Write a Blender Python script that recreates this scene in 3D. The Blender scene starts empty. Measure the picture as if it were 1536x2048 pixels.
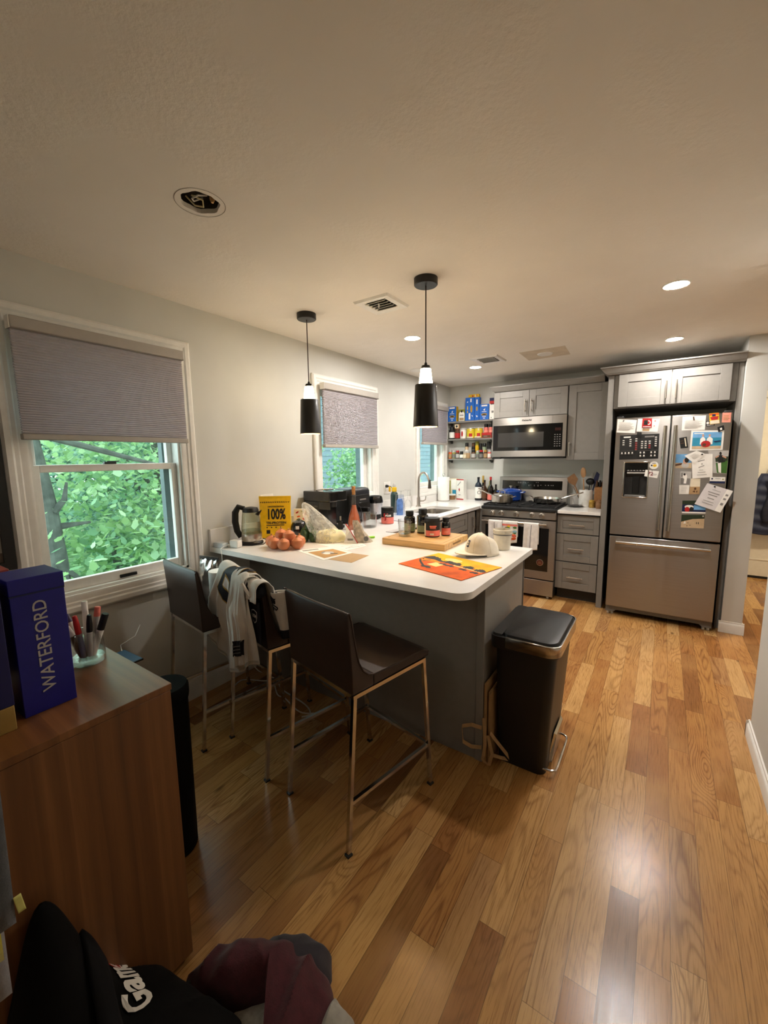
import bpy, math, random
import numpy as np
from mathutils import Vector, Matrix, Euler, noise as mnoise
scn = bpy.context.scene
PI = math.pi
R = math.radians

# ------------------------------------------------------------------ camera
def set_camera():
    yaw, pitch, roll = R(34.2757), R(-7.6216), R(-0.7169)
    f = Vector((-math.sin(yaw)*math.cos(pitch), math.cos(yaw)*math.cos(pitch), math.sin(pitch)))
    r = Vector((math.cos(yaw), math.sin(yaw), 0)); u = r.cross(f)
    r2 = math.cos(roll)*r + math.sin(roll)*u; u2 = -math.sin(roll)*r + math.cos(roll)*u
    cd = bpy.data.cameras.new('camera'); co = bpy.data.objects.new('camera', cd)
    scn.collection.objects.link(co)
    m = Matrix((r2, u2, -f)).transposed().to_4x4(); m.translation = Vector((2.3022, 0, 1.4531))
    co.matrix_world = m
    cd.sensor_fit = 'HORIZONTAL'; cd.sensor_width = 36; cd.lens = 819.13*36/1536
    cd.clip_start = 0.02; cd.clip_end = 200
    scn.camera = co
set_camera()

# ------------------------------------------------------------------ light levels
DOWNLIGHT = 500.0
PENDANT_BULB = 170.0
PENDANT_NECK = 36.0
DINING_FILL = 6.0  # fill from a lamp added behind the camera
HALL_FILL = 260.0  # fill from an added, unseen hall lamp
SKY = 3.2
w = bpy.data.worlds.new('sky'); scn.world = w; w.use_nodes = True
bg = w.node_tree.nodes['Background']; bg.inputs[0].default_value = (0.86, 0.95, 1.0, 1); bg.inputs[1].default_value = SKY
scn.view_settings.view_transform = 'Standard'; scn.view_settings.look = 'None'
scn.view_settings.exposure = 0.58; scn.view_settings.gamma = 1.0; scn.view_settings.use_curve_mapping = False

# ------------------------------------------------------------------ helpers
def lin(h):
    if not isinstance(h, str): return tuple(h)
    h = h.lstrip('#'); o = []
    for i in (0, 2, 4):
        v = int(h[i:i+2], 16)/255
        o.append(v/12.92 if v <= 0.04045 else ((v+0.055)/1.055)**2.4)
    return tuple(o)

class NT:
    def __init__(s, m): s.nt = m.node_tree
    def n(s, t, **k):
        o = s.nt.nodes.new('ShaderNode'+t)
        for a, b in k.items(): setattr(o, a, b)
        return o
    def l(s, a, b): s.nt.links.new(a, b)
    def setin(s, sock, v):
        if isinstance(v, bpy.types.NodeSocket): s.l(v, sock)
        else: sock.default_value = v
    def m(s, op, a, b=0.0, c=0.0):
        o = s.n('Math', operation=op)
        s.setin(o.inputs[0], a); s.setin(o.inputs[1], b); s.setin(o.inputs[2], c)
        return o.outputs[0]
    def xyz(s, x, y, z):
        o = s.n('CombineXYZ'); s.setin(o.inputs[0], x); s.setin(o.inputs[1], y); s.setin(o.inputs[2], z); return o.outputs[0]
    def noise(s, v, scale=1.0, detail=2.0, rough=0.5, dist=0.0):
        o = s.n('TexNoise'); s.l(v, o.inputs['Vector']); o.inputs['Scale'].default_value = scale
        o.inputs['Detail'].default_value = detail; o.inputs['Roughness'].default_value = rough; o.inputs['Distortion'].default_value = dist
        return o.outputs['Fac']
    def ramp(s, f, stops, interp='LINEAR'):
        o = s.n('ValToRGB'); cr = o.color_ramp; cr.interpolation = interp
        while len(cr.elements) < len(stops): cr.elements.new(0.5)
        for e, (p, c) in zip(cr.elements, stops): e.position = p; e.color = (*lin(c), 1)
        s.l(f, o.inputs[0]); return o.outputs[0]
    def mix(s, f, a, b, mode='MIX'):
        o = s.n('Mix', data_type='RGBA', blend_type=mode)
        s.setin(o.inputs[0], f); s.setin(o.inputs[6], a if isinstance(a, bpy.types.NodeSocket) else (*lin(a), 1))
        s.setin(o.inputs[7], b if isinstance(b, bpy.types.NodeSocket) else (*lin(b), 1)); return o.outputs[2]

def new_mat(name):
    m = bpy.data.materials.new(name); m.use_nodes = True
    return m, NT(m), m.node_tree.nodes['Principled BSDF']

def pm(name, col, rough=0.5, metal=0.0, var=0.06, scale=30.0, bump=0.0, bscale=120.0, coat=0.0, trans=0.0, ior=1.45, emit=None, estr=0.0, sheen=0.0, aniso=0.0, alpha=1.0, stretch=None, spec=0.5):
    m, t, b = new_mat(name); c = lin(col)
    tc = t.n('TexCoord').outputs['Object']
    v = tc
    if stretch:
        mp = t.n('Mapping'); t.l(tc, mp.inputs[0]); mp.inputs['Scale'].default_value = stretch; v = mp.outputs[0]
    if var > 0:
        f = t.noise(v, scale, 3)
        d = tuple(max(0, x*(1-var*1.6)) for x in c); l = tuple(min(1, x*(1+var*1.6)) for x in c)
        t.l(t.ramp(f, [(0.3, d), (0.7, l)]), b.inputs['Base Color'])
    else: b.inputs['Base Color'].default_value = (*c, 1)
    b.inputs['Roughness'].default_value = rough; b.inputs['Metallic'].default_value = metal
    b.inputs['Coat Weight'].default_value = coat; b.inputs['Coat Roughness'].default_value = 0.1
    b.inputs['Transmission Weight'].default_value = trans; b.inputs['IOR'].default_value = ior
    b.inputs['Sheen Weight'].default_value = sheen; b.inputs['Alpha'].default_value = alpha
    b.inputs['Specular IOR Level'].default_value = spec
    if aniso:
        b.inputs['Anisotropic'].default_value = aniso
        tg = t.n('Tangent', direction_type='RADIAL', axis='Z'); t.l(tg.outputs[0], b.inputs['Tangent'])
    if emit is not None:
        b.inputs['Emission Color'].default_value = (*lin(emit), 1); b.inputs['Emission Strength'].default_value = estr
    if bump > 0:
        bp = t.n('Bump'); bp.inputs['Strength'].default_value = bump; bp.inputs['Distance'].default_value = 0.004
        t.l(t.noise(v, bscale, 3), bp.inputs['Height']); t.l(bp.outputs[0], b.inputs['Normal'])
    return m

def glass_mat(name, tint=(1, 1, 1), rough=0.02, refl=1.0, pw=2.5, base=0.07):
    # thin pane / thin-walled glassware: clear with a Fresnel sheen
    m = bpy.data.materials.new(name); m.use_nodes = True; t = NT(m)
    for n in list(m.node_tree.nodes):
        if n.type != 'OUTPUT_MATERIAL': m.node_tree.nodes.remove(n)
    out = [n for n in m.node_tree.nodes if n.type == 'OUTPUT_MATERIAL'][0]
    tr = t.n('BsdfTransparent'); tr.inputs[0].default_value = (*tint, 1)
    gl = t.n('BsdfGlossy'); gl.inputs['Roughness'].default_value = rough
    tc = t.n('TexCoord'); nz = t.noise(tc.outputs['Object'], 3.0, 1)
    lw = t.n('LayerWeight'); lw.inputs[0].default_value = 0.35
    f = t.m('MULTIPLY', t.m('ADD', t.m('MULTIPLY', t.m('POWER', lw.outputs['Facing'], pw), 0.75*refl), t.m('MULTIPLY', nz, base*refl)), 1.0)
    mx = t.n('MixShader'); t.l(f, mx.inputs[0]); t.l(tr.outputs[0], mx.inputs[1]); t.l(gl.outputs[0], mx.inputs[2])
    t.l(mx.outputs[0], out.inputs[0]); return m

class M:
    """collects shapes of one part"""
    def __init__(s): s.v = []; s.f = []; s.mi = []; s.xf = None
    def add(s, vs, fs, mi=0):
        o = len(s.v)
        if s.xf is not None: vs = [tuple(s.xf @ Vector(v)) for v in vs]
        s.v += [tuple(v) for v in vs]; s.f += [tuple(i+o for i in f) for f in fs]; s.mi += [mi]*len(fs); return s
    def box(s, x0, x1, y0, y1, z0, z1, mi=0):
        return s.add([(x0,y0,z0),(x1,y0,z0),(x1,y1,z0),(x0,y1,z0),(x0,y0,z1),(x1,y0,z1),(x1,y1,z1),(x0,y1,z1)],
                     [(0,3,2,1),(4,5,6,7),(0,1,5,4),(1,2,6,5),(2,3,7,6),(3,0,4,7)], mi)
    def frus(s, a, z0, b, z1, mi=0):   # a,b = (x0,x1,y0,y1)
        return s.add([(a[0],a[2],z0),(a[1],a[2],z0),(a[1],a[3],z0),(a[0],a[3],z0),(b[0],b[2],z1),(b[1],b[2],z1),(b[1],b[3],z1),(b[0],b[3],z1)],
                     [(0,3,2,1),(4,5,6,7),(0,1,5,4),(1,2,6,5),(2,3,7,6),(3,0,4,7)], mi)
    def prism(s, pts, a, b, ax='z', mi=0):
        n = len(pts)
        def P(p, h): return {'z': (p[0], p[1], h), 'y': (p[0], h, p[1]), 'x': (h, p[0], p[1])}[ax]
        vs = [P(p, a) for p in pts]+[P(p, b) for p in pts]
        fs = [tuple(range(n))[::-1], tuple(range(n, 2*n))]+[(i, (i+1) % n, n+(i+1) % n, n+i) for i in range(n)]
        return s.add(vs, fs, mi)
    def lathe(s, prof, c=(0,0,0), seg=24, mi=0, cap=True, ax='z'):
        vs = []; fs = []
        for r, z in prof:
            for k in range(seg):
                a = 2*PI*k/seg; p = (r*math.cos(a), r*math.sin(a), z)
                if ax == 'y': p = (p[0], p[2], p[1])
                if ax == 'x': p = (p[2], p[0], p[1])
                vs.append((p[0]+c[0], p[1]+c[1], p[2]+c[2]))
        for i in range(len(prof)-1):
            for k in range(seg):
                a = i*seg+k; b = i*seg+(k+1) % seg; fs.append((a, b, b+seg, a+seg))
        if cap:
            fs.append(tuple(range(seg))[::-1]); fs.append(tuple(range((len(prof)-1)*seg, len(prof)*seg)))
        return s.add(vs, fs, mi)
    def cyl(s, c, r, h, seg=20, ax='z', mi=0): return s.lathe([(r, 0), (r, h)], c, seg, mi, True, ax)
    def tube(s, pts, r, seg=8, closed=False, mi=0):
        pts = [Vector(p) for p in pts]; n = len(pts); vs = []; fs = []
        rr = r if isinstance(r, (list, tuple)) else [r]*n
        ref = Vector((0, 0, 1))
        prev = None
        for i, p in enumerate(pts):
            if closed: d = pts[(i+1) % n]-pts[i-1]
            else: d = pts[min(i+1, n-1)]-pts[max(i-1, 0)]
            d.normalize()
            if prev is None:
                a = d.cross(ref)
                if a.length < 0.05: a = d.cross(Vector((1, 0, 0)))
            else: a = prev-d*prev.dot(d)
            a.normalize(); prev = a; b = d.cross(a)
            for k in range(seg):
                t = 2*PI*(k+.5)/seg; vs.append(tuple(p+rr[i]*(math.cos(t)*a+math.sin(t)*b)))
        m = n if closed else n-1
        for i in range(m):
            for k in range(seg):
                a = i*seg+k; b = i*seg+(k+1) % seg; j = ((i+1) % n)*seg
                fs.append((a, b, j+(k+1) % seg, j+k))
        if not closed:
            fs.append(tuple(range(seg))[::-1]); fs.append(tuple(range((n-1)*seg, n*seg)))
        return s.add(vs, fs, mi)
    def sph(s, c, rx, ry=None, rz=None, seg=16, rings=10, mi=0):
        ry = ry or rx; rz = rz or rx; vs = []; fs = []
        for i in range(1, rings):
            t = PI*i/rings
            for k in range(seg):
                a = 2*PI*k/seg; vs.append((c[0]+rx*math.sin(t)*math.cos(a), c[1]+ry*math.sin(t)*math.sin(a), c[2]-rz*math.cos(t)))
        lo = len(vs); vs += [(c[0], c[1], c[2]-rz), (c[0], c[1], c[2]+rz)]
        for i in range(rings-2):
            for k in range(seg):
                a = i*seg+k; b = i*seg+(k+1) % seg; fs.append((a, b, b+seg, a+seg))
        for k in range(seg):
            fs.append((lo, (k+1) % seg, k)); fs.append((lo+1, (rings-2)*seg+k, (rings-2)*seg+(k+1) % seg))
        return s.add(vs, fs, mi)
    def grid(s, fn, nu, nv, mi=0):
        vs = [fn(i/nu, j/nv) for i in range(nu+1) for j in range(nv+1)]
        fs = [(i*(nv+1)+j, (i+1)*(nv+1)+j, (i+1)*(nv+1)+j+1, i*(nv+1)+j+1) for i in range(nu) for j in range(nv)]
        return s.add(vs, fs, mi)
    def poly(s, pts, mi=0): return s.add(pts, [tuple(range(len(pts)))], mi)
    def build(s, name, mats, parent=None, smooth=35, bevel=0, bseg=2, loc=None, rot=None, solid=0, subd=0, label=None, fixn=True, kind=None):
        me = bpy.data.meshes.new(name); me.from_pydata(s.v, [], s.f)
        if not isinstance(mats, (list, tuple)): mats = [mats]
        for m in mats: me.materials.append(m)
        if len(mats) > 1: me.polygons.foreach_set('material_index', s.mi)
        if fixn:
            import bmesh
            bm = bmesh.new(); bm.from_mesh(me); bmesh.ops.recalc_face_normals(bm, faces=bm.faces); bm.to_mesh(me); bm.free()
        if smooth:
            me.polygons.foreach_set('use_smooth', [True]*len(me.polygons)); me.set_sharp_from_angle(angle=R(smooth))
        o = bpy.data.objects.new(name, me); scn.collection.objects.link(o)
        if parent is not None: o.parent = parent
        if loc: o.location = loc
        if rot: o.rotation_euler = rot
        if solid:
            d = o.modifiers.new('thickness', 'SOLIDIFY'); d.thickness = solid; d.offset = 0
        if subd:
            d = o.modifiers.new('smooth', 'SUBSURF'); d.levels = subd; d.render_levels = subd
        if bevel:
            d = o.modifiers.new('edges', 'BEVEL'); d.width = bevel; d.segments = bseg; d.limit_method = 'ANGLE'; d.angle_limit = R(40)
        if label: o['label'] = label
        if kind: o['kind'] = kind
        return o

def tag(o, label, cat, group=None, kind=None):
    o['label'] = label; o['category'] = cat
    if group: o['group'] = group
    if kind: o['kind'] = kind
    return o
def thing(name, label, cat, loc=(0,0,0), rz=0.0, group=None, kind=None):
    o = bpy.data.objects.new(name, None); scn.collection.objects.link(o); o.empty_display_size = 0.05
    o.location = loc; o.rotation_euler = (0, 0, rz)
    return tag(o, label, cat, group, kind)
def dup(root, loc, rz, label, group=None):
    r = root.copy(); scn.collection.objects.link(r); r.location = loc; r.rotation_euler = (0, 0, rz); r['label'] = label
    if group: r['group'] = group
    for ch in list(root.children):
        c = ch.copy(); scn.collection.objects.link(c); c.parent = r
        for g in list(ch.children):
            d = g.copy(); scn.collection.objects.link(d); d.parent = c
    return r
def solo(name, m, mats, label, cat, group=None, kind=None, **k):
    return tag(m.build(name, mats, **k), label, cat, group, kind)
def struct(name, m, mats, label, cat='wall', **k):
    return tag(m.build(name, mats, **k), label, cat, None, 'structure')

def text(s, size, mat, parent, loc, rot, name='lettering', bold=0.0, ext=0.0004, xs=1.0, align='CENTER', shear=0.0):
    cu = bpy.data.curves.new(name, 'FONT'); cu.body = s; cu.size = size; cu.align_x = align; cu.align_y = 'CENTER'
    cu.extrude = ext; cu.offset = bold; cu.resolution_u = 3; cu.shear = shear
    ob = bpy.data.objects.new(name, cu); me = bpy.data.meshes.new_from_object(ob); bpy.data.objects.remove(ob)
    me.materials.clear(); me.materials.append(mat); me.name = name
    if xs != 1.0:
        for v in me.vertices: v.co.x *= xs
    o = bpy.data.objects.new(name, me); scn.collection.objects.link(o); o.parent = parent; o.location = loc; o.rotation_euler = rot
    return o
FY = (R(90), 0, 0)            # lettering that faces -y
FX = (R(90), 0, R(90))        # lettering that faces +x
def rot_from(xa, ya):
    xa = Vector(xa); ya = Vector(ya); za = xa.cross(ya); return Matrix((xa, ya, za)).transposed().to_euler()

def sheet(name, label, cat, c4, mats, layers=(), nrm=(0,-1,0), th=0.0008, step=0.0005, group=None, extra=None, parent=None):
    """a flat printed thing: corners TL,TR,BR,BL in world space; layers = (material index, [(s,t)...]) with t downwards"""
    c4 = [Vector(c) for c in c4]; n = Vector(nrm); m = M()
    def at(s, t): return c4[0]*(1-s)*(1-t)+c4[1]*s*(1-t)+c4[2]*s*t+c4[3]*(1-s)*t
    m.add([c for c in c4]+[c+n*th for c in c4], [(0,1,2,3),(4,7,6,5),(0,4,5,1),(1,5,6,2),(2,6,7,3),(3,7,4,0)], 0)
    for i, (mi, pts) in enumerate(layers):
        off = n*(th+step*(1+i*0.35)); base = n*(th*0.5)
        k = len(pts); vs = [tuple(at(*p)+off) for p in pts]+[tuple(at(*p)+base) for p in pts]
        m.add(vs, [tuple(range(k))]+[(a, (a+1) % k, k+(a+1) % k, k+a) for a in range(k)], mi)
    if parent is None: return solo(name, m, mats, label, cat, group, smooth=0)
    return m.build(name, mats, parent, smooth=0)
def rc(a, b, c, d): return [(a, b), (c, b), (c, d), (a, d)]
def circ(cx, cy, rx, ry, n=12, a0=0): return [(cx+rx*math.cos(a0+2*PI*i/n), cy+ry*math.sin(a0+2*PI*i/n)) for i in range(n)]
def lines(mi, x0, x1, y0, y1, n, th=0.25, seed=1):
    rnd = random.Random(seed); o = []; h = (y1-y0)/n
    for i in range(n):
        o.append((mi, rc(x0+rnd.random()*0.04, y0+i*h, x1-rnd.random()*(x1-x0)*0.3, y0+i*h+h*th)))
    return o
# ------------------------------------------------------------------ materials
def floor_mat():
    m, t, b = new_mat('oak_floor')
    g = t.n('NewGeometry'); sp = t.n('SeparateXYZ'); t.l(g.outputs['Position'], sp.inputs[0]); x, y = sp.outputs[0], sp.outputs[1]
    W = 0.083
    rx = t.m('DIVIDE', t.m('ADD', x, 20.0), W); row = t.m('FLOOR', rx)
    def wn(a, off):
        o = t.n('TexWhiteNoise', noise_dimensions='1D'); t.l(t.m('ADD', a, off), o.inputs['W']); return o.outputs['Value']
    L = t.m('ADD', 0.42, t.m('MULTIPLY', wn(row, 57.3), 0.55))
    ty = t.m('ADD', t.m('DIVIDE', t.m('ADD', y, 20.0), L), t.m('MULTIPLY', wn(row, 3.1), 9.0)); col = t.m('FLOOR', ty)
    idn = t.n('TexWhiteNoise', noise_dimensions='2D'); t.l(t.xyz(row, col, 0.0), idn.inputs['Vector']); bid = idn.outputs['Value']
    idc = t.n('SeparateColor'); t.l(idn.outputs['Color'], idc.inputs[0])
    tone = t.ramp(bid, [(0, '#7a5431'), (0.12, '#976638'), (0.3, '#ae7b45'), (0.48, '#b9894f'), (0.68, '#c4955a'), (0.86, '#d2a96f'), (1, '#a3754a')])
    off = t.m('MULTIPLY', bid, 47.0)
    # cathedral figure
    fv = t.xyz(t.m('MULTIPLY', x, 9.0), t.m('MULTIPLY', y, 1.15), off)
    n1 = t.noise(fv, 1.0, 1.5, 0.4, 0.4)
    freq = t.m('ADD', 26.0, t.m('MULTIPLY', idc.outputs[1], 40.0))
    ring = t.m('MULTIPLY_ADD', t.m('SINE', t.m('MULTIPLY', n1, t.m('MULTIPLY', freq, 3.0))), 0.5, 0.5)
    ring = t.m('POWER', ring, 4.0)
    gr = t.noise(t.xyz(t.m('MULTIPLY', x, 260.0), t.m('MULTIPLY', y, 9.0), off), 1.0, 4, 0.65)
    st = t.noise(t.xyz(t.m('MULTIPLY', x, 38.0), t.m('MULTIPLY', y, 1.4), t.m('ADD', off, 9.0)), 1.0, 3, 0.55)
    c1 = t.mix(t.m('MULTIPLY', ring, t.m('MULTIPLY', idc.outputs[2], 0.66)), tone, '#6e4321')
    c2 = t.mix(t.m('MINIMUM', t.m('MAXIMUM', t.m('MULTIPLY', t.m('SUBTRACT', 0.50, gr), 3.2), 0.0), 0.6), c1, '#7a5230', 'MULTIPLY')
    c3 = t.mix(t.m('MULTIPLY', st, 0.30), c2, '#8a5830')
    big = t.noise(t.xyz(t.m('MULTIPLY', x, 4.0), t.m('MULTIPLY', y, 2.2), off), 1.0, 2)
    c3 = t.mix(t.m('MULTIPLY', t.m('SUBTRACT', big, 0.45), 0.9), c3, '#d9ab68')
    kn = t.n('TexVoronoi'); t.l(t.xyz(t.m('MULTIPLY', x, 5.0), t.m('MULTIPLY', y, 2.0), off), kn.inputs['Vector']); kn.inputs['Scale'].default_value = 1.0
    knot = t.m('SUBTRACT', 1.0, t.m('MULTIPLY', kn.outputs['Distance'], 14.0)); knot = t.m('MAXIMUM', knot, 0.0)
    c3 = t.mix(t.m('MULTIPLY', knot, t.m('GREATER_THAN', idc.outputs[0], 0.45)), c3, '#3a2413')
    fx = t.m('FRACT', rx); ex = t.m('MULTIPLY', t.m('MINIMUM', fx, t.m('SUBTRACT', 1.0, fx)), W)
    fy = t.m('FRACT', ty); ey = t.m('MULTIPLY', t.m('MINIMUM', fy, t.m('SUBTRACT', 1.0, fy)), L)
    e = t.m('MINIMUM', ex, ey); gap = t.m('SUBTRACT', 1.0, t.m('MINIMUM', t.m('DIVIDE', e, 0.0013), 1.0))
    c4 = t.mix(t.m('MULTIPLY', gap, 0.75), c3, '#2c1a0d')
    t.l(c4, b.inputs['Base Color'])
    t.l(t.m('MULTIPLY_ADD', gr, 0.14, 0.165), b.inputs['Roughness'])
    bp = t.n('Bump'); bp.inputs['Strength'].default_value = 0.22; bp.inputs['Distance'].default_value = 0.0012
    t.l(t.m('SUBTRACT', t.m('MULTIPLY', gr, 0.5), t.m('MULTIPLY', gap, 0.12)), bp.inputs['Height']); t.l(bp.outputs[0], b.inputs['Normal'])
    b.inputs['Specular IOR Level'].default_value = 0.45
    return m
def ceiling_mat():
    m, t, b = new_mat('ceiling_paint')
    g = t.n('NewGeometry').outputs['Position']
    n1 = t.noise(g, 60, 3, 0.6); patch = t.noise(g, 2.3, 3, 0.55)
    t.l(t.ramp(patch, [(0.3, '#e9e3d9'), (0.7, '#efe9df')]), b.inputs['Base Color'])
    b.inputs['Roughness'].default_value = 0.8
    msk = t.m('MINIMUM', t.m('MAXIMUM', t.m('MULTIPLY', t.m('SUBTRACT', patch, 0.44), 9.0), 0.08), 1.0)
    bp = t.n('Bump'); bp.inputs['Strength'].default_value = 0.6; bp.inputs['Distance'].default_value = 0.004
    t.l(t.m('ADD', t.m('MULTIPLY', n1, msk), t.m('MULTIPLY', patch, 2.0)), bp.inputs['Height']); t.l(bp.outputs[0], b.inputs['Normal'])
    return m
def laminate_mat(name, top):
    m, t, b = new_mat(name)
    g = t.n('TexCoord').outputs['Object']; sp = t.n('SeparateXYZ'); t.l(g, sp.inputs[0]); x, y, z = sp.outputs
    along, a2 = (x, z) if top else (z, x)
    warp = t.noise(t.xyz(t.m('MULTIPLY', y, 6.0), t.m('MULTIPLY', along, 1.3), 0.0), 1.0, 2)
    yy = t.m('ADD', y, t.m('MULTIPLY', warp, 0.03))
    band = t.noise(t.xyz(t.m('MULTIPLY', yy, 26.0), t.m('MULTIPLY', along, 0.4), 3.0), 1.0, 1.0, 0.5)
    stp = t.n('TexWhiteNoise', noise_dimensions='1D'); t.l(t.m('FLOOR', t.m('MULTIPLY', t.m('ADD', yy, 5.0), 17.0)), stp.inputs['W'])
    f = t.m('ADD', t.m('MULTIPLY', band, 0.8), t.m('MULTIPLY', stp.outputs['Value'], 0.22))
    fine = t.noise(t.xyz(t.m('MULTIPLY', y, 170.0), t.m('MULTIPLY', along, 5.0), 1.0), 1.0, 4, 0.6)
    c = t.ramp(f, [(0.2, '#4c2e17'), (0.42, '#6f4523'), (0.55, '#80522b'), (0.68, '#946238'), (0.82, '#5f3b1e')])
    c = t.mix(t.m('MULTIPLY', fine, 0.5), c, '#3b2515')
    t.l(c, b.inputs['Base Color']); b.inputs['Roughness'].default_value = 0.36 if top else 0.5
    return m
def steel_mat(name, col='#a39a90', rough=0.3, stretch=(3, 3, 400), aniso=0.75):
    m, t, b = new_mat(name)
    g = t.n('TexCoord').outputs['Object']; mp = t.n('Mapping'); t.l(g, mp.inputs[0]); mp.inputs['Scale'].default_value = stretch
    f = t.noise(mp.outputs[0], 1.0, 3)
    c = lin(col); t.l(t.ramp(f, [(0.3, tuple(v*.93 for v in c)), (0.7, tuple(min(1, v*1.06) for v in c))]), b.inputs['Base Color'])
    b.inputs['Metallic'].default_value = 1.0
    t.l(t.m('MULTIPLY_ADD', f, 0.08, rough-0.04), b.inputs['Roughness'])
    if aniso:
        b.inputs['Anisotropic'].default_value = aniso; t.l(t.xyz(0.0, 0.0, 1.0), b.inputs['Tangent'])   # brushed sideways: glints stretch up and down
    return m
def leaf_mat(name, cols, tr=0.5):
    m = bpy.data.materials.new(name); m.use_nodes = True; t = NT(m); nt = m.node_tree
    b = nt.nodes['Principled BSDF']; out = [n for n in nt.nodes if n.type == 'OUTPUT_MATERIAL'][0]
    g = t.n('NewGeometry'); ri = t.m('FRACT', t.m('MULTIPLY', g.outputs['Random Per Island'], 7.31))
    c = t.ramp(ri, [(i/(len(cols)-1), q) for i, q in enumerate(cols)])
    t.l(c, b.inputs['Base Color']); b.inputs['Roughness'].default_value = 0.5
    tl = t.n('BsdfTranslucent'); t.l(c, tl.inputs[0])
    mx = t.n('MixShader'); mx.inputs[0].default_value = tr; t.l(b.outputs[0], mx.inputs[1]); t.l(tl.outputs[0], mx.inputs[2]); t.l(mx.outputs[0], out.inputs[0])
    return m
def lamp_mat(name, col, strength):
    m, t, b = new_mat(name); b.inputs['Base Color'].default_value = (0.9, 0.9, 0.88, 1)
    tc = t.n('TexCoord').outputs['Object']; f = t.noise(tc, 20.0, 1)
    b.inputs['Emission Color'].default_value = (*lin(col), 1)
    t.l(t.m('MULTIPLY_ADD', f, 0.06*strength, 0.97*strength), b.inputs['Emission Strength']); return m

MT = {}
MT['floor'] = floor_mat(); MT['ceil'] = ceiling_mat()
MT['wall'] = pm('wall_paint', '#cfcfc9', 0.75, var=0.02, scale=3, bump=0.05, bscale=180)
MT['trim'] = pm('white_trim', '#e9e7e1', 0.4, var=0.02)
MT['cab'] = pm('grey_cabinet_paint', '#837f79', 0.42, var=0.02)
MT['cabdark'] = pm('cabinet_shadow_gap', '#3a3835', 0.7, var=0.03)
MT['quartz'] = pm('white_quartz', '#e9e7e3', 0.18, var=0.035, scale=6)
MT['steel'] = steel_mat('brushed_steel', '#a19d98', 0.33); MT['steel2'] = steel_mat('satin_steel', '#b9b3aa', 0.24, (300, 300, 3), 0.0)
MT['chrome'] = pm('chrome', '#cfcac4', 0.12, 1.0, var=0.02)
MT['nickel'] = pm('brushed_nickel', '#bdb6ad', 0.28, 1.0, var=0.03)
MT['bglass'] = pm('black_glass', '#0b0b0c', 0.06, var=0.05, coat=0.4)
MT['black'] = pm('black_plastic', '#141414', 0.4, var=0.05)
MT['iron'] = pm('cast_iron', '#161617', 0.6, var=0.1, bump=0.1)
MT['fridgeside'] = pm('dark_grey_enamel', '#2a2928', 0.45, var=0.03)
MT['white'] = pm('white_paper', '#eeebe4', 0.7, var=0.02)
MT['wplastic'] = pm('white_plastic', '#e6e4de', 0.35, var=0.02)
MT['cream'] = pm('cream_paper', '#e4d8bf', 0.7, var=0.03)
MT['ink'] = pm('grey_ink', '#8d8a86', 0.8, var=0.02)
MT['kink'] = pm('black_ink', '#1b1a19', 0.7, var=0.02)
MT['leather'] = pm('brown_faux_leather', '#35261f', 0.42, var=0.06, bump=0.12, bscale=500)
MT['shade'] = pm('matte_black_metal', '#191817', 0.42, var=0.03)
MT['glass'] = glass_mat('clear_glass', (.96, .97, .97), .04, 1.1, 1.3, .11); MT['pane'] = glass_mat('window_pane', (0.90, 0.985, 0.96), 0.0, 0.55)
MT['bamboo'] = pm('bamboo_board', '#cfa468', 0.45, var=0.14, scale=6, stretch=(1, 9, 12))
MT['kraft'] = pm('kraft_paper', '#a78357', 0.75, var=0.08)
MT['blind'] = pm('grey_pleated_fabric', '#cdc8cd', 0.85, var=0.03)
def glow_through(m, col, f):
    t = NT(m); nt = m.node_tree; b = nt.nodes['Principled BSDF']; out = [n for n in nt.nodes if n.type == 'OUTPUT_MATERIAL'][0]
    tl = t.n('BsdfTranslucent'); tl.inputs[0].default_value = (*lin(col), 1); mx = t.n('MixShader'); mx.inputs[0].default_value = f
    t.l(b.outputs[0], mx.inputs[1]); t.l(tl.outputs[0], mx.inputs[2]); t.l(mx.outputs[0], out.inputs[0])
glow_through(MT['blind'], '#d2ccd0', 0.3)
MT['blindrail'] = pm('blind_rail', '#a9a39b', 0.45, var=0.02)
MT['lam_side'] = laminate_mat('walnut_laminate_side', False); MT['lam_top'] = laminate_mat('walnut_laminate_top', True)
for k, c in dict(red='#b3201f', blue='#1c63b5', navy='#15204a', yellow='#e3b51c', orange='#d5561c', green='#3f6b2a', pink='#e0776b', gold='#b08d3c', brown='#5a3a22', tan='#b08f66', lime='#8fd22c', salmon='#ee9a86', sky='#6fa8d8', sea='#2f8fb0', sand='#c9b08d', dgreen='#27331f', grey='#7d7a76', lgrey='#b9b6b1', olive='#8c8a35', purple='#3a2f55', sage='#8ea083', skin='#c89a80').items():
    MT[k] = pm('paint_'+k, c, 0.5, var=0.05)
# ------------------------------------------------------------------ the room
H = 2.32; XR = 2.755; YB = 4.898
struct('floor', M().box(-0.15, 4.3, -2.75, 6.45, -0.1, 0), MT['floor'], 'oak strip floor running from the dining end to the hall', 'floor')
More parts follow.
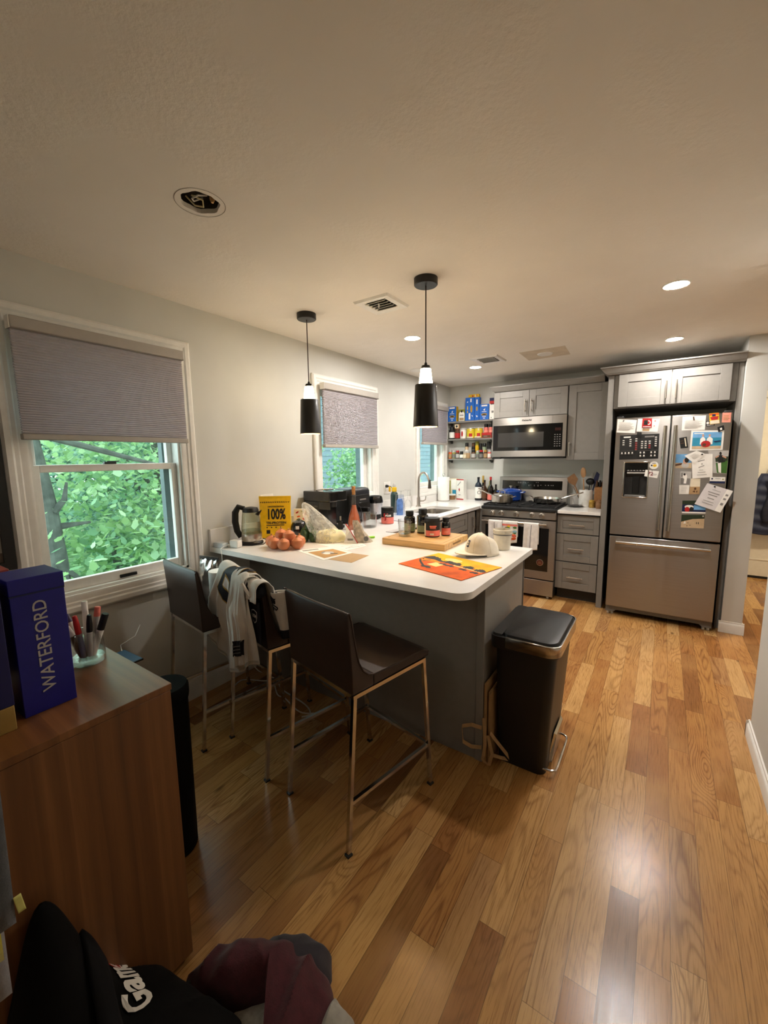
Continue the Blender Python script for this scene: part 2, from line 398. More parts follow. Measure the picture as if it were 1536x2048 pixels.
# ceiling with a real cut-out for the open junction box
def ceiling():
    m = M(); hx, hy, hr = 0.936, 0.915, 0.062; a = 0.2
    for b in ((-0.15, hx-a, -2.75, 6.45), (hx+a, 4.3, -2.75, 6.45), (hx-a, hx+a, -2.75, hy-a), (hx-a, hx+a, hy+a, 6.45)):
        m.box(b[0], b[1], b[2], b[3], H, H+0.12)
    n = 32; ring = [(hx+hr*(1+0.05*math.sin(5*k))*math.cos(2*PI*k/n), hy+hr*(1+0.05*math.sin(5*k))*math.sin(2*PI*k/n)) for k in range(n)]
    sq = []
    for k in range(n):
        c, s = math.cos(2*PI*k/n), math.sin(2*PI*k/n); q = a/max(abs(c), abs(s)); sq.append((hx+q*c, hy+q*s))
    vs = [(*p, H) for p in ring]+[(*p, H) for p in sq]+[(*p, H+0.015) for p in ring]
    fs = [(k, (k+1) % n, n+(k+1) % n, n+k) for k in range(n)]+[(k, (k+1) % n, 2*n+(k+1) % n, 2*n+k) for k in range(n)]
    m.add(vs, fs); return m
struct('ceiling', ceiling(), MT['ceil'], 'textured cream ceiling over the whole kitchen', 'ceiling', smooth=0)
WIN = [(0.622, 1.308, 0.818, 2.023), (2.482, 3.181, 1.115, 2.017), (4.101, 4.703, 1.085, 2.017)]
def wall_left():
    m = M(); y = -2.75
    for (a, b, c, d) in WIN:
        m.box(-0.15, 0, y, a, 0, H); m.box(-0.15, 0, a, b, 0, c); m.box(-0.15, 0, a, b, d, H); y = b
    m.box(-0.15, 0, y, 5.05, 0, H); return m
struct('wall_left', wall_left(), MT['wall'], 'pale grey wall holding the three windows')
struct('wall_back', M().box(0, 2.77, YB, YB+0.12, 0, H), MT['wall'], 'pale grey wall behind the range and fridge')
struct('wall_divider', M().box(2.77, 2.902, 4.198, 6.3, 0, H), MT['wall'], 'narrow grey wall end standing beside the fridge')
struct('wall_right', M().box(XR, XR+0.145, -2.6, 2.66, 0, H), MT['wall'], 'grey wall end at the edge of the walkway', bevel=0.012, bseg=3)
struct('wall_hall', M().box(2.9, 4.3, 6.3, 6.42, 0, H), MT['wall'], 'hall wall around the white panel door')
struct('wall_hall_side', M().box(4.2, 4.32, -2.6, 6.3, 0, H), MT['wall'], 'far side wall of the hall')
struct('wall_behind', M().box(0, 4.2, -2.72, -2.6, 0, H), MT['wall'], 'dining end wall')
def base_prof(h=0.125, d=0.015): return [(0, 0), (d, 0), (d, h*0.72), (d*0.8, h*0.8), (d*0.45, h*0.86), (d*0.4, h*0.97), (0, h)]
def baseboard(name, kind_label, p0, p1, nrm, h=0.125):
    m = M(); d = (Vector(p1)-Vector(p0)); L = d.length; d.normalize(); n = Vector(nrm)
    pr = base_prof(h); vs = []
    for t in (0, L):
        for a, z in pr:
            q = Vector(p0)+d*t+n*a; vs.append((q.x, q.y, z))
    k = len(pr); m.add(vs, [tuple(range(k)), tuple(range(k, 2*k))[::-1]]+[(i, (i+1) % k, k+(i+1) % k, k+i) for i in range(k)])
    struct(name, m, MT['trim'], kind_label, 'baseboard')
baseboard('baseboard_left', 'white baseboard along the window wall', (0, -2.6, 0), (0, 1.735, 0), (1, 0, 0))
baseboard('baseboard_right', 'white baseboard on the wall end at the walkway', (XR, -2.6, 0), (XR, 2.675, 0), (-1, 0, 0), 0.085)
baseboard('baseboard_right_end', 'white baseboard round the corner of the walkway wall', (XR-0.015, 2.66, 0), (XR+0.16, 2.66, 0), (0, 1, 0), 0.085)
baseboard('baseboard_divider', 'white baseboard on the wall end beside the fridge', (2.755, 4.198, 0), (2.916, 4.198, 0), (0, -1, 0), 0.095)
baseboard('baseboard_divider_side', 'white baseboard on the hall side of the wall end', (2.902, 4.1985, 0), (2.902, 6.3, 0), (1, 0, 0), 0.095)

# windows -----------------------------------------------------------
CAS = [(0, 0), (0.012, 0), (0.016, 0.012), (0.016, 0.03), (0.02, 0.036), (0.02, 0.05), (0.026, 0.058), (0.026, 0.078), (0.018, 0.088), (0, 0.088)]  # (out of wall, across)
def casing(a, b, c, d, bottom=0.088):
    """mitred picture-frame casing round an opening in the wall x=0"""
    m = M(); k = len(CAS); vs = []
    for (o, q) in [(0, 0), (1, 0), (2, 0), (3, 0)]:
        for h, w_ in CAS:
            wb = w_*bottom/0.088
            y, z = [(a-w_, c-wb), (b+w_, c-wb), (b+w_, d+w_), (a-w_, d+w_)][o]
            vs.append((h, y, z))
    fs = []
    for o in range(4):
        for i in range(k):
            j = (i+1) % k; p = o*k; q = ((o+1) % 4)*k
            fs.append((p+i, p+j, q+j, q+i))
    m.add(vs, fs); return m
MT['track'] = pm('grey_window_track', '#5f7376', 0.5, var=0.04)
for i, (a, b, c, d) in enumerate(WIN):
    nm = ['large double-hung window beside the sideboard', 'window behind the black coffee machine', 'small window behind the kitchen faucet'][i]
    wroot = thing('window_%d' % (i+1), nm, 'window', (0, (a+b)/2, c), kind='structure')
    o = -(a+b)/2; zz = -c
    def sh(m): 
        m.xf = Matrix.Translation((0, o, zz)); return m
    def B(f, name, mats, **k):
        m = M(); m.xf = Matrix.Translation((0, o, zz)); f(m); return m.build(name, mats, wroot, **k)
    mm = casing(a, b, c, d, 0.088); mm.v = [(p[0], p[1]+o, p[2]+zz) for p in mm.v]
    mm.build('casing', MT['trim'], wroot, smooth=25)
    def jamb(m):
        m.box(-0.15, 0, a-0.001, a+0.014, c, d); m.box(-0.15, 0, b-0.014, b+0.001, c, d); m.box(-0.15, 0, a, b, d-0.014, d); m.box(-0.15, 0.0, a, b, c, c+0.014)
    B(jamb, 'jamb', MT['trim'])
    def frame(m, y0, y1, z0, z1, x0, x1, st, tp, bt):
        m.box(x0, x1, y0, y0+st, z0, z1); m.box(x0, x1, y1-st, y1, z0, z1); m.box(x0, x1, y0+st, y1-st, z1-tp, z1); m.box(x0, x1, y0+st, y1-st, z0, z0+bt)
    if i == 0:
        B(lambda m: frame(m, a+0.014, b-0.014, c+0.014, 1.436, -0.062, -0.03, 0.028, 0.034, 0.05), 'lower_sash', MT['trim'], bevel=0.003)
        B(lambda m: frame(m, a+0.014, b-0.014, 1.405, d-0.014, -0.1, -0.066, 0.028, 0.034, 0.032), 'upper_sash', MT['trim'], bevel=0.003)
        B(lambda m: m.box(-0.048, -0.045, a+0.03, b-0.03, c+0.05, 1.41), 'glass_pane', MT['pane'], smooth=0)
        B(lambda m: m.box(-0.085, -0.082, a+0.03, b-0.03, 1.43, d-0.03), 'glass_pane', MT['pane'], smooth=0)
        B(lambda m: m.box(-0.146, -0.104, b-0.05, b-0.014, c+0.02, d-0.02), 'side_track', MT['track'])
        B(lambda m: m.box(-0.058, -0.034, 0.93, 0.985, 1.436, 1.447).box(-0.05, -0.04, 0.945, 1.0, 1.447, 1.452), 'sash_lock', MT['black'], bevel=0.002)
        B(lambda m: m.box(-0.031, -0.022, 0.945, 1.03, c+0.022, c+0.04), 'lift_handle', MT['black'], bevel=0.003)
    else:
        B(lambda m: frame(m, a+0.014, b-0.014, c+0.014, d-0.014, -0.09, -0.05, 0.05, 0.05, 0.05), 'sash', MT['trim'], bevel=0.003)
        B(lambda m: m.box(-0.072, -0.069, a+0.06, b-0.06, c+0.06, d-0.06), 'glass_pane', MT['pane'], smooth=0)
        B(lambda m: m.box(-0.146, -0.092, b-0.06, b-0.014, c+0.014, d-0.02), 'side_track', MT['track'])
        B(lambda m: m.box(-0.05, 0.012, a+0.002, b-0.002, c-0.004, c+0.016), 'stool', MT['trim'], bevel=0.003)

# pleated shades -----------------------------------------------------
def pleated(name, label, y0, y1, z0, z1, x=0.032, flip=1):
    t = thing(name, label, 'window blind', (x, (y0+y1)/2, z0), group='pleated window shades'); hw = (y1-y0)/2; h = z1-z0
    M().box(0, 0.052, -hw, hw, h-0.048, h).build('headrail', MT['blindrail'], t, bevel=0.004)
    for e in (-hw-.003, hw): M().box(0.003, 0.05, e, e+.003, h-0.05, h+0.001).build('end_cap', MT['wplastic'], t)
    n = int((h-0.075)/0.0105); m = M(); pr = []
    zt = h-0.048; zb = 0.026
    # pleats gather towards the bottom
    zs = [zt-(zt-zb)*((k/(2*n))**0.93) for k in range(2*n+1)]
    for k, z in enumerate(zs): pr.append((0.036 if k % 2 else 0.028, z))
    for k in range(2*n, -1, -1): pr.append((0.012 if k % 2 else 0.02, zs[k]))
    vs = [(a, -hw+0.004, b) for a, b in pr]+[(a, hw-0.004, b) for a, b in pr]; q = len(pr)
    m.add(vs, [(i, (i+1) % q, q+(i+1) % q, q+i) for i in range(q)]); m.build('pleated_fabric', MT['blind'], t, smooth=0)
    M().box(0.008, 0.042, -hw, hw, 0, 0.026).build('bottom_rail', MT['blindrail'], t, bevel=0.004)
    return t
pleated('window_blind', 'grey pleated shade half down over the large window beside the sideboard', 0.592, 1.322, 1.545, 2.043)
pleated('window_blind', 'grey pleated shade over the window behind the coffee machine', 2.458, 3.196, 1.535, 2.036)
pleated('window_blind', 'grey pleated shade over the window behind the faucet', 4.07, 4.69, 1.59, 2.046)

# hall door ----------------------------------------------------------
dr = thing('door_1', 'white six-panel door at the end of the hall', 'door', (3.45, 6.262, 0), kind='structure')
m = M(); m.box(-0.39, 0.39, 0, 0.036, 0.03, 2.05)
for (a, b) in ((-0.29, -0.045), (0.045, 0.29)):
    for (c, d) in ((0.23, 0.83), (1.05, 1.66), (1.80, 1.95)):
        m.add([(a, 0, c), (b, 0, c), (b, 0, d), (a, 0, d), (a+.02, 0.012, c+.02), (b-.02, 0.012, c+.02), (b-.02, 0.012, d-.02), (a+.02, 0.012, d-.02)], [(0,1,5,4),(1,2,6,5),(2,3,7,6),(3,0,4,7),(4,5,6,7)])
        m.box(a, b, -0.006, 0.0, c-0.012, c); m.box(a, b, -0.006, 0, d, d+0.012); m.box(a-0.012, a, -0.006, 0, c-0.012, d+0.012); m.box(b, b+0.012, -0.006, 0, c-0.012, d+0.012)
m.build('door_leaf', MT['trim'], dr)
m = M(); 
for s in (-1, 1): m.box(min(s*0.395, s*0.46), max(s*0.395, s*0.46), 0.01, 0.038, 0, 2.06)
m.box(-0.46, 0.46, 0.01, 0.038, 2.06, 2.13); m.build('door_frame', MT['trim'], dr)
M().box(-0.39, 0.39, 0.004, 0.036, 0.0, 0.028).build('threshold', MT['kink'], dr)
M().lathe([(0.026, 0), (0.02, -0.02), (0.012, -0.03), (0.026, -0.05), (0.02, -0.066)], (0.33, 0, 0.98), 16, 0, True, 'y').build('doorknob', MT['nickel'], dr)
# navy jacket hanging on the hall door
m = M()
def jk(u, v):
    a = u*2*PI; w_ = 0.05+0.17*min(1, v*1.5)+0.02*math.sin(5*a)
    return (w_*math.cos(a)*(1.0), 0.02+0.055*math.sin(a)*(0.3+0.7*v)+0.008*math.sin(40*v)*(math.sin(a) < 0), -0.66*v+0.03*math.cos(2*a)*v)
m.grid(jk, 28, 40)
j = solo('jacket', m, pm('navy_quilted_nylon', '#2a3350', 0.6, var=0.15, scale=12, bump=0.3, bscale=25), 'navy quilted jacket hanging on the white hall door', 'jacket', loc=(3.28, 6.17, 1.22), solid=0.004)
M().grid(lambda u, v: (-0.02+0.10*v+0.02*math.sin(6*u), -0.045-0.02*math.sin(PI*v), -0.05-0.5*u), 14, 6).build('quilted_front', pm('dark_quilting', '#1d2338', 0.5, var=0.2, bump=0.5, bscale=40), j, solid=0.006)
M().tube([(0, 0.085, 0.05), (0, 0.06, 0.06), (0, 0.02, 0.04), (0, 0.01, 0.0)], 0.006).build('hanging_loop', MT['nickel'], j)

# ------------------------------------------------------------------ ceiling fittings
MT['led'] = lamp_mat('led_diffuser', '#fff8f0', DOWNLIGHT)
def downlight(x, y, label, proto=[None]):
    if proto[0]: return dup(proto[0], (x, y, H), 0, label)
    t = thing('recessed_downlight', label, 'ceiling light', (x, y, H), group='recessed ceiling lights'); proto[0] = t
    M().lathe([(0.048, -0.004), (0.058, -0.006), (0.062, -0.003), (0.062, 0)], seg=32, cap=False).build('trim_ring', MT['wplastic'], t)
    M().lathe([(0.048, -0.004), (0.046, -0.003)], seg=32).build('diffuser', MT['led'], t)
downlight(0.712, 2.731, 'recessed light between the two pendants as seen from the dining end, over the counter run')
downlight(0.708, 3.967, 'recessed light in front of the spice shelves')
downlight(2.295, 2.722, 'recessed light over the walkway, the larger of the two before the fridge')
downlight(2.306, 3.954, 'recessed light directly in front of the fridge cabinet')
MT['hall_fill'] = lamp_mat('hall_fill_glow', '#ffe6bd', HALL_FILL)
t = thing('fill_lamp', 'added round fill lamp, out of view on the hall ceiling', 'ceiling light', (3.55, 5.0, H))  # unseen lamp added so the hall and its door come out bright
M().lathe([(0.0, -0.03), (0.06, -0.028), (0.085, -0.012)], seg=28, cap=False).build('diffuser', MT['hall_fill'], t)
M().lathe([(0.085, -0.014), (0.1, -0.01), (0.1, 0)], seg=28, cap=False).build('rim', MT['wplastic'], t)
MT['dining_fill'] = lamp_mat('dining_fill_glow', '#fff0da', DINING_FILL)
t = thing('fill_lamp', 'added wide drum fill lamp, out of view over the dining end', 'ceiling light', (1.5, -1.25, H))  # added behind the camera to lift the ceiling and dining end
M().lathe([(0.0, -0.10), (0.2, -0.095), (0.21, -0.02)], seg=36, cap=False).build('fill_drum', MT['dining_fill'], t)
M().lathe([(0.21, -0.02), (0.215, -0.02), (0.215, 0)], seg=36, cap=False).build('rim', MT['nickel'], t)
# pendants
MT['bulb'] = lamp_mat('warm_bulb', '#ffd8a4', PENDANT_BULB); MT['neckglass'] = lamp_mat('glowing_frosted_glass', '#ffe6b8', PENDANT_NECK)
MT['shadein'] = pm('white_shade_lining', '#e8dcb8', 0.6, var=0.02)
def pendant(x, y, label, proto=[None]):
    if proto[0]: return dup(proto[0], (x, y, H), 0, label)
    t = thing('pendant_lamp', label, 'pendant lamp', (x, y, H), group='black pendant lamps over the peninsula'); proto[0] = t
    M().lathe([(0.0, -0.034), (0.054, -0.034), (0.058, -0.03), (0.058, 0.0)], seg=36, cap=False).build('ceiling_canopy', MT['shade'], t)
    M().tube([(0, 0, -0.03), (0, 0, -0.41)], 0.0032, 8).build('cord', pm('brown_cord', '#3a2620', 0.7), t)
    M().lathe([(0.006, -0.398), (0.008, -0.41), (0.02, -0.412), (0.024, -0.424), (0.025, -0.428)], seg=24).build('cap', MT['shade'], t)
    M().lathe([(0.025, -0.428), (0.031, -0.47), (0.036, -0.512)], seg=28, cap=False).build('glass_neck', MT['neckglass'], t)
    m = M(); m.lathe([(0.0355, -0.506), (0.052, -0.505), (0.0545, -0.508), (0.064, -0.716), (0.062, -0.716)], seg=40, cap=False); s = m.build('lamp_shade', MT['shade'], t, smooth=50)
    M().lathe([(0.034, -0.512), (0.0515, -0.5115), (0.0605, -0.7155)], seg=40, cap=False).build('lining', MT['shadein'], s)
    M().sph((0, 0, -0.60), 0.03, 0.03, 0.035).build('bulb', MT['bulb'], t)
    M().cyl((0, 0, -0.57), 0.014, 0.05).build('socket', MT['shade'], t)
pendant(1.276, 1.896, 'black pendant lamp with glowing neck, nearer the walkway end of the peninsula')
pendant(0.448, 1.911, 'black pendant lamp with glowing neck, nearer the window wall')
# air vents
def vent(x0, x1, y0, y1, label, deep):
    t = thing('air_vent', label, 'ceiling vent', ((x0+x1)/2, (y0+y1)/2, H), group='square ceiling vents'); hx = (x1-x0)/2; hy = (y1-y0)/2; b = 0.045
    m = M()
    for (p, q) in (((-hx, hx, -hy, hy), (-hx+b, hx-b, -hy+b, hy-b)),):
        A = [(p[0], p[2], 0), (p[1], p[2], 0), (p[1], p[3], 0), (p[0], p[3], 0)]
        Bq = [(p[0]+.008, p[2]+.008, -0.012), (p[1]-.008, p[2]+.008, -0.012), (p[1]-.008, p[3]-.008, -0.012), (p[0]+.008, p[3]-.008, -0.012)]
        Cq = [(q[0], q[2], -0.008), (q[1], q[2], -0.008), (q[1], q[3], -0.008), (q[0], q[3], -0.008)]
        D = [(q[0]+.012, q[2]+.012, -0.0005), (q[1]-.012, q[2]+.012, -0.0005), (q[1]-.012, q[3]-.012, -0.0005), (q[0]+.012, q[3]-.012, -0.0005)]
        m.add(A+Bq+Cq+D, [(4*k+i, 4*k+(i+1) % 4, 4*k+4+(i+1) % 4, 4*k+4+i) for k in range(3) for i in range(4)])
    m.build('vent_frame', MT['wplastic'], t, smooth=0)
    M().box(-hx+b+.004, hx-b-.004, -hy+b+.004, hy-b-.004, -0.003, -0.0008).build('duct', MT['kink'], t)
    n = 5
    for k in range(n):
        yy = -hy+b+0.012+(2*hy-2*b-0.024)*k/(n-1); mm = M(); mm.xf = Matrix.Translation((0, yy, -0.009)) @ Matrix.Rotation(R(38), 4, 'X')
        mm.box(-hx+b+.006, hx-b-.006, -0.009, 0.009, -0.0008, 0.0008); mm.build('louvre', MT['wplastic'], t)
    if deep: M().box(0.0, 0.006, -0.035, -0.028, -0.03, -0.006).build('damper_lever', MT['wplastic'], t)
vent(0.795, 1.027, 1.926, 2.158, 'square white ceiling vent between the two pendants', True)
vent(0.80, 1.052, 3.594, 3.86, 'square white ceiling vent near the back wall', False)
# open junction box
t = thing('junction_box', 'open hole in the ceiling showing wires and a metal box', 'junction box', (0.936, 0.915, H))
M().lathe([(0.075, 0.05), (0.075, 0.002)], seg=28, cap=False).lathe([(0.075, 0.05), (0.0, 0.05)], seg=28, cap=False).build('metal_box', pm('dark_galvanised_box', '#4a4233', 0.5, 0.6), t)
for k, (c, pts) in enumerate([('#d9cda0', [(-.05, -.02, .03), (-.03, .0, .002), (-.005, .015, -.004), (.015, .0, .004), (0, -.02, .012), (-.03, -.01, .03)]), ('#d8d4cc', [(-.03, .03, .04), (-.02, -.01, .008), (0, -.03, .0), (.02, -.02, .008), (.01, .02, .03)])]):
    M().tube(pts, 0.0028, 8).build('wire', pm('cable_%d' % k, c, 0.5), t)
M().lathe([(0.004, 0), (0.009, 0.01), (0.008, 0.03)], (0.025, 0.03, 0.006), 12).build('wire_nut', pm('tan_wire_nut', '#c79a62', 0.5), t)
M().cyl((0.035, -0.012, 0.045), 0.006, 0.004).build('screw', MT['nickel'], t)
m = M(); m.lathe([(0.0795, -0.0008), (0.0815, -0.0008)], seg=48, cap=False)
m.build('pencil_circle', pm('pencil_line', '#6d6353', 0.8), t, smooth=0)
# old fixture patch and cover
t = thing('ceiling_patch', 'rectangular bare patch with a round cover plate in the ceiling', 'ceiling patch', (1.395, 3.82, H))
M().add([(-.175, -.165, -.001), (.19, -.165, -.001), (.172, .16, -.001), (-.185, .185, -.001), (-.175, -.165, 0), (.19, -.165, 0), (.172, .16, 0), (-.185, .185, 0)], [(3,2,1,0),(0,1,5,4),(1,2,6,5),(2,3,7,6),(3,0,4,7)]).build('bare_plaster', pm('bare_plaster', '#cfc1ac', 0.9, var=0.06, scale=9), t, smooth=0)
M().lathe([(0.0, -0.012), (0.058, -0.011), (0.064, -0.002)], seg=32, cap=False).build('cover_plate', MT['wplastic'], t)
solo('cover_plate', M().lathe([(0.0, -0.01), (0.07, -0.009), (0.078, 0)], seg=32, cap=False), MT['wplastic'], 'round white cover plate on the ceiling near the window wall', 'cover plate', loc=(0.19, 3.73, H))
# wall outlets
def outlet(y, z, w_, label, plug=False):
    t = thing('wall_outlet', label, 'outlet', (0, y, z), group='white wall outlets')
    M().box(0, 0.006, -w_/2, w_/2, -0.06, 0.06).build('cover_plate', MT['wplastic'], t, bevel=0.003)
    for k in ((-1, 1) if w_ > .09 else (0,)):
        m = M()
        for s in (-1, 1): m.box(0.006, 0.008, k*w_*.22-.016, k*w_*.22+.016, s*.024-.015, s*.024+.015)
        q = m.build('socket', MT['wplastic'], t, bevel=0.002)
        for s in (-1, 1):
            for e in (-1, 1): mm = M(); mm.box(0.008, 0.0083, k*w_*.22+e*.006-.001, k*w_*.22+e*.006+.001, s*.024-.005, s*.024+.005); mm.build('slot', MT['kink'], q)
    return t
outlet(3.435, 1.145, 0.115, 'white outlet plate with a black and yellow plug, left of the dark green bottle')
outlet(1.91, 1.145, 0.115, 'white outlet plate peeking above the yellow pouch')
t = thing('plug_and_cord', 'black plug with yellow tag and cord running down to the blender', 'power cord', (0.008, 3.41, 1.165))
M().lathe([(0.016, 0), (0.014, 0.02), (0.006, 0.03)], seg=14, ax='x').build('plug', MT['black'], t)
M().tube([(0.028, 0, 0), (0.05, 0.005, 0.0), (0.075, 0.02, -0.04), (0.08, 0.03, -0.11), (0.075, 0.02, -0.19), (0.09, -0.05, -0.235), (0.12, -0.2, -0.246)], 0.0035, 8).build('cord', MT['black'], t)
M().grid(lambda u, v: (0.05+0.012*math.sin(PI*v), -0.03+0.035*v, 0.0-0.05*u-0.01*v), 6, 6).build('warning_tag', MT['yellow'], t, solid=0.001)
# ------------------------------------------------------------------ cabinets (doors face -y unless turned)
def shaker(m, x0, x1, z0, z1, yf, rail=0.07, t=0.02, rec=0.008):
    """five-piece door: frame with a recessed panel; front face at yf, thickness backwards"""
    m.box(x0, x0+rail, yf, yf+t, z0, z1); m.box(x1-rail, x1, yf, yf+t, z0, z1)
    m.box(x0+rail, x1-rail, yf, yf+t, z1-rail, z1); m.box(x0+rail, x1-rail, yf, yf+t, z0, z0+rail)
    m.box(x0+rail, x1-rail, yf+rec, yf+t, z0+rail, z1-rail); return m
def bar_pull(p, x, z0, z1, y, horiz=False, r=0.006):
    m = M(); o = -0.03
    if horiz:
        m.tube([(z0, y+o, x), (z1, y+o, x)], r, 12)
        for q in (z0+.02, z1-.02): m.tube([(q, y, x), (q, y+o, x)], r*.8, 8)
    else:
        m.tube([(x, y+o, z0), (x, y+o, z1)], r, 12)
        for q in (z0+.02, z1-.02): m.tube([(x, y, q), (x, y+o, q)], r*.8, 8)
    return m.build('handle', MT['nickel'], p)
# upper cabinet above the microwave
t = thing('wall_cabinet', 'grey two-door cabinet directly above the microwave', 'cabinet', (0, 0, 1.862), group='grey wall cabinets')
Z0 = 1.862
M().box(0.70, 1.462, 4.557, YB, 0, 0.283).build('carcass', MT['cab'], t)
for (a, b, hx) in ((0.703, 1.080, 1.045), (1.084, 1.459, 1.11)):
    d = shaker(M(), a, b, 0.003, 0.276, 4.535, 0.066).build('door', MT['cab'], t, bevel=0.0015)
    bar_pull(d, hx, 0.045, 0.18, 4.535)
t = thing('wall_cabinet', 'tall grey single-door cabinet between the microwave and the fridge surround', 'cabinet', (0, 0, 1.40), group='grey wall cabinets')
M().box(1.468, 1.84, 4.557, YB, 0, 0.745).build('carcass', MT['cab'], t)
d = shaker(M(), 1.472, 1.834, 0.002, 0.738, 4.535, 0.072).build('door', MT['cab'], t, bevel=0.0015); bar_pull(d, 1.497, 0.04, 0.178, 4.535)
def crown(name, label, x0, x1, y0, yb, z0, z1, fl, lret=True):
    m = M(); a = (x0, x1, y0, yb); xl = x0-fl if lret else x0
    m.frus((x0, x1, y0, yb), z0, (x0-fl*.2 if lret else x0, x1, y0-fl*.2, yb), z0+(z1-z0)*.18)
    m.frus((x0-fl*.25 if lret else x0, x1, y0-fl*.25, yb), z0+(z1-z0)*.18, (x0-fl*.9 if lret else x0, x1, y0-fl*.9, yb), z0+(z1-z0)*.85)
    m.box(xl, x1, y0-fl, yb, z0+(z1-z0)*.85, z1)
    return solo(name, m, MT['cab'], label, 'moulding', smooth=0)
crown('crown_moulding', 'grey crown moulding along the top of the cabinets above the microwave', 0.70, 1.784, 4.54, YB, 2.145, 2.2, 0.045)
# fridge surround
t = thing('fridge_cabinet', 'pale grey two-door cabinet bridging over the steel fridge', 'cabinet', (0, 0, 1.855), group='grey wall cabinets')
M().box(1.894, 2.732, 4.262, YB, 0, 0.288).build('carcass', MT['cab'], t)
for (a, b, hx) in ((1.93, 2.308, 2.277), (2.313, 2.692, 2.345)):
    d = shaker(M(), a, b, 0.008, 0.286, 4.222, 0.07).build('door', MT['cab'], t, bevel=0.0015); bar_pull(d, hx, 0.052, 0.195, 4.222)
M().box(1.93, 2.692, 4.2425, 4.262, 0.008, 0.286).build('face_frame', MT['cab'], t)
t = thing('fridge_surround', 'grey side panels framing the fridge opening from floor to moulding', 'cabinet', (0, 0, 0))
M().box(1.844, 1.892, 4.255, 4.872, 0, 2.143).build('side_panel', MT['cab'], t, bevel=0.002)
M().box(2.734, 2.768, 4.262, 4.872, 0, 2.143).build('filler_panel', MT['cab'], t, bevel=0.002)
crown('crown_moulding', 'grey crown moulding above the fridge cabinet', 1.844, 2.768, 4.21, YB, 2.144, 2.206, 0.058)
# drawer base
t = thing('drawer_cabinet', 'grey base cabinet with three drawers between range and fridge', 'cabinet', (0, 0, 0))
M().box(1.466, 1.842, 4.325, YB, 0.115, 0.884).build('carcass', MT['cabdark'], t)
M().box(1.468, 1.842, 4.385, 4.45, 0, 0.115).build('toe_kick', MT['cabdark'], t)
for (a, b, h) in ((0.688, 0.866, 0.775), (0.405, 0.678, 0.538), (0.122, 0.395, 0.25)):
    d = shaker(M(), 1.459, 1.833, a, b, 4.303, 0.066 if h < .7 else 0.05).build('drawer', MT['cab'], t, bevel=0.0015); bar_pull(d, h, 1.571, 1.712, 4.303, True)
# run under the windows (doors face +x)
RX = Matrix.Translation((0, 0, 0)) @ Matrix(((0, -1, 0, 0), (1, 0, 0, 0), (0, 0, 1, 0), (0, 0, 0, 1)))   # (x,y,z)->(-y,x,z)
def left_cab(name, label, y0, y1, body):
    t = thing(name, label, 'cabinet', (0, 0, 0), group='grey base cabinets under the windows')
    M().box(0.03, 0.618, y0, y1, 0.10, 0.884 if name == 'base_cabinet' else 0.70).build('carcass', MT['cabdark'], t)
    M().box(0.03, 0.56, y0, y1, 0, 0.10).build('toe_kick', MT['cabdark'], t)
    for kind, a, b, z0, z1, pull in body:
        m = M(); m.xf = RX; shaker(m, a, b, z0, z1, -0.64, 0.055); d = m.build('drawer' if kind == 'drawer' else 'door', MT['cab'], t, bevel=0.0015)
        if pull:
            mm = M(); q = pull[0]; mm.tube([(0.67, q, pull[1]), (0.67, q, pull[2])], 0.006, 12)
            for z in (pull[1]+.02, pull[2]-.02): mm.tube([(0.64, q, z), (0.67, q, z)], 0.005, 8)
            mm.build('handle', MT['nickel'], d)
    return t
left_cab('sink_cabinet', 'grey sink cabinet with a false drawer front, left of the narrow door', 3.2, 3.99, [('drawer', 3.205, 3.985, 0.69, 0.862, None), ('door', 3.205, 3.593, 0.11, 0.68, (3.56, 0.53, 0.67)), ('door', 3.599, 3.985, 0.11, 0.68, (3.63, 0.53, 0.67))])
left_cab('corner_cabinet', 'narrow grey base cabinet with one tall door beside the range', 3.992, 4.27, [('door', 4.0, 4.19, 0.11, 0.862, (4.112, 0.685, 0.815))])
left_cab('base_cabinet', 'grey base cabinet hidden behind the peninsula end', 2.44, 3.19, [('door', 2.445, 2.81, 0.11, 0.862, (2.78, 0.7, 0.83)), ('door', 2.82, 3.185, 0.11, 0.862, (2.85, 0.7, 0.83))])
solo('corner_post', M().box(0.622, 0.692, 4.275, 4.34, 0, 0.884), MT['cab'], 'grey filler strip in the inner corner left of the range', 'cabinet')
# peninsula
t = thing('peninsula_cabinet', 'dark grey peninsula base behind the bar stools', 'cabinet', (0, 0, 0))
M().box(0.03, 1.65, 1.753, 2.36, 0.0, 0.884).build('carcass', MT['cab'], t)
M().box(0.004, 1.65, 1.737, 1.753, 0, 0.884).build('back_panel', MT['cab'], t)
M().box(1.65, 1.668, 1.757, 2.345, 0, 0.884).build('end_panel', MT['cab'], t)
M().box(1.634, 1.672, 1.729, 1.757, 0, 0.884).build('corner_trim', MT['cab'], t, bevel=0.003)
M().box(1.645, 1.67, 2.345, 2.365, 0.0, 0.884).build('edge_strip', MT['cabdark'], t)

